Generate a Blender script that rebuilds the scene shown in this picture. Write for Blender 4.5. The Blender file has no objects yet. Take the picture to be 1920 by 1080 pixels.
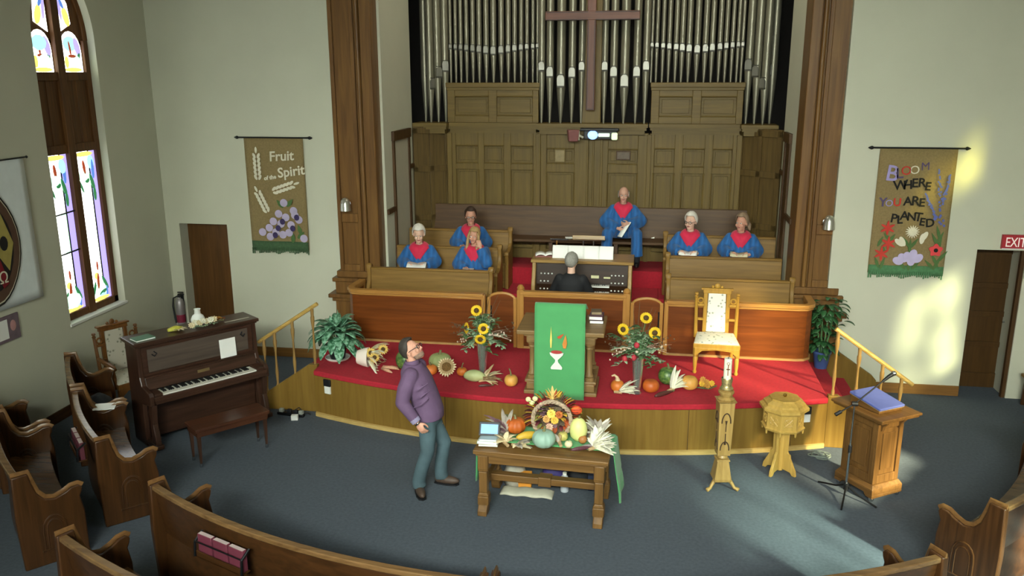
import bpy, math, random
from mathutils import Vector, Matrix, noise
random.seed(7)
S = bpy.context.scene
COL = S.collection
PI = math.pi
R = math.radians

# ------------------------------------------------------------------ camera
cd = bpy.data.cameras.new('camera')
cam = bpy.data.objects.new('camera', cd)
COL.objects.link(cam)
S.camera = cam
cd.sensor_width = 36.0
cd.lens = 1580.0 / 1920.0 * 36.0
cd.clip_end = 200
_pi, _ya, _ro = R(14.3), R(9.12), R(-0.15)
_fw = Vector((-math.sin(_ya) * math.cos(_pi), math.cos(_ya) * math.cos(_pi), -math.sin(_pi)))
_rt = Vector((math.cos(_ya), math.sin(_ya), 0))
_up = _rt.cross(_fw)
_r = math.cos(_ro) * _rt + math.sin(_ro) * _up
_u = -math.sin(_ro) * _rt + math.cos(_ro) * _up
cam.matrix_world = Matrix(((_r.x, _u.x, -_fw.x, 0), (_r.y, _u.y, -_fw.y, 0), (_r.z, _u.z, -_fw.z, 4.5), (0, 0, 0, 1)))

# ------------------------------------------------------------------ world, sun, big lights, exposure
W = bpy.data.worlds.new('world')
S.world = W
W.use_nodes = True
W.node_tree.nodes['Background'].inputs[0].default_value = (0.86, 0.93, 1.0, 1)
W.node_tree.nodes['Background'].inputs[1].default_value = 1.0
S.view_settings.view_transform = 'Standard'
S.view_settings.look = 'None'
S.view_settings.exposure = 0.0
S.view_settings.gamma = 1.0


def lamp(name, kind, energy, loc, direction, color=(1, 1, 1), **kw):
    d = bpy.data.lights.new(name, kind)
    d.energy = energy
    d.color = color
    for k, v in kw.items():
        setattr(d, k, v)
    o = bpy.data.objects.new(name, d)
    COL.objects.link(o)
    o.location = loc
    o.rotation_euler = Vector(direction).to_track_quat('-Z', 'Y').to_euler()
    return o


SUN_DIR = Vector((-0.62, 0.78, -0.56))
lamp('sun', 'SUN', 46.0, (12, -8, 10), SUN_DIR, (1.0, 0.95, 0.80), angle=R(4.5))
# unseen area lamp added behind the camera to wash the front of the church
lamp('rear_fill_light', 'AREA', 350, (-0.3, -3.5, 3.0), (0.0, 1.0, -0.12), (0.94, 1.0, 0.90), shape='RECTANGLE', size=9.0, size_y=2.6)
# unseen narrow-beam lamp added to brighten the lower front walls
lamp('front_wall_fill', 'AREA', 380, (-0.4, -3.5, 6.6), (0.02, 1.0, -0.46), (0.93, 1.0, 0.88), shape='RECTANGLE', size=8.0, size_y=0.6, spread=R(64))
# unseen overhead lamps added to fill the crossing and rake the organ panels
lamp('nave_fill_light', 'AREA', 30, (-0.5, 6.6, 7.2), (0, 0, -1), (0.88, 0.97, 1.0), shape='RECTANGLE', size=3.0, size_y=2.0, spread=R(110))
lamp('chancel_top_fill', 'AREA', 60, (-0.9, 12.9, 7.2), (0, 0.12, -1), (1.0, 0.94, 0.72), shape='RECTANGLE', size=4.0, size_y=1.0)


# ------------------------------------------------------------------ materials
def lin(h):
    h = h.lstrip('#')
    out = []
    for i in (0, 2, 4):
        c = int(h[i:i + 2], 16) / 255
        out.append(c / 12.92 if c <= 0.04045 else ((c + 0.055) / 1.055) ** 2.4)
    return tuple(out) + (1.0,)


MATS = {}


def _new(name):
    m = bpy.data.materials.new(name)
    m.use_nodes = True
    nt = m.node_tree
    return m, nt, nt.nodes['Principled BSDF']


def _coord(nt, scale=(1, 1, 1), rot=(0, 0, 0)):
    tc = nt.nodes.new('ShaderNodeTexCoord')
    mp = nt.nodes.new('ShaderNodeMapping')
    mp.inputs['Scale'].default_value = scale
    mp.inputs['Rotation'].default_value = rot
    nt.links.new(tc.outputs['Object'], mp.inputs['Vector'])
    return mp.outputs['Vector']


def _ramp(nt, fac, stops):
    r = nt.nodes.new('ShaderNodeValToRGB')
    el = r.color_ramp.elements
    while len(el) < len(stops):
        el.new(0.5)
    for e, (p, c) in zip(el, stops):
        e.position = p
        e.color = c
    nt.links.new(fac, r.inputs['Fac'])
    return r.outputs['Color']


def plain(name, hexc, rough=0.6, var=0.12, scale=8.0, metal=0.0, bump=0.0, bscale=60.0, coat=0.0, spec=0.5, sheen=0.0):
    """a single colour gently broken up by noise"""
    if name in MATS:
        return MATS[name]
    m, nt, b = _new(name)
    c = lin(hexc)
    v = _coord(nt)
    n = nt.nodes.new('ShaderNodeTexNoise')
    n.inputs['Scale'].default_value = scale
    n.inputs['Detail'].default_value = 4
    nt.links.new(v, n.inputs['Vector'])
    lo = tuple(x * (1 - var) for x in c[:3]) + (1,)
    hi = tuple(min(1, x * (1 + var)) for x in c[:3]) + (1,)
    nt.links.new(_ramp(nt, n.outputs['Fac'], [(0.3, lo), (0.7, hi)]), b.inputs['Base Color'])
    b.inputs['Roughness'].default_value = rough
    b.inputs['Metallic'].default_value = metal
    b.inputs['Specular IOR Level'].default_value = spec
    if coat:
        b.inputs['Coat Weight'].default_value = coat
        b.inputs['Coat Roughness'].default_value = 0.15
    if sheen:
        b.inputs['Sheen Weight'].default_value = sheen
    if bump:
        n2 = nt.nodes.new('ShaderNodeTexNoise')
        n2.inputs['Scale'].default_value = bscale
        nt.links.new(v, n2.inputs['Vector'])
        bp = nt.nodes.new('ShaderNodeBump')
        bp.inputs['Strength'].default_value = bump
        bp.inputs['Distance'].default_value = 0.01
        nt.links.new(n2.outputs['Fac'], bp.inputs['Height'])
        nt.links.new(bp.outputs['Normal'], b.inputs['Normal'])
    MATS[name] = m
    return m


def wood(name, dark, light, axis='z', rough=0.4, scale=1.0, coat=0.0):
    """grain stretched along one object axis"""
    if name in MATS:
        return MATS[name]
    m, nt, b = _new(name)
    sc = [14 * scale] * 3
    sc['xyz'.index(axis)] = 0.9 * scale
    v = _coord(nt, sc)
    n = nt.nodes.new('ShaderNodeTexNoise')
    n.inputs['Scale'].default_value = 1.6
    n.inputs['Detail'].default_value = 6
    n.inputs['Distortion'].default_value = 0.6
    nt.links.new(v, n.inputs['Vector'])
    nt.links.new(_ramp(nt, n.outputs['Fac'], [(0.28, lin(dark)), (0.72, lin(light))]), b.inputs['Base Color'])
    b.inputs['Roughness'].default_value = rough
    b.inputs['Specular IOR Level'].default_value = 0.25
    if coat:
        b.inputs['Coat Weight'].default_value = coat * 0.5
        b.inputs['Coat Roughness'].default_value = 0.2
    bp = nt.nodes.new('ShaderNodeBump')
    bp.inputs['Strength'].default_value = 0.08
    bp.inputs['Distance'].default_value = 0.004
    nt.links.new(n.outputs['Fac'], bp.inputs['Height'])
    nt.links.new(bp.outputs['Normal'], b.inputs['Normal'])
    MATS[name] = m
    return m


def glow(name, hexc, strength):
    if name in MATS:
        return MATS[name]
    m, nt, b = _new(name)
    b.inputs['Base Color'].default_value = lin(hexc)
    b.inputs['Emission Color'].default_value = lin(hexc)
    b.inputs['Emission Strength'].default_value = strength
    MATS[name] = m
    return m


def glass(name, hexc='#e8f2ee', rough=0.05):
    if name in MATS:
        return MATS[name]
    m, nt, b = _new(name)
    b.inputs['Base Color'].default_value = lin(hexc)
    b.inputs['Transmission Weight'].default_value = 0.9
    b.inputs['Roughness'].default_value = rough
    b.inputs['IOR'].default_value = 1.3
    MATS[name] = m
    return m


# ------------------------------------------------------------------ mesh builder
class MB:
    def __init__(self):
        self.v, self.f, self.mi, self.cur = [], [], [], 0

    def add(self, vs, fs, M=None):
        o = len(self.v)
        if M is not None:
            vs = [tuple(M @ Vector(p)) for p in vs]
        self.v += [tuple(p) for p in vs]
        for f in fs:
            self.f.append([i + o for i in f])
            self.mi.append(self.cur)
        return self

    def box(self, x0, x1, y0, y1, z0, z1, M=None):
        v = [(x0, y0, z0), (x1, y0, z0), (x1, y1, z0), (x0, y1, z0), (x0, y0, z1), (x1, y0, z1), (x1, y1, z1), (x0, y1, z1)]
        return self.add(v, [(0, 3, 2, 1), (4, 5, 6, 7), (0, 1, 5, 4), (1, 2, 6, 5), (2, 3, 7, 6), (3, 0, 4, 7)], M)

    def frus(self, cx, cy, z0, z1, a0, b0, a1, b1, M=None):
        """tapered box: half sizes a (x) and b (y) below and above"""
        v = [(cx - a0, cy - b0, z0), (cx + a0, cy - b0, z0), (cx + a0, cy + b0, z0), (cx - a0, cy + b0, z0),
             (cx - a1, cy - b1, z1), (cx + a1, cy - b1, z1), (cx + a1, cy + b1, z1), (cx - a1, cy + b1, z1)]
        return self.add(v, [(0, 3, 2, 1), (4, 5, 6, 7), (0, 1, 5, 4), (1, 2, 6, 5), (2, 3, 7, 6), (3, 0, 4, 7)], M)

    def tube(self, pts, r, n=10, caps=True, M=None, ratio=1.0, closed=False):
        pts = [Vector(p) for p in pts]
        k = len(pts)
        rr = [r] * k if isinstance(r, (int, float)) else list(r)
        t0 = (pts[1] - pts[0]).normalized()
        ref = Vector((0, 0, 1)) if abs(t0.z) < 0.9 else Vector((1, 0, 0))
        a = (ref - t0 * ref.dot(t0)).normalized()
        vs, fs = [], []
        for i in range(k):
            if closed:
                t = (pts[(i + 1) % k] - pts[i - 1]).normalized()
            else:
                t = (pts[min(i + 1, k - 1)] - pts[max(i - 1, 0)]).normalized()
            a = (a - t * a.dot(t))
            a = a.normalized() if a.length > 1e-6 else t.orthogonal().normalized()
            b = t.cross(a)
            for j in range(n):
                an = 2 * PI * j / n
                vs.append(pts[i] + a * (rr[i] * math.cos(an)) + b * (rr[i] * ratio * math.sin(an)))
        for i in range(k if closed else k - 1):
            i2 = (i + 1) % k
            for j in range(n):
                j2 = (j + 1) % n
                fs.append((i * n + j, i * n + j2, i2 * n + j2, i2 * n + j))
        if caps and not closed:
            fs.append(tuple(range(n - 1, -1, -1)))
            fs.append(tuple((k - 1) * n + j for j in range(n)))
        return self.add(vs, fs, M)

    def cyl(self, p0, p1, r0, r1=None, n=14, M=None):
        return self.tube([p0, p1], [r0, r0 if r1 is None else r1], n, True, M)

    def lathe(self, prof, n=24, c=(0, 0, 0), M=None, sx=1.0, sy=1.0, wob=None, rot=0.0):
        vs, fs = [], []
        k = len(prof)
        for (r, z) in prof:
            for j in range(n):
                a = 2 * PI * j / n + rot
                q = r * (wob(a, z) if wob else 1.0)
                vs.append((c[0] + q * sx * math.cos(a), c[1] + q * sy * math.sin(a), c[2] + z))
        for i in range(k - 1):
            for j in range(n):
                j2 = (j + 1) % n
                fs.append((i * n + j, i * n + j2, (i + 1) * n + j2, (i + 1) * n + j))
        if prof[0][0] > 1e-5:
            fs.append(tuple(range(n - 1, -1, -1)))
        if prof[-1][0] > 1e-5:
            fs.append(tuple((k - 1) * n + j for j in range(n)))
        return self.add(vs, fs, M)

    def ell(self, c, r, n=14, M=None, wob=None):
        k = max(6, n // 2 + 1)
        prof = [(math.sin(PI * i / k), -math.cos(PI * i / k)) for i in range(k + 1)]
        vs, fs = [], []
        for (q, z) in prof:
            for j in range(n):
                a = 2 * PI * j / n
                w = wob(a, z) if wob else 1.0
                vs.append((c[0] + r[0] * q * w * math.cos(a), c[1] + r[1] * q * w * math.sin(a), c[2] + r[2] * z))
        for i in range(k):
            for j in range(n):
                j2 = (j + 1) % n
                fs.append((i * n + j, i * n + j2, (i + 1) * n + j2, (i + 1) * n + j))
        return self.add(vs, fs, M)

    def prism(self, poly, t0, t1, axis='y', M=None):
        def mk(a, b, t):
            return {'x': (t, a, b), 'y': (a, t, b), 'z': (a, b, t)}[axis]
        n = len(poly)
        vs = [mk(a, b, t0) for a, b in poly] + [mk(a, b, t1) for a, b in poly]
        fs = [tuple(range(n)), tuple(range(2 * n - 1, n - 1, -1))]
        for i in range(n):
            j = (i + 1) % n
            fs.append((i, i + n, j + n, j))
        return self.add(vs, fs, M)

    def grid(self, fn, nu, nv, close_u=False, M=None):
        vs = [fn(i / (nu if close_u else nu - 1), j / (nv - 1)) for j in range(nv) for i in range(nu)]
        fs = []
        for j in range(nv - 1):
            for i in range(nu if close_u else nu - 1):
                i2 = (i + 1) % nu
                fs.append((j * nu + i, j * nu + i2, (j + 1) * nu + i2, (j + 1) * nu + i))
        return self.add(vs, fs, M)

    def quad(self, a, b, c, d, M=None):
        return self.add([a, b, c, d], [(0, 1, 2, 3)], M)

    def build(self, name, mats, parent=None, smooth=40, bevel=0.0, sub=0, solid=0.0, remesh=0.0, relax=0, loc=None, rot=None):
        me = bpy.data.meshes.new(name)
        me.from_pydata(self.v, [], self.f)
        if not isinstance(mats, (list, tuple)):
            mats = [mats]
        for m in mats:
            me.materials.append(m)
        me.polygons.foreach_set('material_index', self.mi)
        import bmesh
        bm = bmesh.new()
        bm.from_mesh(me)
        bmesh.ops.recalc_face_normals(bm, faces=bm.faces)
        bm.to_mesh(me)
        bm.free()
        if smooth:
            me.polygons.foreach_set('use_smooth', [True] * len(me.polygons))
            if smooth < 180:
                me.set_sharp_from_angle(angle=R(smooth))
        me.update()
        o = bpy.data.objects.new(name, me)
        COL.objects.link(o)
        if parent:
            o.parent = parent
        if loc:
            o.location = loc
        if rot:
            o.rotation_euler = rot
        if remesh:
            md = o.modifiers.new('fuse', 'REMESH')
            md.mode = 'VOXEL'
            md.voxel_size = remesh
            md.use_smooth_shade = True
        if relax:
            md = o.modifiers.new('relax', 'SMOOTH')
            md.iterations = relax
            md.factor = 0.5
        if solid:
            md = o.modifiers.new('thick', 'SOLIDIFY')
            md.thickness = solid
            md.offset = 0
        if bevel:
            md = o.modifiers.new('bevel', 'BEVEL')
            md.width = bevel
            md.segments = 2
            md.limit_method = 'ANGLE'
            md.angle_limit = R(50)
        if sub:
            md = o.modifiers.new('sub', 'SUBSURF')
            md.levels = sub
            md.render_levels = sub
        return o


def tag(o, label=None, cat=None, group=None, kind=None):
    if label:
        o['label'] = label
    if cat:
        o['category'] = cat
    if group:
        o['group'] = group
    if kind:
        o['kind'] = kind
    return o


def thing(name, label, cat, loc=(0, 0, 0), rz=0.0, group=None):
    o = bpy.data.objects.new(name, None)
    o.empty_display_size = 0.1
    COL.objects.link(o)
    o.location = loc
    o.rotation_euler = (0, 0, rz)
    return tag(o, label, cat, group)


def struct(o, label=None, cat=None):
    return tag(o, label, cat, None, 'structure')


def kids(o):
    return [c for c in COL.objects if c.parent == o]


def dup(src, loc=None, rz=None, label=None, scale=None):
    n = src.copy()
    COL.objects.link(n)
    if loc is not None:
        n.location = loc
    if rz is not None:
        n.rotation_euler = (0, 0, rz)
    if scale is not None:
        n.scale = scale if isinstance(scale, (tuple, list)) else (scale,) * 3
    if label:
        n['label'] = label
    for c in kids(src):
        d = c.copy()
        COL.objects.link(d)
        d.parent = n
        for g in kids(c):
            e = g.copy()
            COL.objects.link(e)
            e.parent = d
    return n


def text_mb(s, size, depth=0.003, shear=0.0, spacing=1.0, bold=0.0):
    """lettering as an MB lying in the xz plane, facing -y, origin at lower left"""
    cu = bpy.data.curves.new('txt', 'FONT')
    cu.body = s
    cu.size = size
    cu.extrude = depth
    cu.shear = shear
    cu.offset = bold
    cu.space_character = spacing
    cu.resolution_u = 3
    o = bpy.data.objects.new('txt', cu)
    COL.objects.link(o)
    me = bpy.data.meshes.new_from_object(o.evaluated_get(bpy.context.evaluated_depsgraph_get()))
    mb = MB()
    mb.add([(v.co.x, -v.co.z, v.co.y) for v in me.vertices], [tuple(p.vertices) for p in me.polygons])
    bpy.data.objects.remove(o)
    bpy.data.meshes.remove(me)
    return mb


def place(mb, src, M):
    mb.add([tuple(M @ Vector(p)) for p in src.v], src.f)


def T(x, y, z):
    return Matrix.Translation((x, y, z))


def RX(a):
    return Matrix.Rotation(a, 4, 'X')


def RY(a):
    return Matrix.Rotation(a, 4, 'Y')


def RZ(a):
    return Matrix.Rotation(a, 4, 'Z')


def SC(x, y, z):
    return Matrix.Diagonal((x, y, z, 1))
# ------------------------------------------------------------------ shared materials
PAINT = plain('wall_paint', '#c2c2af', 0.85, 0.03, 1.5, bump=0.05, bscale=40)
CARPET = plain('slate_carpet', '#4a525c', 0.95, 0.14, 30, bump=0.4, bscale=220)
REDC = plain('red_carpet', '#a81a2c', 0.95, 0.12, 26, bump=0.4, bscale=220)
OAK = wood('organ_oak', '#5c4a22', '#725d2c', 'z', 0.45)
OAKX = wood('organ_oak_rail', '#5c4a22', '#725d2c', 'x', 0.45)
DARKOAK = wood('dark_trim', '#3d2a18', '#553b21', 'z', 0.45)
DARKOAKX = wood('dark_trim_x', '#3d2a18', '#553b21', 'x', 0.45)
PILW = wood('pilaster_oak', '#5d3f22', '#7d5a2f', 'z', 0.38, 0.7)
APRON = wood('apron_birch', '#6f5321', '#80642d', 'z', 0.42, 0.8)
BASEW = wood('base_trim', '#6f4c26', '#8a6232', 'x', 0.45)
PEWL = wood('choir_oak', '#755728', '#8c6b36', 'x', 0.42, coat=0.06)
PEWZ = wood('choir_oak_end', '#755728', '#8e6d38', 'z', 0.42, coat=0.06)
RAILW = wood('rail_cherry', '#5c2f11', '#7a4119', 'x', 0.35, 0.7, coat=0.3)
GOLDW = wood('rail_cap_oak', '#9a6c34', '#b58445', 'x', 0.33, coat=0.3)
GOLDZ = wood('rail_post_oak', '#9a6c34', '#b58445', 'z', 0.33, coat=0.3)
DPEW = wood('nave_pew_oak', '#321f10', '#4e311a', 'x', 0.3, coat=0.35)
DPEWZ = wood('nave_pew_end', '#321f10', '#4e311a', 'z', 0.3, coat=0.35)
TABW = wood('table_oak', '#5a4022', '#7d5c33', 'x', 0.4)
TABZ = wood('table_oak_leg', '#5a4022', '#7d5c33', 'z', 0.4)
WHITE = plain('white_paint', '#dcdcd6', 0.6, 0.03)
PAPER = plain('white_paper', '#eeeeea', 0.7, 0.02)
BLACK = plain('black_plastic', '#15161a', 0.5, 0.1)
CHROME = plain('chrome', '#b9bcc0', 0.25, 0.03, metal=1.0)
BRASS = plain('brass', '#a08040', 0.3, 0.05, metal=1.0)
DARKM = plain('dark_iron', '#2a2b2e', 0.45, 0.1, metal=0.8)

# ------------------------------------------------------------------ floor and walls
XL, YF, YR = -7.65, 12.4, 12.2
m = MB()
m.box(-9.0, 8.0, -4.8, 14.0, -0.2, 0.0)
struct(m.build('floor', CARPET))

# left wall with the pointed window opening
wy0, wy1, wz0, spring = 9.88, 11.12, 1.21, 4.95
wc = (wy0 + wy1) / 2
wr = wy1 - wy0


def arch(y0, y1, zs, n=12):
    """pointed arch from (y1,zs) over the apex to (y0,zs)"""
    w = y1 - y0
    pts = []
    for i in range(n + 1):
        a = (PI / 3) * i / n
        pts.append((y0 + w * math.cos(a), zs + w * math.sin(a)))
    for i in range(n - 1, -1, -1):
        a = (PI / 3) * i / n
        pts.append((y1 - w * math.cos(a), zs + w * math.sin(a)))
    return pts


m = MB()
m.box(XL - 0.35, XL, -4.5, wy0, 0, 8.0)
m.box(XL - 0.35, XL, wy1, YF + 0.3, 0, 8.0)
m.box(XL - 0.35, XL, wy0, wy1, 0, wz0)
top = [(wy0, 8.0), (wy0, spring)] + list(reversed(arch(wy0, wy1, spring)))[1:-1] + [(wy1, spring), (wy1, 8.0)]
m.prism(top, XL - 0.35, XL, 'x')
struct(m.build('wall_left', PAINT, smooth=20))

# the window: wooden tracery, lights of stained glass
WFR = wood('window_oak', '#4a2f18', '#6b4622', 'z', 0.5)
win = bpy.data.objects.new('window_1', None)
COL.objects.link(win)
struct(win)
win.location = (XL, wc, wz0)
LGT = [('glass_white', '#f6fbf6', 5.0), ('glass_lavender', '#a79ae0', 1.5), ('glass_mint', '#b9e6c8', 2.0), ('glass_green', '#3f8f5a', 0.6),
       ('glass_red', '#b04a2a', 0.7), ('glass_yellow', '#e8d66a', 1.5), ('glass_blue', '#5a86d8', 1.0), ('glass_lead', '#20241f', 0.02), ('glass_aqua', '#9fe0e6', 1.5)]
GM = [glow(a, b, c) for a, b, c in LGT]
XF = -0.16
Z0 = lambda z: z - wz0
Yc = lambda y: y - wc
fr = MB()
LY = [(9.97, 10.43), (10.57, 11.03)]
out = [(-wr / 2, 0.0), (wr / 2, 0.0), (wr / 2, Z0(spring))]
# frame members
fr.box(XF - 0.05, XF + 0.05, -wr / 2, wr / 2, 0, 0.10)
fr.box(XF - 0.05, XF + 0.05, -wr / 2, Yc(9.97), 0, Z0(spring))
fr.box(XF - 0.05, XF + 0.05, Yc(11.03), wr / 2, 0, Z0(spring))
fr.box(XF - 0.06, XF + 0.07, Yc(10.43), Yc(10.57), 0, Z0(5.9))
fr.box(XF - 0.045, XF + 0.045, -wr / 2, wr / 2, Z0(3.46), Z0(3.58))
fr.box(XF - 0.045, XF + 0.045, -wr / 2, wr / 2, Z0(4.42), Z0(4.53))
fr.box(XF - 0.03, XF + 0.02, -wr / 2, wr / 2, Z0(3.5), Z0(4.5))
for yy in (10.2, 10.8):
    fr.box(XF - 0.03, XF + 0.03, Yc(yy - 0.01), Yc(yy + 0.01), Z0(3.55), Z0(4.45))
# gothic head: board between the outline and the openings
ar = [(Yc(a), Z0(b)) for a, b in arch(wy0, wy1, spring)]
hd = []
for y0, y1 in LY:
    c = (y0 + y1) / 2
    w = (y1 - y0) / 2
    hd.append([(Yc(y0), Z0(4.53)), (Yc(y1), Z0(4.53)), (Yc(y1), Z0(4.80))] + [(Yc(c + w * math.cos(PI * i / 10)), Z0(4.80) + w * 1.15 * math.sin(PI * i / 10)) for i in range(1, 10)] + [(Yc(y0), Z0(4.80))])
fr.box(XF - 0.045, XF + 0.005, -wr / 2, wr / 2, Z0(4.5), Z0(4.95))
fr.prism([(wr / 2, Z0(4.9))] + ar + [(-wr / 2, Z0(4.9))], XF - 0.045, XF + 0.005, 'x')
fr.tube([(XF, a, b) for a, b in ar], 0.055, 6, False)
fr.build('window_frame', WFR, win, smooth=30, bevel=0.006)
gl = MB()
rg = random.Random(3)


def patch(mi, cy, cz, ry, rz, x=0.0, ang=0.0, n=10):
    gl.cur = mi
    pts = []
    for i in range(n):
        a = 2 * PI * i / n
        u, v = ry * math.cos(a), rz * math.sin(a)
        pts.append((cy + u * math.cos(ang) - v * math.sin(ang), cz + u * math.sin(ang) + v * math.cos(ang)))
    gl.prism([(Yc(a), Z0(b)) for a, b in pts], XF + 0.012 + x, XF + 0.018 + x, 'x')


def leadline(pts, r=0.006):
    gl.cur = 7
    gl.tube([(XF + 0.026, Yc(a), Z0(b)) for a, b in pts], r, 5)


for k, (y0, y1) in enumerate(LY):
    w = y1 - y0
    for a, b, mi in ((0.0, 0.10, 2), (0.10, 0.66, 0), (0.66, 0.72, 7), (0.72, 1.0, 1)):
        gl.cur = mi
        gl.box(XF - 0.004, XF + 0.004 + (0.004 if mi == 7 else 0), Yc(y0 + a * w), Yc(y0 + b * w), Z0(1.30), Z0(3.47))
    c = y0 + 0.45 * w
    # crown of leaves at the head and the foot
    for mi, dy, dz, ry, rz, an in ((5, 0, 3.42, 0.20, 0.035, 0), (8, 0.13, 3.30, 0.07, 0.10, 0.2), (4, -0.02, 3.24, 0.03, 0.10, 0.1), (2, -0.05, 3.12, 0.11, 0.07, 0),
                                   (3, 0.12, 3.02, 0.035, 0.13, 0.3), (3, 0.02, 3.05, 0.05, 0.035, 0.3), (3, 0.15, 2.85, 0.03, 0.10, 0), (3, -0.12, 2.98, 0.02, 0.10, 0.4), (6, 0.16, 3.2, 0.03, 0.14, 0)):
        patch(mi, c + dy, dz, ry, rz, 0.001 * rg.random(), an)
    for mi, dy, dz, ry, rz, an in ((5, 0, 1.34, 0.2, 0.03, 0), (2, 0, 1.46, 0.17, 0.11, 0), (3, 0.13, 1.55, 0.03, 0.12, 0.5), (3, -0.12, 1.50, 0.025, 0.11, -0.4), (4, -0.02, 1.60, 0.028, 0.12, -0.1),
                                   (3, 0.06, 1.42, 0.09, 0.03, 0.3), (5, -0.04, 1.68, 0.05, 0.05, 0), (4, 0.0, 1.82, 0.02, 0.07, 0), (8, 0.05, 1.38, 0.06, 0.03, 0), (6, 0.15, 1.42, 0.02, 0.08, 0)):
        patch(mi, c + dy, dz, ry, rz, 0.001 * rg.random(), an)
    if k == 0:
        leadline([(y0, 2.66), (y1, 2.68)], 0.012)
        leadline([(y0, 2.12), (y1, 2.14)], 0.012)
        gl.cur = 2
        gl.box(XF + 0.004, XF + 0.008, Yc(y0 + 0.45 * w), Yc(y0 + 0.66 * w), Z0(2.13), Z0(2.67))
    # lancet head light
    gl.cur = 0
    gl.prism([(a * 0.92 + 0.08 * Yc((y0 + y1) / 2), b) for a, b in hd[k]], XF + 0.006, XF + 0.010, 'x')
    for mi, dy, dz, ry, rz, an in ((8, -0.02, 4.9, 0.14, 0.1, 0), (1, 0.12, 4.86, 0.06, 0.13, 0.3), (5, 0, 4.56, 0.18, 0.03, 0), (2, 0.05, 4.68, 0.11, 0.08, 0), (4, -0.03, 4.84, 0.02, 0.10, 0.15),
                                   (4, 0, 4.74, 0.08, 0.022, 0), (3, 0.13, 4.72, 0.03, 0.07, -0.4), (5, -0.12, 4.66, 0.04, 0.08, 0)):
        patch(mi, (y0 + y1) / 2 + dy, dz, ry, rz, 0.002 + 0.001 * rg.random(), an)
    # kite in the arch
    s = -1 if k == 0 else 1
    kit = [(10.5 + s * 0.11, 5.04), (10.5 + s * 0.36, 5.16), (10.5 + s * 0.33, 5.42), (10.5 + s * 0.12, 5.72)]
    gl.cur = 0
    gl.prism([(Yc(a), Z0(b)) for a, b in kit], XF + 0.006, XF + 0.010, 'x')
    patch(5, 10.5 + s * 0.27, 5.25, 0.06, 0.13, 0.001, s * 0.3)
    patch(1, 10.5 + s * 0.16, 5.35, 0.03, 0.16, 0.002, s * 0.1)
    patch(6, 10.5 + s * 0.20, 5.42, 0.03, 0.08, 0.002, s * 0.5)
gl.build('stained_glass', GM, win, smooth=0)
m = MB()
m.box(-0.22, 0.02, -wr / 2 - 0.02, wr / 2 + 0.03, -0.035, 0.004)
m.build('window_sill', WHITE, win, bevel=0.006)

# front walls left and right of the chancel, with the two door recesses
m = MB()
m.box(XL, -7.42, YF, YF + 0.3, 0, 8)
m.box(-7.42, -6.60, YF, YF + 0.3, 2.17, 8)
m.box(-6.60, -4.60, YF, YF + 0.3, 0, 8)
struct(m.build('wall_front_left', PAINT, smooth=0))
m = MB()
m.box(2.60, 4.51, YR, YR + 0.5, 0, 8)
m.box(4.51, 5.14, YR, YR + 0.5, 2.14, 8)
m.box(5.14, 5.9, YR, YR + 0.5, 0, 8)
struct(m.build('wall_front_right', PAINT, smooth=0))
# right wall, pierced by the tall windows that let the sun in
XR = 5.9
m = MB()
holes = [(1.3, 3.5, 1.3, 5.6), (3.95, 6.6, 1.3, 5.8), (9.0, 10.3, 1.3, 5.6)]
y = -4.5
for a, b, c, d in holes:
    m.box(XR, XR + 0.3, y, a, 0, 8)
    m.box(XR, XR + 0.3, a, b, 0, c)
    m.box(XR, XR + 0.3, a, b, d, 8)
    y = b
m.box(XR, XR + 0.3, y, YR + 0.5, 0, 8)
struct(m.build('wall_right', PAINT, smooth=0))


def tinted_pane(name, ca, cb, scale):
    """coloured glass that lets the sun through in broken patches"""
    mm = bpy.data.materials.new(name)
    mm.use_nodes = True
    nt = mm.node_tree
    nt.nodes.clear()
    out_ = nt.nodes.new('ShaderNodeOutputMaterial')
    tr = nt.nodes.new('ShaderNodeBsdfTransparent')
    n_ = nt.nodes.new('ShaderNodeTexNoise')
    n_.inputs['Scale'].default_value = scale
    n_.inputs['Detail'].default_value = 1.0
    nt.links.new(_coord(nt), n_.inputs['Vector'])
    nt.links.new(_ramp(nt, n_.outputs['Fac'], [(0.38, tuple(q ** 0.5 for q in ca)), (0.62, tuple(q ** 0.5 for q in cb))]), tr.inputs['Color'])
    nt.links.new(tr.outputs[0], out_.inputs[0])
    return mm


MINT = tinted_pane('mint_glass', (0.70, 0.97, 0.86, 1), (0.80, 1.0, 0.92, 1), 2.2)
MINT2 = tinted_pane('mid_mint_glass', (0.16, 0.22, 0.19, 1), (0.50, 0.66, 0.58, 1), 1.6)
MINT3 = tinted_pane('dim_mint_glass', (0.01, 0.015, 0.012, 1), (0.05, 0.07, 0.06, 1), 2.2)
AMB = tinted_pane('amber_glass', (0.60, 0.60, 0.46, 1), (0.95, 0.92, 0.66, 1), 1.6)
AMB2 = tinted_pane('pale_amber_glass', (0.17, 0.16, 0.11, 1), (0.34, 0.31, 0.20, 1), 1.6)
LEM = tinted_pane('lemon_glass', (0.05, 0.055, 0.04, 1), (0.28, 0.30, 0.20, 1), 2.2)
YEL = tinted_pane('yellow_glass', (0.0, 0.0, 0.0, 1), (0.17, 0.165, 0.03, 1), 2.6)
PANES = [((0, 2.4, MINT), (2.4, 3.2, MINT2), (3.2, 4.3, MINT3)), ((0, 2.25, AMB), (2.25, 4.5, AMB2)), ((0.6, 2.25, LEM), (3.2, 4.3, YEL))]
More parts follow.
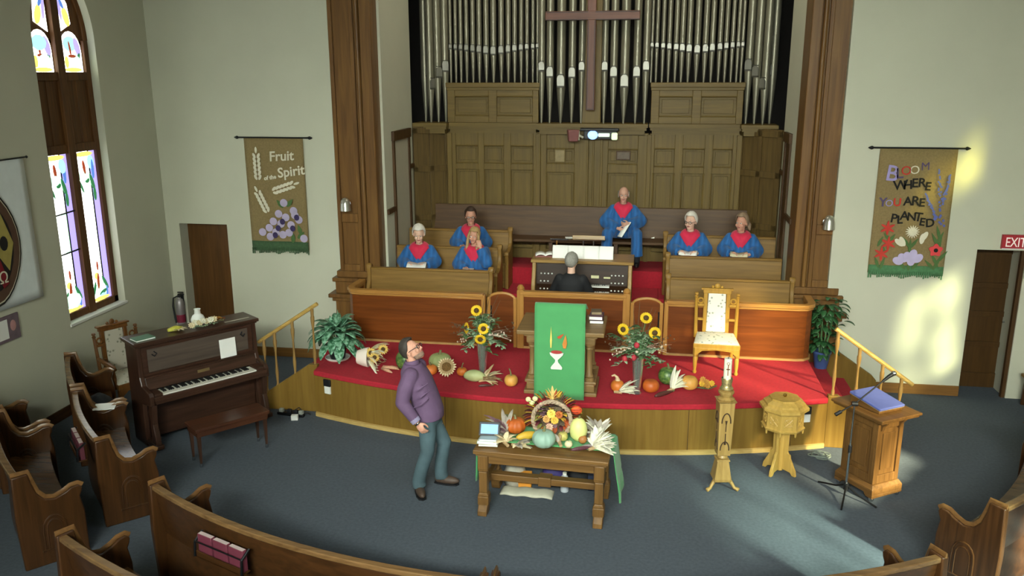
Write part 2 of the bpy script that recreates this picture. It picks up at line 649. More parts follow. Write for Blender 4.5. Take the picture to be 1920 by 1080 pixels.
for i, (a, b, c, d) in enumerate(holes):
    wn = bpy.data.objects.new('window_%d' % (i + 2), None)
    COL.objects.link(wn)
    struct(wn)
    wn.location = (XR, a, c)
    m = MB()
    n = 4 if i < 2 else 2
    for j in range(n + 1):
        yy = (b - a) * j / n
        m.box(0.1, 0.18, yy - 0.05, yy + 0.05, 0, d - c)
    for z in (0, 2.25, d - c):
        m.box(0.1, 0.18, 0, b - a, z - 0.05, z + 0.05)
    m.build('window_frame', WFR, wn, smooth=0)
    for z0, z1, mt in PANES[i]:
        m = MB()
        m.box(0.135, 0.145, 0, b - a, z0, z1)
        m.build('window_glass', mt, wn, smooth=0)
    if i == 2:
        m = MB()
        m.box(0.10, 0.18, 0, b - a, 0, 0.6)  # unseen lower board, added to keep the sun off the floor below
        m.box(0.10, 0.18, 0, b - a, 2.25, 3.2)
        m.build('window_board', WFR, wn, smooth=0)
m = MB()
m.box(-8.2, 6.4, -4.8, 16.0, 8.0, 8.2)
struct(m.build('ceiling', PAINT, smooth=0))
m = MB()
m.box(-8.2, 6.4, -4.8, -4.5, 0, 8.0)
struct(m.build('wall_rear', PAINT, smooth=0))

# doors
dr = bpy.data.objects.new('door_1', None)
COL.objects.link(dr)
struct(dr)
dr.location = (-7.02, 12.64, 0)
m = MB()
m.box(-0.46, 0.46, 0, 0.05, 0, 2.16)
m.build('door_leaf', wood('door_brown', '#4a3018', '#614020', 'z', 0.4, 0.8), dr, bevel=0.004)
m = MB()
m.lathe([(0.0, 0), (0.022, 0.004), (0.012, 0.03), (0.028, 0.05), (0.024, 0.07), (0, 0.075)], 14, M=T(0.36, 0, 1.0) @ RX(PI / 2))
m.build('door_knob', BRASS, dr)
dr = bpy.data.objects.new('door_2', None)
COL.objects.link(dr)
struct(dr)
dr.location = (4.97, 12.62, 0)
m = MB()
m.box(-0.44, 0.30, 0.02, 0.06, 0, 2.12)
for z0, z1 in ((0.0, 0.22), (0.62, 0.70), (1.08, 1.16), (1.50, 1.58), (2.0, 2.12)):
    m.box(-0.44, 0.30, 0, 0.02, z0, z1)
m.box(-0.44, -0.33, 0, 0.02, 0, 2.12)
m.box(0.20, 0.30, 0, 0.02, 0, 2.12)
m.build('door_leaf', wood('exit_door_oak', '#3c2813', '#4d3519', 'z', 0.4, 0.8), dr, smooth=0, bevel=0.003)
m = MB()
m.box(0.30, 0.345, -0.12, 0.06, 0, 2.12)
m.build('door_stop', plain('grey_jamb', '#5b5148', 0.6), dr)
m = MB()
m.box(0.12, 0.172, -0.40, -0.34, 0, 2.14)
m.build('door_casing', DARKOAK, dr)
m = MB()
m.tube([(0.24, -0.01, 1.02), (0.24, -0.05, 1.02), (0.14, -0.05, 1.02)], 0.012, 8)
m.build('door_handle', CHROME, dr)

# baseboards
m = MB()
m.box(-6.58, -4.60, YF - 0.025, YF, 0, 0.15)
struct(m.build('baseboard_front_left', BASEW, bevel=0.005))
m = MB()
m.box(2.72, 4.51, YR - 0.025, YR, 0, 0.15)
struct(m.build('baseboard_front_right', BASEW, bevel=0.005))
m = MB()
m.box(XL, XL + 0.025, 2.0, YF, 0, 0.15)
struct(m.build('baseboard_left', wood('base_dark', '#33200f', '#4a3018', 'y', 0.5), bevel=0.005))

# ------------------------------------------------------------------ pilasters
def pilaster(name, xo, xi, yf):
    s = 1 if xi > xo else -1           # direction from the outer to the inner side
    x = lambda d: xo + s * d
    w = abs(xi - xo)
    m = MB()

    def bx(d0, d1, y0, y1, z0, z1):
        a, b = sorted((x(d0), x(d1)))
        m.box(a, b, y0, y1, z0, z1)
    bx(0.0, w, yf, yf + 0.45, 0.6, 8)
    bx(0.02, 0.08, yf - 0.05, yf, 1.5, 8)
    bx(0.34, 0.40, yf - 0.05, yf, 1.5, 8)
    for zz0, zz1 in ((1.5, 1.62), (2.28, 2.42), (5.9, 6.1)):
        bx(0.08, 0.34, yf - 0.045, yf, zz0, zz1)
    m.tube([(x(0.45), yf - 0.02, 1.5), (x(0.45), yf - 0.02, 8)], 0.035, 10)
    bx(0.50, w + 0.03, yf - 0.06, yf + 0.45, 1.5, 8)
    # pedestal with its mouldings
    bx(-0.06, w + 0.04, yf - 0.12, yf + 0.45, 0.0, 1.05)
    bx(-0.10, w + 0.06, yf - 0.16, yf + 0.45, 1.05, 1.11)
    bx(-0.15, w + 0.08, yf - 0.20, yf + 0.45, 1.11, 1.17)
    bx(-0.05, w + 0.04, yf - 0.12, yf + 0.45, 1.17, 1.36)
    bx(-0.09, w + 0.05, yf - 0.15, yf + 0.45, 1.36, 1.42)
    bx(-0.03, w + 0.03, yf - 0.09, yf + 0.45, 1.42, 1.52)
    return struct(m.build(name, PILW, smooth=40, bevel=0.01))


pilaster('trim_1', -4.70, -4.06, 12.30)
pilaster('trim_2', 2.72, 2.12, 12.28)

# ------------------------------------------------------------------ chancel shell
CXL, CXR = -3.99, 2.10
m = MB()
m.box(CXL - 0.3, CXL, 12.55, 14.15, 0.6, 8)
struct(m.build('wall_chancel_left', PAINT, smooth=0))
m = MB()
m.box(CXR, CXR + 0.3, 12.55, 13.95, 0.6, 8)
struct(m.build('wall_chancel_right', PAINT, smooth=0))
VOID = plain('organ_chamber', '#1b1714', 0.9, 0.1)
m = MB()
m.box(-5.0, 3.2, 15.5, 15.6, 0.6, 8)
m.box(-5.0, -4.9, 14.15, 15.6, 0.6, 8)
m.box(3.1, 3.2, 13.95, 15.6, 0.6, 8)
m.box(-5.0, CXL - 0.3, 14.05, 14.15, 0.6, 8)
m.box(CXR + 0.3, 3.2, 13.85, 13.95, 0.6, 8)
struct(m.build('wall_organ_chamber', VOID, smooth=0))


def door_trim(name, xs, s, ya, yb, zt, rail_z, y_end, mat):
    m = MB()
    a, b = sorted((xs, xs + s * 0.035))
    m.box(a, b, ya, ya + 0.07, 1.05, zt)
    m.box(a, b, yb - 0.07, yb, 1.05, zt)
    a2, b2 = sorted((xs, xs + s * 0.05))
    m.box(a2, b2, ya - 0.02, yb + 0.02, zt - 0.15, zt)
    m.box(a, b, 12.58, ya, rail_z - 0.08, rail_z)
    m.box(a, b, yb, y_end, rail_z + 0.5, rail_z + 0.57)
    return struct(m.build(name, mat, smooth=0, bevel=0.004))


door_trim('trim_3', CXL, 1, 12.95, 13.89, 3.62, 2.44, 14.15, DARKOAK)
door_trim('trim_4', CXR, -1, 13.12, 13.62, 3.62, 2.44, 13.95, DARKOAK)
m = MB()
m.box(CXR - 0.01, CXR, 13.19, 13.55, 1.1, 3.47)
struct(m.build('door_4', DARKOAK, smooth=0))
m = MB()
m.box(CXL, CXL + 0.01, 13.02, 13.82, 1.1, 3.47)
struct(m.build('door_3', plain('pale_door', '#b7b2a0', 0.7, 0.03), smooth=0))

# panelled returns between the side walls and the organ front
m = MB()
for (xa, ya, xb, yb) in ((CXL, 14.15, -3.44, 14.52), (CXR, 13.95, 1.50, 14.52)):
    L = math.hypot(xb - xa, yb - ya)
    Mx = T(xa, ya, 0) @ RZ(math.atan2(yb - ya, xb - xa))
    s = 1 if xb > xa else -1
    m.box(0, L, -0.02 if s > 0 else -0.05, 0.05 if s > 0 else 0.02, 1.05, 3.62, Mx)
    f0, f1 = (-0.045, -0.02) if s > 0 else (0.02, 0.045)
    for u in (0.0, L / 2 - 0.04, L - 0.08):
        m.box(u, u + 0.08, f0, f1, 1.05, 3.62, Mx)
    for z in (1.1, 2.0, 2.85, 3.5):
        m.box(0, L, f0, f1, z, z + 0.10, Mx)
struct(m.build('trim_5', wood('return_oak', '#4d3c22', '#63502c', 'z', 0.45), smooth=0, bevel=0.004))

# ------------------------------------------------------------------ platform, apron, tiers, steps
PC = (-1.02, 18.82)
PRAD = 9.3


def apron_y(x, r=PRAD):
    return PC[1] - math.sqrt(max(0.0, r * r - (x - PC[0]) ** 2))


PX0, PX1, PH = -4.32, 2.28, 0.65
xs = [PX0 + (PX1 - PX0) * i / 40 for i in range(41)]
m = MB()
poly = [(x, apron_y(x)) for x in xs] + [(PX1, 12.55), (PX0, 12.55)]
m.prism(poly, 0.0, PH - 0.03, 'z')
struct(m.build('trim_6', APRON, smooth=30))
m = MB()
poly = [(x, apron_y(x) - 0.025) for x in xs] + [(PX1 + 0.02, 12.56), (PX0 - 0.02, 12.56)]
m.prism(poly, PH - 0.07, PH, 'z')
struct(m.build('trim_7', REDC, smooth=30, bevel=0.015))
m = MB()
m.grid(lambda u, v: (PX0 + (PX1 - PX0) * u, apron_y(PX0 + (PX1 - PX0) * u) - (0.03 if 0.1 < v < 0.7 else 0.0), (0, 0.0, 0.05, 0.055)[int(round(v * 3))]), 41, 4)
struct(m.build('baseboard_apron', wood('shoe_trim', '#a5884f', '#c0a468', 'x', 0.4), smooth=30))
m = MB()
for x in (-2.4, -1.0, 0.6, 1.85):
    a = apron_y(x)
    m.box(x - 0.004, x + 0.004, a - 0.003, a + 0.01, 0.05, PH - 0.07)
struct(m.build('trim_8', DARKOAK, smooth=0))
# red carpeted choir tiers
m = MB()
for x0, x1 in ((CXL, -1.95), (0.24, CXR)):
    m.box(x0, x1, 12.55, 13.15, PH, 0.87)
m.box(CXL, -1.95, 13.0, 13.85, 0.6, 1.05)
m.box(0.24, CXR, 13.0, 13.85, 0.6, 1.05)
m.box(-1.95, 0.24, 12.98, 13.85, 0.6, 1.05)
m.box(CXL, CXR, 13.70, 14.6, 0.6, 1.33)
m.box(-4.0, CXR, 12.5, 14.6, 0.55, PH)
struct(m.build('trim_9', REDC, smooth=0, bevel=0.012))


def steps(name, x0, s, y0, y1):
    m = MB()
    for i, (d0, d1, z) in enumerate(((0.0, 0.30, 0.44), (0.30, 0.62, 0.22))):
        a, b = sorted((x0 + s * d0, x0 + s * d1))
        m.box(a, b, y0, y1, 0, z)
    return struct(m.build(name, REDC, smooth=0, bevel=0.015))


steps('trim_10', PX1 + 0.02, 1, 10.22, 12.1)
steps('trim_11', PX0 - 0.02, -1, 10.34, 12.3)


def stringer(name, x0, s, y0, y1):
    pts = [(0.0, 0.0), (0.0, 0.68), (0.12, 0.68), (0.72, 0.27), (0.78, 0.20), (0.78, 0.0)]
    m = MB()
    m.prism([(x0 + s * a, b) for a, b in pts], y0, y1, 'y')
    return struct(m.build(name, APRON, smooth=0, bevel=0.008))


stringer('trim_12', PX1, 1, 10.12, 10.20)
stringer('trim_13', PX0, -1, 10.24, 10.32)
stringer('trim_14', PX1 + 0.3, 1, 12.10, 12.18)
# ------------------------------------------------------------------ wall hangings and signs (lettering first, while the scene is light)
BURLAP = plain('burlap', '#8a7750', 0.95, 0.12, 40, bump=0.5, bscale=300)


def banner_frame(root, w, h, fringe_h, fr_mat):
    m = MB()
    m.grid(lambda u, v: ((u - 0.5) * w, 0.012 * math.sin(u * 9 + v * 2) * v, -h * v), 16, 20)
    m.build('banner_cloth', BURLAP, root, smooth=180, solid=0.006)
    m = MB()
    m.tube([(-w / 2 - 0.10, 0.0, 0.01), (w / 2 + 0.10, 0.0, 0.01)], 0.012, 8)
    m.build('rod', DARKM, root)
    for s in (-1, 1):
        m = MB()
        m.lathe([(0, -0.03), (0.018, -0.02), (0.026, 0), (0.018, 0.02), (0.008, 0.04), (0, 0.05)], 12, M=T(s * (w / 2 + 0.11), 0, 0.01) @ RY(s * PI / 2))
        m.build('finial', DARKM, root)
    m = MB()
    m.grid(lambda u, v: ((u - 0.5) * w * 0.99, -0.010 + 0.012 * math.sin(u * 9 + 2), -h + fringe_h * (1 - v) - 0.02 * v), 12, 3)
    rg = random.Random(2)
    for i in range(34):
        x = (i / 33 - 0.5) * w * 0.97
        m.box(x - 0.008, x + 0.006, -0.014, -0.008, -h - 0.02 - 0.045 * rg.random() - 0.01, -h + 0.02)
    m.build('fringe_border', fr_mat, root, smooth=60, solid=0.004)


FLATN = [0]


def flat(m, cx, cz, rx, rz, ang=0.0, y=-0.022, th=0.006, n=12, tip=1.0):
    pts = []
    FLATN[0] = (FLATN[0] + 1) % 23
    y -= 0.0003 * FLATN[0]
    for i in range(n):
        a = 2 * PI * i / n
        u, v = rx * math.cos(a), rz * math.sin(a)
        u *= (1 - (1 - tip) * max(0, math.sin(a)))
        pts.append((cx + u * math.cos(ang) - v * math.sin(ang), cz + u * math.sin(ang) + v * math.cos(ang)))
    m.prism(pts, y - th, y, 'y')


b = thing('fabric_banner', 'burlap banner reading Fruit of the Spirit with wheat ears and grapes', 'banner', (-5.70, YF - 0.03, 3.54))
bw, bh = 0.96, 1.74
bx = lambda u: (u - 0.5) * bw
bz = lambda v: -v * bh
banner_frame(b, bw, bh, 0.13, plain('green_fringe', '#3f5a3c', 0.95, 0.15, 30))
WT = plain('cream_felt', '#d8d2bc', 0.9, 0.06)
m = MB()
for s, u, v, sz, rot in (('Fruit', 0.42, 0.20, 0.21, 0.06), ('Spirit', 0.55, 0.345, 0.21, 0.14), ('of the', 0.31, 0.37, 0.085, 0.16)):
    t = text_mb(s, sz, 0.003, 0.1, bold=0.004)
    place(m, t, T(bx(u), -0.022, bz(v)) @ RY(-rot))
m.build('lettering', WT, b, smooth=0)


def wheat(u, v, ang, L, name='wheat_ear'):
    m = MB()
    cx, cz = bx(u), bz(v)
    for i in range(6):
        d = -L / 2 + L * i / 6
        for s in (-1, 1):
            px, pz = s * 0.034, d
            X, Zz = px * math.cos(ang) - pz * math.sin(ang), px * math.sin(ang) + pz * math.cos(ang)
            flat(m, cx + X, cz + Zz, 0.022, 0.045, ang - s * 0.45)
    flat(m, cx - (L / 2 + 0.02) * math.sin(ang), cz + (L / 2 + 0.02) * math.cos(ang), 0.018, 0.05, ang)
    m.build(name, WT, b, smooth=0)


wheat(0.205, 0.23, 0.0, 0.40)
wheat(0.66, 0.43, -1.25, 0.36)
wheat(0.24, 0.55, 0.42, 0.34)
GR1 = plain('lilac_felt', '#b3a8c4', 0.9, 0.08)
GR2 = plain('plum_felt', '#3a2f5a', 0.9, 0.1)
GRN = plain('leaf_felt', '#4c6a3a', 0.9, 0.1)
rg = random.Random(5)
gs = [(0.62, 0.57), (0.78, 0.64), (0.52, 0.67), (0.42, 0.74), (0.55, 0.76), (0.64, 0.70), (0.72, 0.77), (0.86, 0.72), (0.34, 0.80), (0.45, 0.84), (0.57, 0.86), (0.68, 0.84), (0.22, 0.84), (0.93, 0.89), (0.35, 0.88), (0.80, 0.68)]
for i, (u, v) in enumerate(gs):
    m = MB()
    flat(m, bx(u), bz(v), 0.062, 0.062, 0, -0.022 - 0.0006 * i, 0.005, 16)
    m.build('grape', GR1, b, smooth=0)
for u, v in ((0.83, 0.70), (0.58, 0.74), (0.75, 0.80), (0.44, 0.865), (0.50, 0.80)):
    m = MB()
    flat(m, bx(u), bz(v), 0.042, 0.048, 0, -0.036, 0.005, 14)
    m.build('grape', GR2, b, smooth=0)['label'] = 'dark plum grape'
m = MB()
for u, v, a in ((0.86, 0.81, 0.3), (0.74, 0.89, -0.1), (0.55, 0.58, 0.7), (0.72, 0.57, -0.7), (0.88, 0.86, -0.8)):
    flat(m, bx(u), bz(v), 0.035, 0.08, a, -0.018, 0.004, 10, 0.3)
m.build('leaves', GRN, b, smooth=0)

b = thing('fabric_banner', 'burlap banner reading Bloom where you are planted with felt flowers', 'banner', (3.60, YR - 0.03, 3.50))
bw, bh = 0.99, 1.72
banner_frame(b, bw, bh, 0.11, plain('green_fringe2', '#4c7a52', 0.95, 0.15, 30))
LAV = plain('lavender_felt', '#9d93c4', 0.9, 0.08)
RED = plain('red_felt', '#c23a30', 0.9, 0.08)
BLK = plain('black_felt', '#191714', 0.9, 0.08)
BLU = plain('blue_felt', '#5a64a8', 0.9, 0.1)
DKL = plain('plum_letter', '#574a6c', 0.9, 0.1)
for s, u, v, sz, rot, mt in (('B', 0.09, 0.245, 0.30, -0.10, LAV), ('L', 0.235, 0.232, 0.20, 0.1, DKL), ('O', 0.285, 0.198, 0.17, -0.1, RED), ('O', 0.405, 0.196, 0.16, 0.05, WT), ('M', 0.545, 0.165, 0.15, 0.06, DKL),
                             ('W', 0.22, 0.325, 0.18, 0.12, BLK), ('H', 0.345, 0.318, 0.17, 0.1, BLK), ('E', 0.45, 0.300, 0.17, 0.06, BLK), ('R', 0.53, 0.295, 0.17, 0.0, BLK), ('E', 0.62, 0.32, 0.16, -0.05, BLK),
                             ('Y', 0.05, 0.455, 0.17, 0.0, DKL), ('O', 0.135, 0.458, 0.13, 0.1, LAV), ('U', 0.235, 0.45, 0.15, 0.0, RED),
                             ('A', 0.37, 0.445, 0.17, 0.05, BLK), ('R', 0.47, 0.442, 0.18, 0.0, BLK), ('E', 0.57, 0.45, 0.16, 0.0, BLK),
                             ('P', 0.22, 0.58, 0.17, -0.1, BLK), ('L', 0.31, 0.592, 0.16, 0.05, BLK), ('A', 0.345, 0.56, 0.17, 0.0, BLK), ('N', 0.435, 0.565, 0.16, 0.0, BLK), ('T', 0.53, 0.565, 0.17, -0.1, BLK), ('E', 0.60, 0.60, 0.15, -0.1, BLK), ('D', 0.69, 0.615, 0.16, 0.1, BLK)):
    m = MB()
    place(m, text_mb(s, sz, 0.003, bold=0.0 if s in 'OM' else 0.003), T(bx(u), -0.024, bz(v)) @ RY(-rot))
    m.build('letter', mt, b, smooth=0)


def petals(m, u, v, n, rad, rx, rz, y=-0.024):
    for i in range(n):
        a = 2 * PI * i / n
        flat(m, bx(u) - rad * math.sin(a), bz(v) + rad * math.cos(a), rx, rz, a, y, 0.006, 10, 0.6)


m = MB()
for u, v in ((0.20, 0.63), (0.23, 0.755), (0.15, 0.84)):
    petals(m, u, v, 6, 0.05, 0.018, 0.055)
m.build('red_lilies', RED, b, smooth=0)
m = MB()
petals(m, 0.86, 0.80, 5, 0.045, 0.042, 0.05)
m.build('poppy', plain('poppy_felt', '#d8484a', 0.9, 0.08), b, smooth=0)
m = MB()
flat(m, bx(0.86), bz(0.80), 0.028, 0.028, 0, -0.032)
m.build('poppy_eye', BLK, b, smooth=0)
m = MB()
petals(m, 0.53, 0.655, 16, 0.045, 0.010, 0.05)
for u, v, a in ((0.37, 0.745, 0.9), (0.41, 0.735, 0.5), (0.69, 0.69, -0.5), (0.665, 0.71, -0.1)):
    flat(m, bx(u), bz(v), 0.035, 0.075, a, -0.024)
m.build('white_flowers', WT, b, smooth=0)
m = MB()
for u, v, a in ((0.50, 0.86, 0.3), (0.57, 0.84, -0.2), (0.64, 0.87, -0.8), (0.55, 0.89, 0.1), (0.38, 0.895, 1.2), (0.44, 0.87, 0.8)):
    flat(m, bx(u), bz(v), 0.055, 0.075, a, -0.024)
m.build('iris', plain('iris_felt', '#bdb2d6', 0.9, 0.08), b, smooth=0)
m = MB()
rg = random.Random(9)
for i in range(34):
    t = i / 33
    for (u0, v0, u1, v1, w) in ((0.78, 0.16, 0.90, 0.60, 0.05), (0.93, 0.20, 0.88, 0.42, 0.04), (0.64, 0.35, 0.82, 0.55, 0.03)):
        if rg.random() < 0.75:
            flat(m, bx(u0 + (u1 - u0) * t) + w * (rg.random() - 0.5) * (0.5 + t), bz(v0 + (v1 - v0) * t), 0.012 + 0.008 * t, 0.016, rg.random() * 3, -0.024 - 0.004 * rg.random(), 0.004, 7)
m.build('delphinium', BLU, b, smooth=0)
m = MB()
for u, v, a, l in ((0.87, 0.66, 0.3, 0.11), (0.90, 0.70, -0.4, 0.10), (0.84, 0.72, 0.5, 0.12), (0.90, 0.76, -0.2, 0.12), (0.86, 0.88, 0.5, 0.12), (0.90, 0.90, -0.4, 0.12), (0.80, 0.92, 0.8, 0.10), (0.96, 0.85, -0.6, 0.10), (0.20, 0.70, 0.7, 0.07),
                   (0.12, 0.74, -0.4, 0.08), (0.27, 0.71, -0.6, 0.07), (0.17, 0.80, 0.4, 0.06), (0.46, 0.74, 0.6, 0.09), (0.57, 0.75, -0.6, 0.09), (0.52, 0.77, 0.0, 0.10), (0.10, 0.91, 0.4, 0.09), (0.18, 0.92, -0.3, 0.09),
                   (0.44, 0.93, 0.7, 0.07), (0.62, 0.93, -0.7, 0.07), (0.53, 0.94, 0.1, 0.06)):
    flat(m, bx(u), bz(v), 0.022, l, a, -0.020, 0.004, 10, 0.3)
m.build('leaves', GRN, b, smooth=0)

# white banner with the oval crest on the window wall
b = thing('fabric_banner', 'white cloth banner with dark oval crest on the window wall', 'banner', (XL + 0.02, 9.34, 3.50))
m = MB()
m.grid(lambda u, v: (0.012 + 0.012 * math.sin(u * 7 + 1) * v, -1.7 + 1.75 * u, -1.76 * v), 20, 16)
m.build('banner_cloth', plain('white_cloth', '#e2eaec', 0.9, 0.03), b, smooth=180, solid=0.005)
m = MB()
m.tube([(0.015, -1.75, 0.01), (0.015, 0.10, 0.01)], 0.01, 8)
m.lathe([(0, -0.02), (0.018, 0), (0, 0.03)], 10, M=T(0.015, 0.11, 0.01) @ RX(-PI / 2))
m.build('rod', DARKM, b)
cy, cz = -0.72, -0.98


def crest(mname, mat, rx, rz, x):
    m = MB()
    pts = []
    for i in range(28):
        a = 2 * PI * i / 28
        u, v = math.cos(a), math.sin(a)
        k = 1 - 0.16 * abs(v) ** 2
        pts.append((cy + rx * u * k, cz + rz * v))
    m.prism(pts, x, x + 0.004, 'x')
    return m.build(mname, mat, b, smooth=0)


crest('crest_edge', BLK, 0.50, 0.72, 0.030)
crest('crest_line', WT, 0.475, 0.69, 0.034)
crest('crest_rim', plain('crest_brown', '#5a4030', 0.9), 0.462, 0.67, 0.038)
crest('crest_field', plain('crest_black', '#1c1512', 0.9), 0.36, 0.54, 0.042)
m = MB()
m.prism([(cy + 0.02, cz), (cy + 0.22, cz + 0.38), (cy + 0.36, cz), (cy + 0.24, cz - 0.32)], 0.046, 0.049, 'x')
m.build('crest_quarter', plain('crest_yellow', '#a99a52', 0.9), b, smooth=0)
m = MB()
for s in (-1, 1):
    m.prism([(cy - 0.20, cz - s * 0.47), (cy - 0.10, cz - s * 0.51), (cy + 0.20, cz + s * 0.47), (cy + 0.10, cz + s * 0.51)], 0.050, 0.053, 'x')
m.build('crest_cross', plain('crest_red', '#7c1420', 0.9), b, smooth=0)
m = MB()
flat_pts = [(cy + 0.20 + 0.065 * math.cos(a * PI / 6), cz + 0.02 + 0.09 * math.sin(a * PI / 6)) for a in range(12)]
m.prism(flat_pts, 0.054, 0.056, 'x')
m.build('crest_emblem', BLK, b, smooth=0)
t = text_mb('Ω', 0.2, 0.002)
m = MB()
place(m, t, T(0.056, cy + 0.04, cz - 0.45) @ RZ(PI / 2))
m.build('crest_letter', WT, b, smooth=0)

# little framed notice below it
b = thing('framed_notice', 'mauve framed notice with white sheet below the crest banner', 'notice', (XL, 8.52, 1.335))
m = MB()
m.box(0, 0.02, -0.42, 0.42, 0, 0.32)
m.build('frame', plain('mauve_card', '#6f5f68', 0.7, 0.15, 12), b, bevel=0.004)
m = MB()
m.box(0.02, 0.024, -0.30, 0.22, 0.04, 0.28)
m.build('sheet', PAPER, b)
m = MB()
m.ell((0.022, 0.31, 0.18), (0.004, 0.05, 0.07), 12)
m.build('picture', plain('pink_print', '#b98a8a', 0.7), b)

# exit sign
b = thing('exit_sign', 'red EXIT sign with white letters above the right door', 'sign', (4.965, YR - 0.03, 2.165))
m = MB()
m.box(-0.17, 0.17, -0.02, 0.03, 0, 0.195)
m.build('sign_box', plain('exit_red', '#a8202c', 0.5, 0.05), b, bevel=0.004)
t = text_mb('EXIT', 0.185, 0.002, 0, 0.95)
m = MB()
place(m, t, T(-0.135, -0.024, 0.035) @ SC(0.72, 1, 1.0))
m.build('lettering', glow('exit_letters', '#e9d9d2', 0.35), b, smooth=0)
m = MB()
m.box(-0.17, 0.17, -0.024, -0.02, 0.0, 0.012)
m.build('sign_edge', WHITE, b)
# ------------------------------------------------------------------ pipe organ
PIPE = plain('organ_pipe_metal', '#827e6e', 0.38, 0.04, 3, metal=0.55)
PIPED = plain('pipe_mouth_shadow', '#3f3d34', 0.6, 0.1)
MOUTH = plain('pipe_mouth_metal', '#85837a', 0.35, 0.03, metal=0.4)
organ = thing('pipe_organ', 'large oak pipe organ with grey pipes filling the back of the chancel', 'organ', (-0.97, 14.5, 1.33))
ox = lambda x: x + 0.97
oz = lambda z: z - 1.33


def panelled(m, x0, x1, z0, z1, cols, rows, stile=0.09, fr=0.06, yb=0.03):
    """stiles and rails in front of a board at local y=yb; cols / rows list the openings"""
    m.box(ox(x0), ox(x1), yb, yb + 0.04, oz(z0), oz(z1))
    ed = [x0] + [v for c in cols for v in c] + [x1]
    for i in range(0, len(ed), 2):
        m.box(ox(ed[i]), ox(ed[i + 1]), yb - fr, yb, oz(z0), oz(z1))
    ez = [z0] + [v for c in rows for v in c] + [z1]
    for a, b in cols:
        for i in range(0, len(ez), 2):
            m.box(ox(a), ox(b), yb - fr, yb, oz(ez[i]), oz(ez[i + 1]))
        for c, d in rows:
            q = 0.045
            if b - a > 0.2 and d - c > 0.15:
                # raised field
                m.box(ox(a) + q, ox(b) - q, yb - 0.018, yb, oz(c) + q, oz(d) - q)
            # bead moulding just inside the opening
            x0_, x1_, c_, d_ = ox(a), ox(b), oz(c), oz(d)
            m.tube([(x0_, yb - fr, c_), (x1_, yb - fr, c_), (x1_, yb - fr, d_), (x0_, yb - fr, d_)], 0.014, 6, False, closed=True)


m = MB()
panelled(m, -3.45, -1.82, 1.33, 3.52, [(-3.31, -2.91), (-2.81, -2.46), (-2.34, -1.95)], [(1.5, 2.88), (2.99, 3.29)])
m.box(ox(-3.45), ox(-3.37), -0.07, 0, 0, oz(3.5))
m.box(ox(-1.90), ox(-1.82), -0.07, 0, 0, oz(3.5))
m.build('left_panelling', OAK, organ, smooth=0, bevel=0.006)
m = MB()
panelled(m, 0.02, 1.52, 1.33, 3.52, [(0.10, 0.44), (0.57, 0.93), (1.06, 1.38)], [(1.5, 2.86), (2.97, 3.27)])
m.box(ox(-0.02), ox(0.05), -0.07, 0, 0, oz(3.5))
m.box(ox(1.44), ox(1.52), -0.07, 0, 0, oz(3.5))
m.build('right_panelling', OAK, organ, smooth=0, bevel=0.006)
m = MB()
panelled(m, -1.82, -1.00, 1.33, 3.52, [(-1.72, -1.24)], [(1.5, 2.85), (3.0, 3.25)], yb=0.04)
panelled(m, -0.93, 0.0, 1.33, 3.52, [(-0.67, -0.17)], [(1.5, 2.85), (3.0, 3.25)], yb=0.04)
m.box(ox(-1.00), ox(-0.93), 0.0, 0.05, 0, oz(3.52))
m.box(ox(-1.03), ox(-1.00), -0.05, 0, 0, oz(3.52))
m.box(ox(-0.93), ox(-0.90), -0.05, 0, 0, oz(3.52))
m.box(ox(-0.80), ox(-0.76), -0.05, 0, 0, oz(3.52))
m.build('centre_panelling', OAK, organ, smooth=0, bevel=0.006)
m = MB()
for x0, x1, d in ((-4.0, -3.40, 0.30), (-3.45, -1.85, 0.12), (-1.88, -0.02, 0.22), (0.0, 1.52, 0.12), (1.47, 2.05, 0.30)):
    m.box(ox(x0), ox(x1), -d, 0.25, oz(3.62), oz(3.68))
    m.box(ox(x0) + 0.02, ox(x1) - 0.02, -d + 0.04, 0.25, oz(3.57), oz(3.62))
    m.box(ox(x0) + 0.05, ox(x1) - 0.05, -d + 0.08, 0.25, oz(3.50), oz(3.57))
m.build('pipe_shelf', OAKX, organ, smooth=0)
for x0, x1 in ((-3.44, -1.86), (0.02, 1.50)):
    m = MB()
    c = (x0 + x1) / 2
    panelled(m, x0, x1, 3.68, 4.27, [(x0 + 0.13, c - 0.07), (c + 0.07, x1 - 0.10)], [(3.80, 4.12)])
    m.box(ox(x0) - 0.01, ox(x1) + 0.01, -0.05, 0.2, oz(4.22), oz(4.27))
    m.box(ox(x0) - 0.02, ox(x1) + 0.02, -0.065, 0.22, oz(4.27), oz(4.345))
    m.build('upper_panel', OAKX, organ, smooth=0, bevel=0.006)
m = MB()
m.box(ox(-1.13), ox(-0.81), -0.02, 0.06, oz(3.68), oz(7.2))
m.build('centre_post', OAK, organ, smooth=0, bevel=0.01)


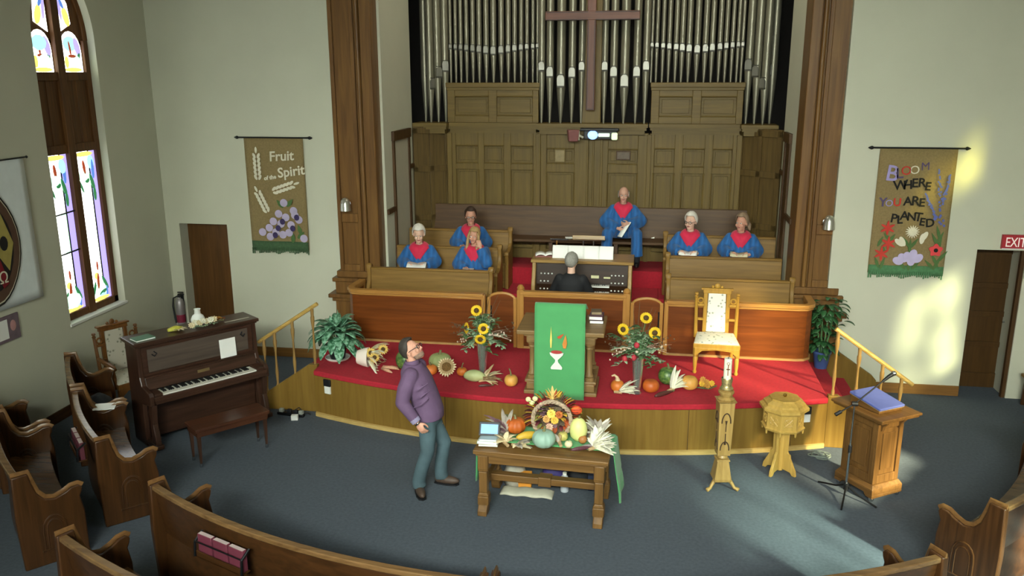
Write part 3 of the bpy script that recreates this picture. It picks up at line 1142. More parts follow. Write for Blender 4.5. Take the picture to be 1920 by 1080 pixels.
def pipe(x, y, rad, foot, mouth, top, turn=0.0):
    """one flue pipe: foot cone, mouth with lips, body"""
    m = MB()
    zf, zm = oz(foot), oz(mouth)
    h = rad * 2.6
    m.lathe([(0.018, zf), (rad, zm - 0.02), (rad, zm)], 16, (ox(x), y, 0))
    m.lathe([(rad, zm), (rad, zm + h), (rad, oz(top))], 16, (ox(x), y, 0))
    M = T(ox(x), y, 0) @ RZ(turn)
    w = rad * 0.82
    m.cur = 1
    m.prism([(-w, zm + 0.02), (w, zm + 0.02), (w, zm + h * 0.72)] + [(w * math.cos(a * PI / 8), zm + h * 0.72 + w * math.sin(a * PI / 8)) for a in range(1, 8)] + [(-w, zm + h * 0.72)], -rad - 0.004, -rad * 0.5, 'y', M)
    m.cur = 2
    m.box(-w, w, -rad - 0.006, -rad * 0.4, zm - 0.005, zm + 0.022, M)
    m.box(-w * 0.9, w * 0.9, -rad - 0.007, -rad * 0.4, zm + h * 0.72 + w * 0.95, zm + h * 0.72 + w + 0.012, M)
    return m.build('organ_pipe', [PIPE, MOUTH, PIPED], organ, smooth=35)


for xs_, sgn in (([-3.40, -3.31, -3.22, -3.12, -3.01, -2.90, -2.78, -2.655, -2.52, -2.40, -2.29, -2.18, -2.08, -1.98, -1.90], 0), ([0.0, 0.08, 0.18, 0.28, 0.39, 0.49, 0.60, 0.73, 0.86, 0.97, 1.09, 1.19, 1.29, 1.38, 1.45], 1)):
    for i, x in enumerate(xs_):
        t = 1 - abs(i - 7) / 7
        pipe(x, 0.12, 0.030 + 0.022 * t, 4.34, 4.90 - 0.10 * t ** 1.3, 7.1)
for x, mth, rad in ((-1.81, 4.53, 0.058), (-1.67, 4.43, 0.064), (-1.485, 4.27, 0.075), (-1.30, 4.42, 0.064), (-1.14, 4.53, 0.056), (-0.76, 4.53, 0.056), (-0.61, 4.43, 0.064), (-0.43, 4.27, 0.075), (-0.235, 4.43, 0.064), (-0.085, 4.53, 0.058)):
    pipe(x, -0.02, rad, 3.68, mth, 7.2, 0.0)
for x, y, mth, trn in ((-3.50, 0.10, 4.53, 0.35), (-3.62, 0.05, 4.43, 0.7), (-3.74, 0.0, 4.24, 1.1), (-3.86, 0.10, 4.45, 1.4), (1.57, 0.10, 4.53, -0.35), (1.70, 0.05, 4.43, -0.7), (1.83, 0.0, 4.24, -1.0), (1.95, 0.10, 4.45, -1.4)):
    pipe(x, y, 0.066, 3.68, mth, 7.2, trn)

# cross hung in front of the pipes
cr = thing('wooden_cross', 'large reddish wooden cross in front of the organ pipes', 'cross', (-0.975, 14.26, 3.90))
CRW = wood('cross_cherry', '#5b3a30', '#714a3d', 'z', 0.4)
m = MB()
m.box(-0.07, 0.07, 0, 0.08, 0, 2.9)
m.build('upright', CRW, cr, bevel=0.008)
m = MB()
m.box(-0.755, 0.77, -0.005, 0.085, 1.43, 1.57)
m.build('crossbar', wood('cross_cherry_x', '#5b3a30', '#714a3d', 'x', 0.4), cr, bevel=0.008)
m = MB()
for s in (-1, 1):
    m.box(s * 0.052 - 0.006, s * 0.052 + 0.006, -0.008, 0.01, 0.02, 1.42)
m.box(-0.058, 0.058, -0.008, 0.01, 0.012, 0.026)
for z in (1.437, 1.555):
    m.box(-0.74, -0.06, -0.012, 0.0, z - 0.006, z + 0.006)
    m.box(0.06, 0.755, -0.012, 0.0, z - 0.006, z + 0.006)
m.build('inlay_line', plain('cross_inlay', '#2c120e', 0.5), cr, smooth=0)

# things fixed under the pipe shelf
b = thing('wall_spotlight', 'dark bar lamp with bright glass face under the organ shelf', 'lamp', (-0.80, 14.26, 3.41))
m = MB()
m.box(-0.33, 0.31, -0.07, 0.12, 0.16, 0.20)
m.box(-0.27, 0.28, 0.0, 0.12, 0.02, 0.16)
m.build('housing', BLACK, b, bevel=0.01)
m = MB()
m.ell((-0.12, -0.02, 0.09), (0.085, 0.05, 0.075), 14)
m.build('lens', glow('lens_glow', '#8fb4ff', 2.0), b, smooth=180)
m = MB()
m.box(-0.03, 0.16, -0.015, 0.01, 0.06, 0.12)
m.build('tube', glow('tube_glow', '#cfe6cf', 1.0), b, bevel=0.02)
m = MB()
m.box(0.19, 0.29, -0.03, 0.02, 0.01, 0.13)
m.build('side_lens', glow('lens_pale', '#d8e8c0', 0.9), b, bevel=0.02)
b = thing('red_box', 'small dusty red box under the organ shelf, left of the lamp', 'box', (-1.24, 14.15, 3.40), 0.25)
m = MB()
m.frus(0, 0, 0, 0.19, 0.075, 0.06, 0.095, 0.08)
m.build('housing', plain('dusty_red', '#7c4a48', 0.6, 0.1), b, bevel=0.01)
m = MB()
m.box(0.085, 0.10, -0.06, 0.05, 0.02, 0.17)
m.tube([(0.10, 0, 0.10), (0.17, 0.02, 0.06)], 0.02, 8)
m.build('bracket', plain('pale_metal', '#b7b39c', 0.5), b)
for x, z, w, h, c, nm, lb in ((-1.485, 3.015, 0.19, 0.23, '#857349', 'framed_picture', 'small brown framed picture on the organ panel left of centre'), (-0.41, 3.075, 0.24, 0.15, '#5b4a38', 'plaque', 'dark rectangular plaque on the organ panel right of centre')):
    b = thing(nm, lb, nm.replace('_', ' '), (x, 14.43, z))
    m = MB()
    m.box(-w / 2, w / 2, 0, 0.03, 0, h)
    m.build('frame', DARKOAK if nm == 'plaque' else OAKX, b, bevel=0.004)
    m = MB()
    m.box(-w / 2 + 0.02, w / 2 - 0.02, -0.004, 0, 0.02, h - 0.02)
    m.build('face', plain(nm + '_face', c, 0.5, 0.2, 14), b)


# silver sconces on the pilasters
def sconce(x, y, z, label, tw):
    b = thing('wall_sconce', label, 'sconce', (x, y, z), tw, 'silver sconces on the pilasters')
    m = MB()
    m.lathe([(0.0, 0), (0.05, 0), (0.055, 0.015), (0.02, 0.03), (0, 0.03)], 16, M=T(0, 0, 0.09) @ RX(PI / 2))
    m.build('wall_plate', CHROME, b)
    m = MB()
    m.lathe([(0.0, 0.20), (0.035, 0.19), (0.062, 0.155), (0.075, 0.10), (0.082, 0.0), (0.078, 0.0), (0.068, 0.10), (0.05, 0.15), (0.0, 0.18)], 20, (0, -0.10, 0.0))
    m.build('lamp_shade', plain('silver_shade', '#c9c7bd', 0.28, 0.03, metal=0.85), b)
    m = MB()
    m.ell((0, -0.10, 0.045), (0.04, 0.04, 0.05), 12)
    m.build('bulb', glow('sconce_bulb', '#fff2d0', 0.8), b, smooth=180)
    m = MB()
    m.tube([(0, -0.02, 0.09), (0, -0.06, 0.17), (0, -0.10, 0.19)], 0.01, 8)
    m.build('arm', CHROME, b)


sconce(-4.51, 12.25, 2.48, 'silver wall sconce on the left pilaster, beside the Fruit banner', 0)
sconce(2.50, 12.23, 2.38, 'silver wall sconce on the right pilaster, beside the Bloom banner', 0.25)


# ------------------------------------------------------------------ choir rails
def rail_panel(name, label, pts, z0, z1, wid=0.05, cap=True):
    """boarded front following a plan line, with a cap rail and a shoe"""
    root = thing(name, label, 'choir rail', (pts[0][0], pts[0][1], z0))
    P_ = [(a - pts[0][0], b - pts[0][1]) for a, b in pts]
    H = z1 - z0
    m = MB()
    k = len(P_)
    nrm = []
    for i in range(k):
        a, b = P_[max(0, i - 1)], P_[min(k - 1, i + 1)]
        dx, dy = b[0] - a[0], b[1] - a[1]
        l = math.hypot(dx, dy)
        nrm.append((dy / l, -dx / l))

    def strip(mb, off0, off1, za, zb):
        vs = []
        for (x, y), (nx, ny) in zip(P_, nrm):
            vs += [(x + nx * off0, y + ny * off0, za), (x + nx * off1, y + ny * off1, za), (x + nx * off1, y + ny * off1, zb), (x + nx * off0, y + ny * off0, zb)]
        fs = []
        for i in range(k - 1):
            for j in range(4):
                j2 = (j + 1) % 4
                fs.append((i * 4 + j, i * 4 + j2, i * 4 + 4 + j2, i * 4 + 4 + j))
        fs += [(0, 1, 2, 3), (4 * k - 1, 4 * k - 2, 4 * k - 3, 4 * k - 4)]
        mb.add(vs, fs)
    strip(m, -wid / 2, wid / 2, 0, H - 0.04)
    m.build('panel', RAILW, root, smooth=30)
    m = MB()
    strip(m, -wid / 2 - 0.02, wid / 2 + 0.035, H - 0.05, H)
    strip(m, -wid / 2 - 0.01, wid / 2 + 0.018, H - 0.085, H - 0.05)
    m.build('cap_rail', GOLDW, root, smooth=30, bevel=0.008)
    m = MB()
    strip(m, -wid / 2, wid / 2 + 0.02, 0, 0.03)
    m.build('shoe', plain('shoe_gold', '#a98350', 0.4), root, smooth=30)
    for i in (0, k - 1):
        x, y = P_[i]
        m = MB()
        m.box(x - 0.03, x + 0.03, y - wid / 2 - 0.02, y + wid / 2 + 0.02, 0, H - 0.02)
        m.build('end_post', GOLDZ, root, smooth=0, bevel=0.01)
    return root


rail_panel('choir_rail', 'cherry panelled choir rail in front of the left choir pews', [(-4.27, 12.10), (-4.29, 11.70), (-4.28, 11.60), (-4.22, 11.52), (-4.10, 11.50), (-2.26, 11.50)], PH, 1.435)
rail_panel('choir_rail', 'cherry panelled choir rail with rounded end in front of the right choir pews', [(0.33, 11.50), (2.10, 11.50), (2.20, 11.52), (2.27, 11.59), (2.29, 11.70), (2.29, 12.05)], PH, 1.445)
scr = rail_panel('organ_screen', 'low wooden screen in front of the organist, behind the pulpit', [(-1.72, 11.50), (-0.22, 11.50)], PH, 1.50)
for x in (0.0, 1.50):
    m = MB()
    m.box(x - 0.05, x + 0.05, -0.05, 0.05, 0, 0.865)
    m.lathe([(0.045, 0.86), (0.055, 0.89), (0.03, 0.93), (0.0, 0.94)], 12, (x, 0, 0))
    m.build('newel_post', GOLDZ, scr, bevel=0.008)
for x0, x1, lb in ((-2.18, -1.80, 'round-topped swing gate left of the organ screen'), (-0.14, 0.265, 'round-topped swing gate right of the organ screen')):
    b = thing('choir_gate', lb, 'gate', (x0, 11.5, PH))
    w = x1 - x0
    m = MB()
    pts = [(0, 0.06), (w, 0.06), (w, 0.70)] + [(w / 2 + w / 2 * math.cos(PI * i / 10), 0.70 + 0.10 * math.sin(PI * i / 10)) for i in range(1, 10)] + [(0, 0.70)]
    m.prism(pts, -0.02, 0.02, 'y')
    m.build('panel', RAILW, b, smooth=30, bevel=0.006)
    m = MB()
    m.tube([(0, 0, 0.70)] + [(w / 2 - w / 2 * math.cos(PI * i / 10), 0, 0.70 + 0.10 * math.sin(PI * i / 10)) for i in range(1, 10)] + [(w, 0, 0.70)], 0.024, 8)
    m.build('cap_rail', GOLDW, b)
    for x in (0.0, w):
        m = MB()
        m.box(x - 0.025, x + 0.025, -0.03, 0.03, 0, 0.74)
        m.build('end_post', GOLDZ, b, smooth=0, bevel=0.008)
    m = MB()
    hx = 0.035 if x0 < -1 else w - 0.035
    m.tube([(hx, -0.03, 0.30), (hx, -0.035, 0.62)], 0.010, 6)
    m.build('hinge_rod', DARKM, b)


# ------------------------------------------------------------------ choir pews
def choir_pew(label, x0, x1, y, zf, zt, ends=(1, 1), group='choir pews', sw=0.40):
    root = thing('choir_pew', label, 'pew', (x0, y, zf), 0, group)
    L, H = x1 - x0, zt - zf
    m = MB()
    m.prism([(-0.05, 0.44), (-0.08, 0.44), (-0.035, H - 0.02), (0.0, H - 0.02), (-0.01, 0.44)], 0, L, 'x')
    m.prism([(0.0, 0.0), (-0.02, 0.0), (-0.05, 0.44), (-0.02, 0.44)], 0, L, 'x')
    m.build('backrest', PEWL, root, smooth=0, bevel=0.004)
    m = MB()
    m.box(0, L, -0.055, 0.02, H - 0.03, H + 0.008)
    m.build('cap_rail', PEWL, root, bevel=0.008)
    m = MB()
    m.box(0, L, -sw - 0.06, -0.05, 0.40, 0.44)
    m.box(0.03, L - 0.03, -sw + 0.02, -sw + 0.05, 0.0, 0.40)
    m.build('seat', PEWL, root, smooth=0, bevel=0.006)
    for i, x in enumerate((0.0, L)):
        if not ends[i]:
            continue
        m = MB()
        prof = [(0.03, 0), (0.03, H + 0.05), (-0.06, H + 0.06), (-0.085, H + 0.0), (-0.07, H - 0.10), (-0.09, H - 0.20), (-0.16, 0.64), (-0.30, 0.60), (-sw - 0.02, 0.62), (-sw - 0.08, 0.58), (-sw - 0.05, 0.52), (-sw - 0.06, 0)]
        m.prism(prof, x - 0.03, x + 0.03, 'x')
        m.build('end_panel', PEWZ, root, smooth=30, bevel=0.010)
        m = MB()
        m.lathe([(0, -0.045), (0.04, -0.04), (0.048, -0.02), (0.048, 0.02), (0.04, 0.04), (0, 0.045)], 14, M=T(x, -0.03, H + 0.02) @ RY(PI / 2))
        m.build('scroll', PEWZ, root, smooth=40)
        m = MB()
        m.lathe([(0, -0.04), (0.035, -0.035), (0.042, 0), (0.035, 0.035), (0, 0.04)], 14, M=T(x, -sw - 0.045, 0.585) @ RY(PI / 2))
        m.build('scroll', PEWZ, root, smooth=40)
    return root


choir_pew('front left choir pew, empty, just behind the left rail', -4.18, -2.27, 12.20, PH, 1.605)
choir_pew('second left choir pew, holding the two women nearest the front', -3.96, -2.27, 12.97, 0.87, 1.80, (0, 1))
choir_pew('third left choir pew, holding the dark-haired singer with glasses', -3.96, -2.22, 13.72, 1.05, 1.95, (0, 1))
choir_pew('front right choir pew, empty, just behind the right rail', 0.36, 2.10, 12.20, PH, 1.605)
choir_pew('second right choir pew, glossy and empty, in front of the two right singers', 0.36, 2.06, 12.97, 0.87, 1.76, (1, 0))
choir_pew('third right choir pew, holding the two right singers', 0.33, 2.06, 13.72, 1.05, 1.95, (1, 0))

# long bench against the organ front
root = thing('long_bench', 'long dark bench against the organ front, holding the seated man', 'bench', (-3.80, 14.39, 1.33))
BB = wood('bench_brown', '#4a3420', '#5e442b', 'x', 0.45, coat=0.04)
m = MB()
m.prism([(-0.02, 0.40), (-0.10, 0.40), (-0.05, 0.95), (0.0, 0.95)], 0, 5.55, 'x')
m.build('backrest', BB, root, smooth=0, bevel=0.006)
m = MB()
m.box(0, 5.55, -0.50, -0.06, 0.40, 0.445)
m.build('seat', BB, root, smooth=0, bevel=0.008)
for i in range(6):
    x = 0.03 + i * 1.098
    m = MB()
    m.prism([(-0.02, 0), (-0.46, 0), (-0.44, 0.40), (-0.02, 0.40)], x - 0.03, x + 0.03, 'x')
    m.build('leg', BB, root, smooth=0)

# things lying on the bench
b = thing('hymn_book', 'red hymn book lying on the back bench, left of the seated man', 'book', (-1.02, 14.12, 1.775), 0.1)
m = MB()
m.box(-0.12, 0.12, -0.08, 0.08, 0, 0.03)
m.build('cover', plain('maroon_cover', '#6b2630', 0.5, 0.06), b, bevel=0.004)
m = MB()
m.box(-0.115, 0.122, -0.082, 0.075, 0.005, 0.025)
m.build('pages', PAPER, b)
b = thing('folded_paper', 'small white folded paper on the back bench beside the red book', 'paper', (-1.28, 14.10, 1.775), 0.2)
m = MB()
m.box(-0.06, 0.06, -0.05, 0.05, 0, 0.018)
m.build('sheet', PAPER, b, bevel=0.004)
b = thing('folded_paper', 'white paper standing on the back bench, right of the seated man', 'paper', (0.10, 14.30, 1.775), -0.1)
m = MB()
m.prism([(0.0, 0.0), (-0.006, 0.0), (0.05, 0.16), (0.056, 0.16)], -0.06, 0.06, 'x')
m.build('sheet', PAPER, b)

# ------------------------------------------------------------------ organ console
con = thing('organ_console', 'wooden organ console with two keyboards and stop knobs', 'organ console', (-0.92, 12.25, PH))
con.scale = (1, 1, 0.93)
CON = wood('console_oak', '#8a6a3a', '#a98850', 'z', 0.35, coat=0.2)
CONX = wood('console_oak_x', '#8a6a3a', '#a98850', 'x', 0.35, coat=0.2)
CDK = wood('console_dark', '#2a1a10', '#3a2618', 'x', 0.4)
for s in (-1, 1):
    m = MB()
    m.prism([(0.62, 0.0), (0.62, 1.20), (0.10, 1.20), (-0.04, 0.80), (-0.06, 0.66), (-0.06, 0.0)], s * 0.72 - 0.03, s * 0.72 + 0.03, 'x')
    m.build('side_panel', CON, con, smooth=0, bevel=0.012)
m = MB()
m.box(-0.77, 0.77, 0.06, 0.66, 1.16, 1.21)
m.build('top', CONX, con, bevel=0.01)
m = MB()
m.box(-0.69, 0.69, 0.25, 0.62, 0.0, 1.16)
m.prism([(0.25, 0.64), (0.25, 1.16), (0.16, 1.16), (0.12, 0.80), (-0.02, 0.68), (-0.02, 0.64)], -0.69, 0.69, 'x')
m.build('inner_case', CDK, con, smooth=0)
for k, (y, z) in enumerate(((-0.06, 0.70), (0.02, 0.79))):
    m = MB()
    m.box(-0.34, 0.42, y, y + 0.14, z, z + 0.025)
    m.build('keyboard', PAPER, con, bevel=0.004)
    m = MB()
    for i in range(24):
        if i % 7 in (2, 6):
            continue
        x = -0.30 + 0.70 * i / 24
        m.box(x, x + 0.014, y + 0.05, y + 0.14, z + 0.025, z + 0.036)
    m.build('black_keys', BLACK, con, smooth=0)
for s in (-1, 1):
    for r_ in range(3):
        for c_ in range(4):
            if s < 0 and r_ == 1 and c_ == 0:
                continue
            m = MB()
            x = s * (0.45 + 0.055 * c_)
            z = 0.74 + 0.115 * r_
            m.lathe([(0.011, 0), (0.014, 0.02), (0.010, 0.028), (0, 0.03)], 8, M=T(x, 0.04 + 0.045 * r_, z) @ RX(PI / 2 - 0.3))
            m.build('stop_knob', PAPER, con)
m = MB()
for x, w, h in ((0.02, 0.10, 0.03), (0.20, 0.12, 0.05), (0.38, 0.10, 0.03)):
    m.box(x - w / 2, x + w / 2, 0.10, 0.125, 0.92, 0.92 + h)
m.build('stop_tabs', plain('cream_tabs', '#d9d5a8', 0.5), con, bevel=0.006)
m = MB()
m.prism([(0.22, 1.13), (0.24, 1.13), (0.30, 1.36), (0.28, 1.36)], -0.47, 0.46, 'x')
m.build('music_desk', DARKOAKX, con, bevel=0.004)
# sheets on the desk
for i, (x, w, lb) in enumerate(((-0.345, 0.23, 'leftmost white music sheet on the organ desk'), (-0.11, 0.24, 'white music sheet on the organ desk behind the organist head'), (0.125, 0.235, 'third white music sheet on the organ desk, right of the organist'), (0.35, 0.22, 'rightmost white music sheet on the organ desk'))):
    b = thing('music_sheet', lb, 'sheet music', (-0.92 + x, 12.25 + 0.20, PH + 1.052), 0, 'sheets on the organ desk')
    m = MB()
    m.grid(lambda u, v: ((u - 0.5) * w, 0.075 * v + 0.006 * math.sin(u * PI), 0.265 * v), 8, 4)
    m.build('sheet', plain('bright_paper', '#f7f7f4', 0.7, 0.01), b, smooth=180, solid=0.003)
b = thing('hymn_book_stack', 'open white book lying on the left end of the organ console', 'book', (-1.50, 12.60, PH + 1.130), 0.15)
m = MB()
m.grid(lambda u, v: ((u - 0.5) * 0.30, (v - 0.5) * 0.22, 0.02 + 0.025 * abs(math.sin(u * 2 * PI)) ** 0.7), 17, 3)
m.build('pages', PAPER, b, smooth=60, solid=0.012)
m = MB()
m.box(-0.16, 0.16, -0.12, 0.12, 0.0, 0.012)
m.build('cover', plain('pink_cover', '#a36a66', 0.6), b, bevel=0.003)
b = thing('music_stand', 'flat wooden conductor music stand behind the organ console', 'music stand', (-0.89, 13.1, 1.05))
m = MB()
m.box(-0.26, 0.26, -0.14, 0.14, 0.86, 0.89, RX(-0.2) @ T(0, 0.17, 0.02))
m.box(-0.26, 0.26, -0.15, -0.12, 0.87, 0.93, RX(-0.2) @ T(0, 0.17, 0.02))
m.build('desk', CONX, b, bevel=0.004)
m = MB()
for x in (-0.07, 0.09):
    m.cyl((x, 0, 0.02), (x, 0, 0.88), 0.012, n=8)
m.box(-0.2, 0.2, -0.15, 0.15, 0, 0.025)
m.build('stem', CHROME, b)
b = thing('music_stand', 'slim black music stand behind the left end of the organ console', 'music stand', (-1.38, 13.1, 1.05))
m = MB()
m.box(-0.14, 0.14, -0.10, 0.10, 0.86, 0.875, RX(-0.25) @ T(0, 0.2, 0.02))
m.build('desk', BLACK, b, bevel=0.003)
m = MB()
m.cyl((0, 0, 0.02), (0, 0, 0.87), 0.010, n=8)
for i in range(3):
    a = i * 2 * PI / 3
    m.tube([(0, 0, 0.10), (0.20 * math.cos(a), 0.20 * math.sin(a), 0.008)], 0.008, 6)
m.build('stem', GOLDZ, b)
b = thing('organist_bench', 'low dark bench under the organist', 'bench', (-1.0, 11.80, PH))
m = MB()
m.box(-0.45, 0.45, -0.16, 0.16, 0.42, 0.46)
m.build('seat', CDK, b, bevel=0.008)
for x in (-0.40, 0.40):
    m = MB()
    m.box(x - 0.025, x + 0.025, -0.14, 0.14, 0, 0.42)
    m.build('leg', CDK, b, bevel=0.006)
# ------------------------------------------------------------------ pulpit
PULW = wood('pulpit_oak', '#6f5635', '#8e7148', 'x', 0.45)
PULZ = wood('pulpit_oak_z', '#6f5635', '#8e7148', 'z', 0.45)
pu = thing('pulpit', 'carved oak pulpit with corner columns, draped with a green cloth', 'pulpit', (-0.965, 10.02, PH))
m = MB()
m.box(-0.45, 0.45, -0.32, 0.32, 0, 0.05)
m.box(-0.42, 0.42, -0.29, 0.29, 0.05, 0.15)
m.box(-0.44, 0.44, -0.31, 0.31, 0.15, 0.19)
m.build('base', PULW, pu, smooth=0, bevel=0.012)
m = MB()
m.box(-0.30, 0.30, -0.20, 0.24, 0.19, 0.66)
m.box(-0.24, 0.24, -0.215, -0.20, 0.26, 0.60)
m.build('body', PULZ, pu, smooth=0, bevel=0.01)
for x in (-0.35, 0.35):
    for y in (-0.23, 0.23):
        m = MB()
        m.lathe([(0.065, 0.19), (0.065, 0.215), (0.05, 0.23), (0.06, 0.25), (0.042, 0.275), (0.036, 0.45), (0.038, 0.58), (0.05, 0.60), (0.046, 0.62), (0.066, 0.645), (0.066, 0.66)], 18, (x, y, 0))
        m.build('column', PULZ, pu)
m = MB()
m.box(-0.42, 0.42, -0.30, 0.30, 0.66, 0.75)
m.box(-0.45, 0.45, -0.33, 0.33, 0.75, 0.79)
m.box(-0.53, 0.53, -0.40, 0.40, 0.79, 0.845)
m.build('top', PULW, pu, smooth=0, bevel=0.012)
m = MB()
m.prism([(-0.37, 0.845), (-0.37, 1.155), (-0.33, 1.17), (0.16, 0.96), (0.20, 0.90), (0.20, 0.845)], -0.285, 0.285, 'x')
m.build('reading_desk', PULW, pu, smooth=0, bevel=0.006)

CLOTHG = plain('green_cloth', '#4a985c', 0.85, 0.05, 5, bump=0.15, bscale=300, sheen=0.2)
cl = thing('pulpit_cloth', 'green pulpit cloth with white chalice and red flames', 'cloth', (-0.965, 10.02, PH))
path = [(0.05, 1.020), (-0.10, 1.085), (-0.32, 1.180), (-0.365, 1.178), (-0.392, 1.15), (-0.41, 0.92), (-0.418, 0.80), (-0.424, 0.4), (-0.428, 0.0)]


def along(v):
    t = v * (len(path) - 1)
    i = min(int(t), len(path) - 2)
    f_ = t - i
    return (path[i][0] * (1 - f_) + path[i + 1][0] * f_, path[i][1] * (1 - f_) + path[i + 1][1] * f_)


m = MB()
m.grid(lambda u, v: ((u - 0.5) * 0.61, along(v)[0] - 0.012 * max(0, v - 0.66) * math.sin(u * 9), along(v)[1]), 14, 33)
m.build('cloth', CLOTHG, cl, smooth=60, solid=0.008)


def front_flat(mname, mat, shapes, y):
    m = MB()
    for pts in shapes:
        m.prism(pts, y, y + 0.004, 'y')
    return m.build(mname, mat, cl, smooth=0)


ccx = -0.03
WF = plain('white_felt', '#d9dcd4', 0.9, 0.04)
front_flat('chalice', WF, [[(ccx - 0.085, 0.60), (ccx + 0.085, 0.60), (ccx + 0.075, 0.57), (ccx + 0.035, 0.53), (ccx + 0.015, 0.51), (ccx + 0.02, 0.48), (ccx + 0.06, 0.43), (ccx + 0.07, 0.41), (ccx + 0.065, 0.39), (ccx - 0.065, 0.39), (ccx - 0.07, 0.41), (ccx - 0.06, 0.43), (ccx - 0.02, 0.48), (ccx - 0.015, 0.51), (ccx - 0.035, 0.53), (ccx - 0.075, 0.57)]], -0.462)
front_flat('wine', plain('wine_felt', '#a83a36', 0.9), [[(ccx + 0.07 * math.cos(a * PI / 8), 0.61 + 0.022 * math.sin(a * PI / 8)) for a in range(16)]], -0.467)


def flame(x, z, w, h, lean):
    return [(x - w * 0.3, z), (x + w * 0.3, z), (x + w * 0.6, z + h * 0.35), (x + w * 0.3 + lean * 0.6, z + h * 0.7), (x + lean, z + h), (x - w * 0.3 + lean * 0.5, z + h * 0.65), (x - w * 0.55, z + h * 0.3)]


front_flat('pale_flame', plain('pale_flame', '#d6c96a', 0.9), [flame(-0.10, 0.66, 0.022, 0.27, 0.0)], -0.460)
front_flat('orange_flame', plain('orange_flame', '#c9803a', 0.9), [flame(0.065, 0.66, 0.05, 0.17, 0.01)], -0.460)
front_flat('red_flame', plain('red_flame', '#c0502e', 0.9), [flame(0.0, 0.78, 0.05, 0.06, 0.05)], -0.458)

# books on the pulpit
for i, (dx, dy, z, w, d, h, c, rz, lb) in enumerate(((0.41, 0.12, 0.0, 0.17, 0.24, 0.040, '#4a3d3a', 0.03, 'lower white-paged book lying on the pulpit top'), (0.405, 0.13, 0.042, 0.17, 0.23, 0.045, '#6c4d5a', -0.04, 'upper white-paged book lying on the pulpit top'), (0.40, 0.17, 0.09, 0.13, 0.16, 0.035, '#6a5a48', 0.1, 'small brown book topmost on the pulpit book stack'))):
    b = thing('book', lb, 'book', (-0.965 + dx, 10.02 + dy, PH + 0.846 + z), rz)
    m = MB()
    m.box(-w / 2, w / 2, -d / 2, d / 2, 0, 0.004)
    m.box(-w / 2, w / 2, -d / 2, d / 2, h - 0.004, h)
    m.box(w / 2 - 0.004, w / 2, -d / 2, d / 2, 0, h)
    m.build('cover', plain('book_cover_%d' % i, c, 0.6), b, smooth=0)
    m = MB()
    m.box(-w / 2 + 0.003, w / 2 - 0.006, -d / 2 + 0.003, d / 2 - 0.003, 0.004, h - 0.004)
    m.build('pages', PAPER if i < 2 else plain('brown_pages', '#8d7a5c', 0.7), b, smooth=0)

# ------------------------------------------------------------------ communion table
tb = thing('communion_table', 'oak communion table loaded with harvest vegetables', 'table', (-0.955, 8.16, 0), R(-3.2))
m = MB()
m.box(-0.70, 0.70, -0.36, 0.36, 0.69, 0.735)
m.box(-0.68, 0.68, -0.34, 0.34, 0.665, 0.69)
m.build('tabletop', TABW, tb, smooth=0, bevel=0.008)
m = MB()
m.box(-0.62, 0.62, -0.29, -0.265, 0.565, 0.665)
m.box(-0.62, 0.62, 0.265, 0.29, 0.565, 0.665)
m.box(-0.62, -0.595, -0.29, 0.29, 0.565, 0.665)
m.box(0.595, 0.62, -0.29, 0.29, 0.565, 0.665)
m.build('apron', TABW, tb, smooth=0, bevel=0.004)
for sx in (-1, 1):
    for sy in (-1, 1):
        m = MB()
        cx, cy = sx * 0.605, sy * 0.275
        m.box(cx - 0.055, cx + 0.055, cy - 0.05, cy + 0.05, 0.50, 0.665)
        m.box(cx - 0.045, cx + 0.045, cy - 0.045, cy + 0.045, 0.24, 0.48)
        m.frus(cx, cy, 0.48, 0.50, 0.045, 0.045, 0.06, 0.055)
        m.frus(cx, cy, 0.20, 0.24, 0.06, 0.055, 0.045, 0.045)
        m.box(cx - 0.06, cx + 0.06, cy - 0.055, cy + 0.055, 0.10, 0.20)
        m.prism([(cy - sy * 0.05, 0.11), (cy + sy * 0.055, 0.11), (cy + sy * 0.10, 0.05), (cy + sy * 0.11, 0.0), (cy - sy * 0.02, 0.0), (cy - sy * 0.04, 0.05)], cx - 0.05, cx + 0.05, 'x')
        m.build('leg', TABZ, tb, smooth=0, bevel=0.010)
for sx in (-1, 1):
    m = MB()
    m.box(sx * 0.605 - 0.025, sx * 0.605 + 0.025, -0.24, 0.24, 0.27, 0.34)
    m.build('side_stretcher', TABZ, tb, smooth=0, bevel=0.006)
m = MB()
m.box(-0.59, 0.59, -0.05, 0.05, 0.255, 0.33)
m.box(-0.07, 0.07, -0.065, 0.065, 0.24, 0.345)
m.build('stretcher', TABW, tb, smooth=0, bevel=0.008)

run = thing('table_runner', 'green cloth lying across the table and hanging at both ends', 'cloth', (-0.955, 8.16, 0), R(-3.2))
pth = [(-0.735, 0.26), (-0.725, 0.60), (-0.715, 0.725), (-0.70, 0.745), (0, 0.744), (0.70, 0.745), (0.725, 0.725), (0.75, 0.55), (0.79, 0.30), (0.80, 0.16)]


def along2(u):
    t = u * (len(pth) - 1)
    i = min(int(t), len(pth) - 2)
    f_ = t - i
    return (pth[i][0] * (1 - f_) + pth[i + 1][0] * f_, pth[i][1] * (1 - f_) + pth[i + 1][1] * f_)


m = MB()
m.grid(lambda u, v: (along2(u)[0] + (0.015 * math.sin(v * 10) if (u < 0.15 or u > 0.85) else 0), -0.12 + 0.44 * v + (0.02 if u > 0.9 else 0), along2(u)[1] - (0.04 * math.sin(v * 5) if u > 0.95 else 0)), 46, 12)
m.build('cloth', CLOTHG, run, smooth=60, solid=0.006)

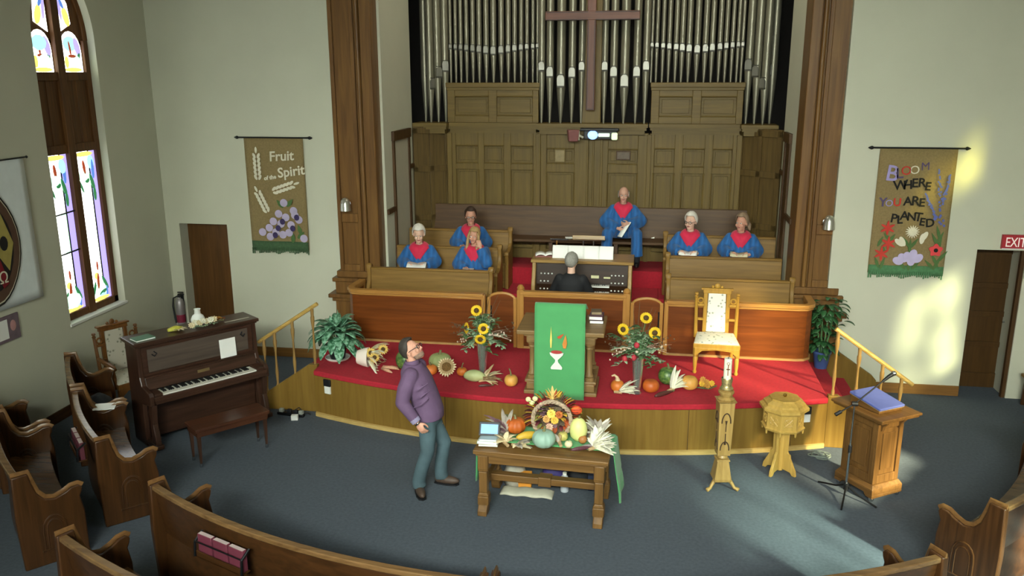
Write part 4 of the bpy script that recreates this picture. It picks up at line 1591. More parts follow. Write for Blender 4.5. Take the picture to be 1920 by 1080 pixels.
# ------------------------------------------------------------------ baptismal font
FW = wood('font_oak', '#a0813f', '#bb9850', 'z', 0.38, coat=0.2)
ft = thing('baptismal_font', 'octagonal wooden baptismal font with lid on a splayed foot', 'font', (1.64, 9.36, 0), R(8))
m = MB()
m.lathe([(0.045, 0.03), (0.045, 0.56)], 8, rot=PI / 8)
m.build('stem', FW, ft, smooth=0)
for i in range(4):
    a = PI / 4 + i * PI / 2
    m = MB()
    m.prism([(0.03, 0.555), (0.095, 0.555), (0.092, 0.27), (0.105, 0.25), (0.125, 0.24), (0.13, 0.20), (0.17, 0.12), (0.20, 0.06), (0.21, 0.0), (0.165, 0.0), (0.14, 0.035), (0.03, 0.05)], -0.016, 0.016, 'y', RZ(a))
    m.build('buttress', FW, ft, smooth=0, bevel=0.005)
m = MB()
o8 = PI / 8
m.lathe([(0.15, 0.54), (0.235, 0.56), (0.245, 0.585), (0.225, 0.60), (0.225, 0.765), (0.245, 0.775), (0.25, 0.79)], 8, rot=o8)
m.build('bowl', FW, ft, smooth=0)
for i in range(8):
    a = i * PI / 4
    M = RZ(a) @ T(0.209, 0, 0.685) @ RY(PI / 2)
    m = MB()
    ring = [(0.045 * math.cos(t * PI / 8), 0.05 * math.sin(t * PI / 8), 0) for t in range(16)]
    m.tube(ring, 0.007, 6, False, M, closed=True)
    m.tube([(-0.045, -0.045, 0), (0, 0, 0.004), (0.045, 0.045, 0)], 0.007, 6, True, M)
    m.tube([(-0.045, 0.045, 0), (0, 0, 0.004), (0.045, -0.045, 0)], 0.007, 6, True, M)
    m.build('carved_medallion', FW, ft)
    m = MB()
    a2 = a + o8
    m.tube([(0.222 * math.cos(a2), 0.222 * math.sin(a2), 0.56), (0.222 * math.cos(a2), 0.222 * math.sin(a2), 0.515)], [0.014, 0.008], 8)
    m.build('drop_finial', FW, ft)
m = MB()
m.lathe([(0.26, 0.79), (0.275, 0.80), (0.275, 0.83), (0.235, 0.85), (0.232, 0.875), (0.175, 0.905), (0.172, 0.925), (0.0, 0.93)], 8, rot=o8)
m.build('lid', FW, ft, smooth=0)
m = MB()
m.lathe([(0.015, 0), (0.02, 0.02), (0.008, 0.035), (0, 0.036)], 10, (0, 0, 0.929))
m.build('lid_knob', BRASS, ft)

# ------------------------------------------------------------------ paschal candle stand
CW = wood('candle_stand_oak', '#8b6f3e', '#a98a52', 'z', 0.4, coat=0.15)
cs = thing('candle_stand', 'tall carved wooden candle stand left of the font', 'candle stand', (0.935, 8.86, 0), R(10))
for i in range(3):
    a = R(-90 + 120 * i + 60)
    m = MB()
    pts = [(0.05, 0, 0.13), (0.09, 0, 0.115), (0.13, 0, 0.07), (0.155, 0, 0.03), (0.195, 0, 0.018), (0.205, 0, 0.035)]
    m.tube(pts, [0.026, 0.024, 0.019, 0.018, 0.024, 0.012], 10, True, RZ(a), ratio=1.0)
    m.build('foot', CW, cs)
m = MB()
m.frus(0, 0, 0.10, 0.13, 0.09, 0.09, 0.10, 0.10)
m.frus(0, 0, 0.13, 0.34, 0.095, 0.095, 0.062, 0.062)
m.frus(0, 0, 0.34, 0.36, 0.075, 0.075, 0.07, 0.07)
m.build('pedestal', CW, cs, smooth=0, bevel=0.006)
m = MB()
m.lathe([(0.05, 0.36), (0.062, 0.375), (0.05, 0.40), (0.06, 0.415)], 16)
m.build('neck', CW, cs)
m = MB()
m.frus(0, 0, 0.41, 1.03, 0.070, 0.070, 0.085, 0.085)
m.build('shaft', CW, cs, smooth=0, bevel=0.006)
CARVE = plain('carved_recess', '#3a2612', 0.7)
for k in range(4):
    m = MB()
    M = RZ(k * PI / 2)
    yy = lambda z: -(0.070 + 0.015 * (z - 0.41) / 0.62) - 0.001
    for zc, hh in ((0.80, 0.16), (0.48, 0.14)):
        q = [(-0.048, yy(zc), zc)] + [(-0.048 * math.cos(t * PI / 10) if True else 0, yy(zc + hh * math.sin(t * PI / 10) * 0.7), zc + hh * 0.72 * math.sin(t * PI / 10)) for t in range(1, 10)] + [(0.048, yy(zc), zc)]
        m.tube(q, 0.007, 6, True, M)
    for zc, s in ((0.69, 1), (0.69, -1)):
        z1 = zc + s * 0.14
        m.tube([(0, yy(zc), zc + s * 0.01), (0, yy(zc), zc + s * 0.09), (0, yy(z1), z1)], [0.005, 0.006, 0.014], 6, True, M)
    m.build('carving', CARVE, cs)
m = MB()
m.frus(0, 0, 1.03, 1.05, 0.085, 0.085, 0.10, 0.10)
m.lathe([(0.085, 1.05), (0.095, 1.065), (0.06, 1.085), (0.07, 1.11), (0.085, 1.13), (0.085, 1.15), (0.05, 1.165)], 18)
m.build('capital', CW, cs, smooth=40)
m = MB()
m.lathe([(0.05, 1.165), (0.075, 1.18), (0.06, 1.20), (0.052, 1.22), (0.062, 1.29), (0.057, 1.30), (0.052, 1.235)], 18)
m.build('candle_cup', plain('brass_filigree', '#b2a070', 0.35, 0.35, 40, metal=0.7), cs)
b = thing('paschal_candle', 'thick white candle with brown symbols on the tall stand', 'candle', (0.935, 8.86, 1.237))
m = MB()
m.lathe([(0.042, 0), (0.042, 0.275), (0.036, 0.285), (0.008, 0.28)], 20)
m.build('wax', plain('candle_wax', '#e3dcc8', 0.5, 0.03), b)
m = MB()
m.cyl((0, 0, 0.28), (0.003, 0, 0.305), 0.004, 0.003, 6)
m.build('wick', BLACK, b)
m = MB()
m.box(-0.005, 0.005, -0.046, -0.040, 0.10, 0.22)
m.box(-0.018, 0.018, -0.046, -0.038, 0.165, 0.177)
m.tube([(0.014 * math.cos(t * PI / 5), -0.0435, 0.235 + 0.014 * math.sin(t * PI / 5)) for t in range(10)], 0.003, 5, False, closed=True)
m.build('painted_symbol', plain('candle_paint', '#8a5a3a', 0.6), b)

# ------------------------------------------------------------------ lectern on castors, with its cushion
LW = wood('lectern_oak', '#53381b', '#71502a', 'z', 0.42, coat=0.1)
LWX = wood('lectern_oak_x', '#53381b', '#71502a', 'x', 0.42, coat=0.1)
la = R(-57)
lc = thing('lectern', 'oak lectern on castors near the right steps', 'lectern', (2.545, 9.07, 0), la)
lc.scale = (1, 1, 0.96)
# local x: along the broad face (towards the camera), local y: the narrow face looks to -x..+x
m = MB()
m.box(-0.27, 0.27, -0.22, 0.22, 0.09, 0.15)
m.frus(0, 0, 0.15, 0.20, 0.27, 0.22, 0.24, 0.19)
m.prism([(-0.27, 0.09), (-0.27, 0.05), (-0.18, 0.05), (-0.15, 0.09)], -0.22, 0.22, 'y')
m.prism([(0.27, 0.09), (0.27, 0.05), (0.18, 0.05), (0.15, 0.09)], -0.22, 0.22, 'y')
m.build('plinth', LWX, lc, smooth=0, bevel=0.006)
m = MB()
m.box(-0.21, 0.21, -0.165, 0.165, 0.20, 0.98)
for s in (-1, 1):
    for a, b_ in ((-0.21, -0.15), (0.15, 0.21)):
        m.box(a, b_, s * 0.165 - (0.02 if s < 0 else 0), s * 0.165 + (0.02 if s > 0 else 0), 0.20, 0.98)
    for a, b_ in ((0.20, 0.30), (0.86, 0.98)):
        m.box(-0.15, 0.15, s * 0.165 - (0.02 if s < 0 else 0), s * 0.165 + (0.02 if s > 0 else 0), a, b_)
    for a, b_ in ((-0.185, -0.13), (0.13, 0.185)):
        m.box(s * 0.21 - (0.02 if s < 0 else 0), s * 0.21 + (0.02 if s > 0 else 0), a, b_, 0.20, 0.98)
    for a, b_ in ((0.20, 0.30), (0.86, 0.98)):
        m.box(s * 0.21 - (0.02 if s < 0 else 0), s * 0.21 + (0.02 if s > 0 else 0), -0.13, 0.13, a, b_)
    m.box(-0.10, 0.10, s * 0.172 - 0.006, s * 0.172 + 0.006, 0.36, 0.80)
    m.box(s * 0.217 - 0.006, s * 0.217 + 0.006, -0.09, 0.09, 0.36, 0.80)
m.build('cabinet', LW, lc, smooth=0, bevel=0.005)
for sx in (-1, 1):
    for sy in (-1, 1):
        m = MB()
        m.prism([(0.0, 0.98), (0.0, 0.84), (0.02, 0.85), (0.03, 0.90), (0.07, 0.95), (0.075, 0.98)], sy * 0.13 - 0.02, sy * 0.13 + 0.02, 'y', T(sx * 0.225, 0, 0) @ SC(sx, 1, 1))
        m.build('bracket', LW, lc, smooth=0, bevel=0.003)
m = MB()
m.box(-0.34, 0.34, -0.27, 0.27, 0.98, 1.005)
m.box(-0.36, 0.36, -0.29, 0.29, 1.005, 1.035)
m.build('top', LWX, lc, smooth=0, bevel=0.008)
m = MB()
m.prism([(-0.20, 1.035), (-0.20, 1.07), (0.20, 1.125), (0.20, 1.035)], -0.17, 0.17, 'x', RZ(PI / 2))
m.build('reading_desk', LWX, lc, smooth=0, bevel=0.006)
for sx in (-1, 1):
    for sy in (-1, 1):
        m = MB()
        m.lathe([(0.0, -0.012), (0.026, -0.012), (0.028, 0), (0.026, 0.012), (0, 0.012)], 14, M=T(sx * 0.235, sy * 0.185, 0.028) @ RX(PI / 2))
        m.cyl((sx * 0.235, sy * 0.185, 0.028), (sx * 0.235, sy * 0.185, 0.06), 0.010, n=8)
        m.build('castor', CHROME, lc)
b = thing('lectern_cushion', 'blue padded book cover lying on the lectern desk', 'cushion', (2.545, 9.07, -0.044), la)
m = MB()
Mc = RZ(PI / 2) @ T(0, 0.0, 1.099) @ RX(R(7.8))
m.box(-0.18, 0.18, -0.22, 0.22, 0.003, 0.035, Mc)
m.build('cover', plain('blue_cover', '#4f5a9c', 0.7, 0.05, 12), b, smooth=0, bevel=0.012)
m = MB()
m.box(-0.175, 0.175, -0.215, 0.215, 0.002, 0.012, Mc)
m.build('pages', plain('page_edge', '#b39a62', 0.6), b, smooth=0)

# microphone stand
b = thing('microphone_stand', 'black tripod microphone stand in front of the lectern', 'microphone stand', (2.27, 8.86, 0))
m = MB()
m.cyl((0, 0, 0.05), (0, 0, 0.62), 0.014, n=10)
m.cyl((0, 0, 0.55), (0, 0, 1.08), 0.010, n=10)
m.build('pole', CHROME, b)
for p0, p1, r_, nm in (((0, 0, 0.08), (0, 0, 0.16), 0.028, 'tripod_hub'), ((0, 0, 0.52), (0, 0, 0.60), 0.020, 'clutch'), ((-0.03, 0, 1.08), (0.03, 0, 1.08), 0.026, 'boom_clamp')):
    m = MB()
    m.cyl(p0, p1, r_, n=12)
    m.build(nm, BLACK, b)
for a in (R(-108), R(130), R(-42)):
    m = MB()
    m.tube([(0, 0, 0.14), (0.12 * math.cos(a), 0.12 * math.sin(a), 0.075), (0.36 * math.cos(a), 0.36 * math.sin(a), 0.012)], 0.010, 8)
    m.build('leg', DARKM, b)
m = MB()
m.tube([(-0.16, -0.05, 0.99), (0, 0, 1.08), (0.32, 0.10, 1.35)], 0.008, 8)
m.build('boom', DARKM, b)
m = MB()
m.tube([(-0.20, -0.062, 0.967), (-0.14, -0.044, 1.001)], 0.02, 10)
m.build('counterweight', BLACK, b)
m = MB()
m.tube([(0.28, 0.088, 1.315), (0.34, 0.107, 1.365), (0.38, 0.12, 1.39)], [0.014, 0.019, 0.022], 12)
m.build('microphone', DARKM, b)
m = MB()
m.ell((0.395, 0.125, 1.40), (0.028, 0.028, 0.026), 12)
m.build('grille', CHROME, b)


# ------------------------------------------------------------------ upright piano
PW = wood('piano_walnut', '#2f1f17', '#4a3126', 'x', 0.3, 0.8, coat=0.35)
PWZ = wood('piano_walnut_z', '#2f1f17', '#4a3126', 'z', 0.3, 0.8, coat=0.35)
PANELM = wood('piano_panel', '#4a4038', '#5c5048', 'x', 0.22, 0.6, coat=0.5)
pa = R(53)
pi = thing('upright_piano', 'dark upright piano with open keyboard beside the window wall', 'piano', (-5.61, 9.52, 0), pa)
# local: x along the keyboard, front is -y
m = MB()
m.box(-0.74, 0.74, -0.02, 0.32, 0.08, 1.28)
m.build('case', PW, pi, smooth=0, bevel=0.01)
for s in (-1, 1):
    m = MB()
    m.prism([(0.32, 0), (0.32, 1.30), (-0.05, 1.30), (-0.06, 0.90), (-0.10, 0.80), (-0.30, 0.76), (-0.33, 0.72), (-0.33, 0.60), (-0.06, 0.56), (-0.06, 0)], s * 0.755 - 0.03, s * 0.755 + 0.03, 'x')
    m.build('side_panel', PWZ, pi, smooth=0, bevel=0.012)
    m = MB()
    m.prism([(-0.31, 0.60), (-0.20, 0.60), (-0.17, 0.50), (-0.22, 0.34), (-0.20, 0.12), (-0.18, 0.08), (-0.33, 0.08), (-0.31, 0.2), (-0.27, 0.34), (-0.30, 0.5)], s * 0.73 - 0.035, s * 0.73 + 0.035, 'x')
    m.box(s * 0.73 - 0.05, s * 0.73 + 0.05, -0.36, 0.30, 0.03, 0.09)
    m.build('leg', PWZ, pi, smooth=0, bevel=0.012)
m = MB()
m.box(-0.82, 0.82, -0.09, 0.35, 1.30, 1.345)
m.box(-0.80, 0.80, -0.07, 0.34, 1.28, 1.30)
m.build('lid', PW, pi, smooth=0, bevel=0.012)
m = MB()
m.box(-0.725, 0.725, -0.045, -0.02, 0.90, 1.27)
m.build('upper_frame', PW, pi, smooth=0, bevel=0.006)
m = MB()
m.box(-0.66, 0.66, -0.056, -0.045, 0.94, 1.235)
m.build('music_panel', PANELM, pi, smooth=0, bevel=0.006)
m = MB()
m.box(-0.725, 0.725, -0.11, -0.02, 0.885, 0.905)
m.build('music_ledge', PW, pi, smooth=0, bevel=0.005)
m = MB()
m.prism([(-0.03, 0.89), (-0.07, 0.89), (-0.12, 0.735), (-0.03, 0.735)], -0.725, 0.725, 'x')
m.build('fallboard', PW, pi, smooth=0, bevel=0.005)
m = MB()
m.box(-0.08, 0.08, -0.108, -0.10, 0.80, 0.84, RX(0))
m.build('emblem', plain('worn_gilt', '#6d5a38', 0.5), pi, bevel=0.01)
m = MB()
m.box(-0.725, 0.725, -0.36, -0.02, 0.62, 0.685)
m.box(-0.74, 0.74, -0.375, -0.335, 0.665, 0.715)
m.build('key_bed', PW, pi, smooth=0, bevel=0.008)
m = MB()
m.box(-0.615, 0.615, -0.325, -0.12, 0.685, 0.725)
m.build('white_keys', plain('ivory', '#dedbd0', 0.35, 0.02), pi, smooth=0, bevel=0.003)
m = MB()
for o_ in range(7):
    for k in (0, 1, 3, 4, 5):
        x = -0.60 + (o_ * 7 + k + 1) * 0.0237
        if x < 0.60:
            m.box(x - 0.007, x + 0.007, -0.25, -0.12, 0.725, 0.74)
tag(m.build('black_keys', BLACK, pi, smooth=0), kind=None)
for s in (-1, 1):
    m = MB()
    m.box(s * 0.67 - 0.05, s * 0.67 + 0.05, -0.33, -0.10, 0.685, 0.745)
    m.build('key_block', PW, pi, smooth=0, bevel=0.01)
m = MB()
m.box(-0.70, 0.70, -0.05, -0.02, 0.12, 0.60)
m.box(-0.62, 0.62, -0.058, -0.05, 0.17, 0.55)
m.build('lower_panel', PW, pi, smooth=0, bevel=0.006)
for s in (-1, 1):
    m = MB()
    m.tube([(s * 0.58, -0.06, 1.20), (s * 0.55, -0.075, 1.17), (s * 0.58, -0.075, 1.14), (s * 0.61, -0.075, 1.17)], 0.008, 6)
    m.build('sconce_mount', DARKM, pi)
m = MB()
m.box(0.40, 0.74, 0.02, 0.05, 1.345, 1.349)
m.build('lid_inlay', plain('pale_strip', '#a89f92', 0.4), pi)

Mp = Matrix.Translation((-5.61, 9.52, 0)) @ RZ(pa)


def on_piano(x, y, z):
    return tuple(Mp @ Vector((x, y, z)))


b = thing('music_book', 'white open music book standing on the piano ledge', 'sheet music', on_piano(0.36, -0.092, 0.908), pa)
m = MB()
m.box(-0.11, 0.11, 0, 0.008, 0, 0.25, RX(-0.06))
m.build('pages', PAPER, b, bevel=0.003)
b = thing('hymn_book', 'green hymn book lying on the left end of the piano lid', 'book', on_piano(-0.65, 0.06, 1.346), pa + 0.1)
m = MB()
m.box(-0.12, 0.12, -0.09, 0.09, 0.018, 0.024)
m.box(-0.12, 0.12, -0.09, 0.09, 0, 0.004)
m.box(0.116, 0.12, -0.09, 0.09, 0, 0.024)
m.build('cover', plain('green_cover', '#4c7a5e', 0.5, 0.08), b, smooth=0)
m = MB()
m.box(-0.117, 0.116, -0.087, 0.087, 0.004, 0.018)
m.build('pages', PAPER, b, smooth=0)
b = thing('white_vase', 'white china vase with narrow neck on the piano lid', 'vase', on_piano(0.12, 0.20, 1.346), 0)
m = MB()
m.lathe([(0.06, 0), (0.085, 0.03), (0.09, 0.07), (0.07, 0.115), (0.04, 0.14), (0.036, 0.19), (0.045, 0.205), (0.03, 0.20), (0.028, 0.15)], 24)
m.build('body', plain('white_china', '#e6e8e4', 0.25, 0.02), b)

# piano bench
b = thing('piano_bench', 'long dark piano bench on thin chrome-tipped legs', 'bench', (-4.90, 8.82, 0), R(50))
m = MB()
m.box(-0.46, 0.46, -0.17, 0.17, 0.455, 0.495)
m.box(-0.44, 0.44, -0.15, 0.15, 0.385, 0.455)
m.build('seat', wood('bench_mahogany', '#3a2218', '#53301f', 'x', 0.3, coat=0.3), b, smooth=0, bevel=0.006)
for sx in (-1, 1):
    for sy in (-1, 1):
        m = MB()
        m.frus(sx * 0.41, sy * 0.12, 0.05, 0.39, 0.012, 0.012, 0.022, 0.022)
        lg = m.build('leg', PWZ, b, smooth=0, bevel=0.003)
        m = MB()
        m.lathe([(0.0, 0), (0.018, 0.004), (0.02, 0.02), (0.014, 0.05)], 10, (sx * 0.41, sy * 0.12, 0))
        m.build('foot_cap', CHROME, lg)


# ------------------------------------------------------------------ carved arm chairs
def floral(name, base, spot):
    if name in MATS:
        return MATS[name]
    mm, nt, bs = _new(name)
    v = _coord(nt)
    vo = nt.nodes.new('ShaderNodeTexVoronoi')
    vo.inputs['Scale'].default_value = 17
    nt.links.new(v, vo.inputs['Vector'])
    nt.links.new(_ramp(nt, vo.outputs['Distance'], [(0.16, lin(spot)), (0.30, lin(base))]), bs.inputs['Base Color'])
    bs.inputs['Roughness'].default_value = 0.8
    MATS[name] = mm
    return mm


def carved_chair(label, loc, rz, wz, fab, arms):
    root = thing('carved_chair', label, 'chair', loc, rz)
    # seat: front is -y
    m = MB()
    m.grid(lambda u, v: ((u - 0.5) * (0.58 - 0.10 * v), -0.27 + 0.52 * v, 0.43 + 0.045 * (math.sin(PI * u) * math.sin(PI * v)) ** 0.5), 16, 14)
    m.grid(lambda u, v: ((u - 0.5) * (0.58 - 0.10 * v), -0.27 + 0.52 * v, 0.425), 16, 14)
    for a, b_ in (((-0.29, -0.27), (0.29, -0.27)), ((0.29, -0.27), (0.24, 0.25)), ((0.24, 0.25), (-0.24, 0.25)), ((-0.24, 0.25), (-0.29, -0.27))):
        m.quad((a[0], a[1], 0.425), (b_[0], b_[1], 0.425), (b_[0], b_[1], 0.432), (a[0], a[1], 0.432))
    m.build('seat_cushion', fab, root, smooth=50)
    m = MB()
    m.prism([(-0.30, -0.28), (0.30, -0.28), (0.25, 0.26), (-0.25, 0.26)], 0.36, 0.428, 'z')
    m.build('seat_rail', wz, root, smooth=0, bevel=0.01)
    m = MB()
    n = 12
    pts = [(-0.28, 0.365), (-0.24, 0.365)] + [(-0.24 + 0.48 * i / n, 0.30 + 0.05 * math.sin(PI * i / n) ** 0.6) for i in range(n + 1)] + [(0.24, 0.365), (0.28, 0.365), ]
    m.prism([(-0.28, 0.37), (-0.28, 0.27), (-0.24, 0.28), (-0.18, 0.33), (0, 0.345), (0.18, 0.33), (0.24, 0.28), (0.28, 0.27), (0.28, 0.37)], -0.285, -0.265, 'y')
    m.build('apron', wz, root, smooth=0, bevel=0.004)
    for s in (-1, 1):
        m = MB()
        m.lathe([(0.020, 0), (0.028, 0.02), (0.018, 0.05), (0.026, 0.12), (0.030, 0.22), (0.022, 0.24), (0.034, 0.26), (0.034, 0.36)], 12, (s * 0.265, -0.245, 0))
        m.build('leg', wz, root)
        m = MB()
        m.tube([(s * 0.23, 0.29, 0), (s * 0.225, 0.235, 0.38)], [0.022, 0.028], 8)
        m.build('leg', wz, root)
        # side posts of the back
        m = MB()
        m.tube([(s * 0.262, 0.225, 0.36), (s * 0.268, 0.25, 0.62), (s * 0.272, 0.285, 0.93)], [0.026, 0.024, 0.020], 8)
        m.lathe([(0.020, 0), (0.027, 0.012), (0.014, 0.03), (0.026, 0.045), (0.022, 0.065), (0, 0.07)], 12, (s * 0.272, 0.286, 0.925))
        m.build('back_post', wz, root)
        for z in (0.60, 0.80):
            m = MB()
            m.box(min(s * 0.16, s * 0.27), max(s * 0.16, s * 0.27), 0.245, 0.275, z, z + 0.035, T(0, (z - 0.6) * 0.1, 0))
            m.build('cross_rail', wz, root, bevel=0.006)
        m = MB()
        q = [(s * (0.215 + 0.035 * math.cos(t * PI / 7)), 0.275, 0.88 + 0.035 * math.sin(t * PI / 7)) for t in range(14)]
        m.tube(q, 0.012, 6, False, closed=True)
        m.build('pierced_ring', wz, root)
        m = MB()
        m.box(s * 0.150 - 0.025, s * 0.150 + 0.025, 0.245, 0.29, 0.42, 1.02, RX(-0.05) @ T(0, 0.02, 0.0))
        m.build('stile', wz, root, bevel=0.006)
    m = MB()
    m.prism([(-0.13, 0.44), (0.13, 0.44), (0.115, 1.00), (-0.115, 1.00)], 0.235, 0.285, 'y', RX(-0.05) @ T(0, 0.02, 0))
    m.build('back_cushion', fab, root, smooth=0, bevel=0.015)
    m = MB()
    M = RX(-0.05) @ T(0, 0.02, 0)
    m.box(-0.185, 0.185, 0.235, 0.30, 0.99, 1.04, M)
    m.box(-0.21, 0.21, 0.225, 0.31, 1.04, 1.065, M)
    m.build('crest_rail', wz, root, smooth=0, bevel=0.008)
    for x, r_ in ((-0.06, 0.020), (0.0, 0.036), (0.06, 0.020)):
        m = MB()
        m.ell((x, 0.268, 1.065 + r_ * 0.7), (r_, 0.016, r_ * 1.1), 10, M)
        m.build('carved_leaf', wz, root)
    if arms:
        for s in (-1, 1):
            m = MB()
            m.tube([(s * 0.27, 0.24, 0.66), (s * 0.29, 0.05, 0.655), (s * 0.30, -0.20, 0.645), (s * 0.30, -0.25, 0.625)], [0.022, 0.028, 0.032, 0.022], 10)
            m.build('arm', wz, root)
            m = MB()
            m.lathe([(0.024, 0.36), (0.018, 0.42), (0.028, 0.50), (0.018, 0.58), (0.024, 0.64)], 10, (s * 0.295, -0.19, 0))
            m.build('arm_post', wz, root)
    return root


carved_chair('sunlit carved golden chair with white floral seat on the platform', (0.985, 11.02, PH), R(-2), wood('chair_gold', '#a3792f', '#c0953f', 'z', 0.35, coat=0.2), floral('white_floral', '#e6e2d6', '#9aa08e'), False).scale = (1, 1, 0.975)
carved_chair('dark carved armchair with floral seat between the window and piano', (-6.98, 10.06, 0), R(60), wood('chair_dark', '#58381a', '#774d26', 'z', 0.35, coat=0.2), floral('grey_floral', '#b5b0a0', '#7d7c6c'), True).scale = (1.08, 1.08, 1.08)


# ------------------------------------------------------------------ stair rails
def stair_rail(label, pts_top, posts, rz_name):
    root = thing('stair_rail', label, 'stair rail', posts[0][:3])
    o = Vector(posts[0][:3])
    RW = wood('handrail_oak', '#a08040', '#c4a25c', 'x', 0.35, coat=0.2)
    RZm = wood('baluster_oak', '#806236', '#9c7c48', 'z', 0.4)
    m = MB()
    m.tube([tuple(Vector(p) - o) for p in pts_top], 0.026, 8)
    m.build('handrail', RW, root)
    for x, y, z0, z1 in posts:
        m = MB()
        h = z1 - z0
        m.lathe([(0.022, 0), (0.022, 0.08 * h), (0.014, 0.12 * h), (0.024, 0.3 * h), (0.016, 0.45 * h), (0.012, 0.66 * h), (0.026, 0.80 * h), (0.027, 0.86 * h), (0.020, 0.88 * h), (0.024, h)], 12, (x - o.x, y - o.y, z0 - o.z))
        m.build('baluster', RZm, root)
    return root


stair_rail('wooden stair rail with turned balusters left of the platform', [(-4.28, 10.28, 1.53), (-5.16, 10.28, 0.95)], [(-4.36, 10.28, 0.55, 1.47), (-4.655, 10.28, 0.44, 1.28), (-4.92, 10.28, 0.28, 1.10), (-5.08, 10.28, 0.20, 1.0)], 'l')
stair_rail('wooden stair rail with turned balusters right of the platform', [(2.30, 10.16, 1.52), (3.24, 10.16, 0.86)], [(2.335, 10.16, 0.66, 1.49), (2.60, 10.16, 0.48, 1.30), (2.88, 10.16, 0.30, 1.11), (3.11, 10.16, 0.0, 0.95)], 'r')


# ------------------------------------------------------------------ curved nave pews
PCX, PCY = -0.9, 11.6


def nave_pew(label, a0, a1, r0, r1, ends=(1, 1), mids=(), group='curved nave pews', lead=None):
    """pew along a plan arc: a0..a1 degrees, back at radius r0..r1, facing the platform"""
    n = 26
    def rr(t):
        return r0 + (r1 - r0) * t
    def pt(t, d):
        a = R(a0 + (a1 - a0) * t)
        r_ = rr(t) - d
        return Vector((PCX + r_ * math.cos(a), PCY + r_ * math.sin(a), 0))
    o = pt(0, 0)
    root = thing('nave_pew', label, 'pew', o, 0, group)

    def sweep(mb, prof):
        k = len(prof)
        vs, fs = [], []
        for i in range(n + 1):
            for d, z in prof:
                p = pt(i / n, d) - o
                vs.append((p.x, p.y, z))
        for i in range(n):
            for j in range(k):
                j2 = (j + 1) % k
                fs.append((i * k + j, i * k + j2, i * k + k + j2, i * k + k + j))
        fs += [tuple(range(k)), tuple(n * k + j for j in range(k))]
        mb.add(vs, fs)
    m = MB()
    sweep(m, [(0.0, 0.90), (0.03, 0.90), (0.095, 0.44), (0.065, 0.44)])
    sweep(m, [(0.065, 0.45), (0.085, 0.45), (0.06, 0.02), (0.04, 0.02)])
    m.build('backrest', DPEW, root, smooth=30)
    m = MB()
    sweep(m, [(-0.02, 0.94), (0.045, 0.94), (0.045, 0.895), (-0.02, 0.895)])
    m.build('cap_rail', wood('pew_cap', '#5a4128', '#7d5f3c', 'x', 0.25, coat=0.5), root, smooth=30, bevel=0.008)
    m = MB()
    sweep(m, [(0.08, 0.43), (0.30, 0.415), (0.48, 0.43), (0.49, 0.41), (0.48, 0.395), (0.08, 0.395)])
    m.build('seat', wood('pew_seat', '#4a3018', '#6b4a2b', 'x', 0.2, coat=0.6), root, smooth=30)
    m = MB()
    sweep(m, [(0.42, 0.395), (0.44, 0.395), (0.44, 0.0), (0.42, 0.0)])
    m.build('seat_front', DPEW, root, smooth=30)
    prof = [(-0.03, 0.0), (-0.05, 0.5), (-0.035, 0.95), (0.10, 0.955), (0.115, 0.86), (0.15, 0.74), (0.21, 0.665), (0.29, 0.645), (0.38, 0.675), (0.44, 0.71), (0.50, 0.715), (0.535, 0.685), (0.525, 0.64), (0.505, 0.60), (0.53, 0.45), (0.53, 0.0)]
    for t, on in [(0.0, ends[0]), (1.0, ends[1])] + [(q, 1) for q in mids]:
        if not on:
            continue
        p = pt(t, 0) - o
        a = R(a0 + (a1 - a0) * t)
        M = T(p.x, p.y, 0) @ RZ(a + PI)      # local x points to the platform
        m = MB()
        m.prism(prof, -0.032, 0.032, 'y', M)
        e = m.build('end_panel', DPEWZ, root, smooth=25, bevel=0.012)
        m = MB()
        m.tube([(x, 0, z + 0.004) for x, z in prof[2:12]], 0.034, 6, True, M, ratio=0.35)
        m.build('arm_moulding', wood('pew_arm', '#5c3f22', '#7a5732', 'x', 0.3, coat=0.4), e)
        for s in (-1, 1):
            m = MB()
            for w_ in (0.10, 0.068):
                q = [(0.26 - w_, s * 0.034, 0.16), (0.26 - w_, s * 0.034, 0.34)] + [(0.26 - w_ * math.cos(k * PI / 8) * (1 if k != 4 else 1), s * 0.034, 0.36 + w_ * 1.35 * math.sin(k * PI / 8)) for k in range(1, 8)] + [(0.26 + w_, s * 0.034, 0.34), (0.26 + w_, s * 0.034, 0.16)]
                m.tube(q, 0.008, 5, True, M)
            m.tube([(0.13, s * 0.034, 0.15), (0.39, s * 0.034, 0.15)], 0.010, 5, True, M)
            m.build('carved_arch', DPEWZ, e)
    return root, pt


pewC, ptC = nave_pew('front centre pew, long curved one along the bottom of the photo', -122.4, -59.5, 6.30, 6.34, (1, 1), (0.49,))
pewA, ptA = nave_pew('front left pew with glossy seat, nearest the piano', -134.2, -149.0, 6.36, 6.50)
pewA2, ptA2 = nave_pew('far front left pew by the carved armchair, holding the dark bag', -150.2, -161.3, 6.52, 6.86)
pewB, ptB = nave_pew('second-row left pew behind the front left pew', -131.0, -145.6, 7.15, 7.26)
pewB2, ptB2 = nave_pew('second-row left pew at the far left edge of the photo', -146.8, -153.0, 7.30, 7.62)
pewD, ptD = nave_pew('second-row centre pew at the bottom left corner', -120.2, -62.0, 7.20, 7.20)
pewE, ptE = nave_pew('front right pew at the bottom right corner', -49.3, -22.0, 6.08, 6.1)

# hymn racks with books on the back of the front centre pew
HB = [plain('hymnal_%d' % i, c, 0.5, 0.08) for i, c in enumerate(('#5a2733', '#6b3040', '#4c2030', '#8a2030'))]


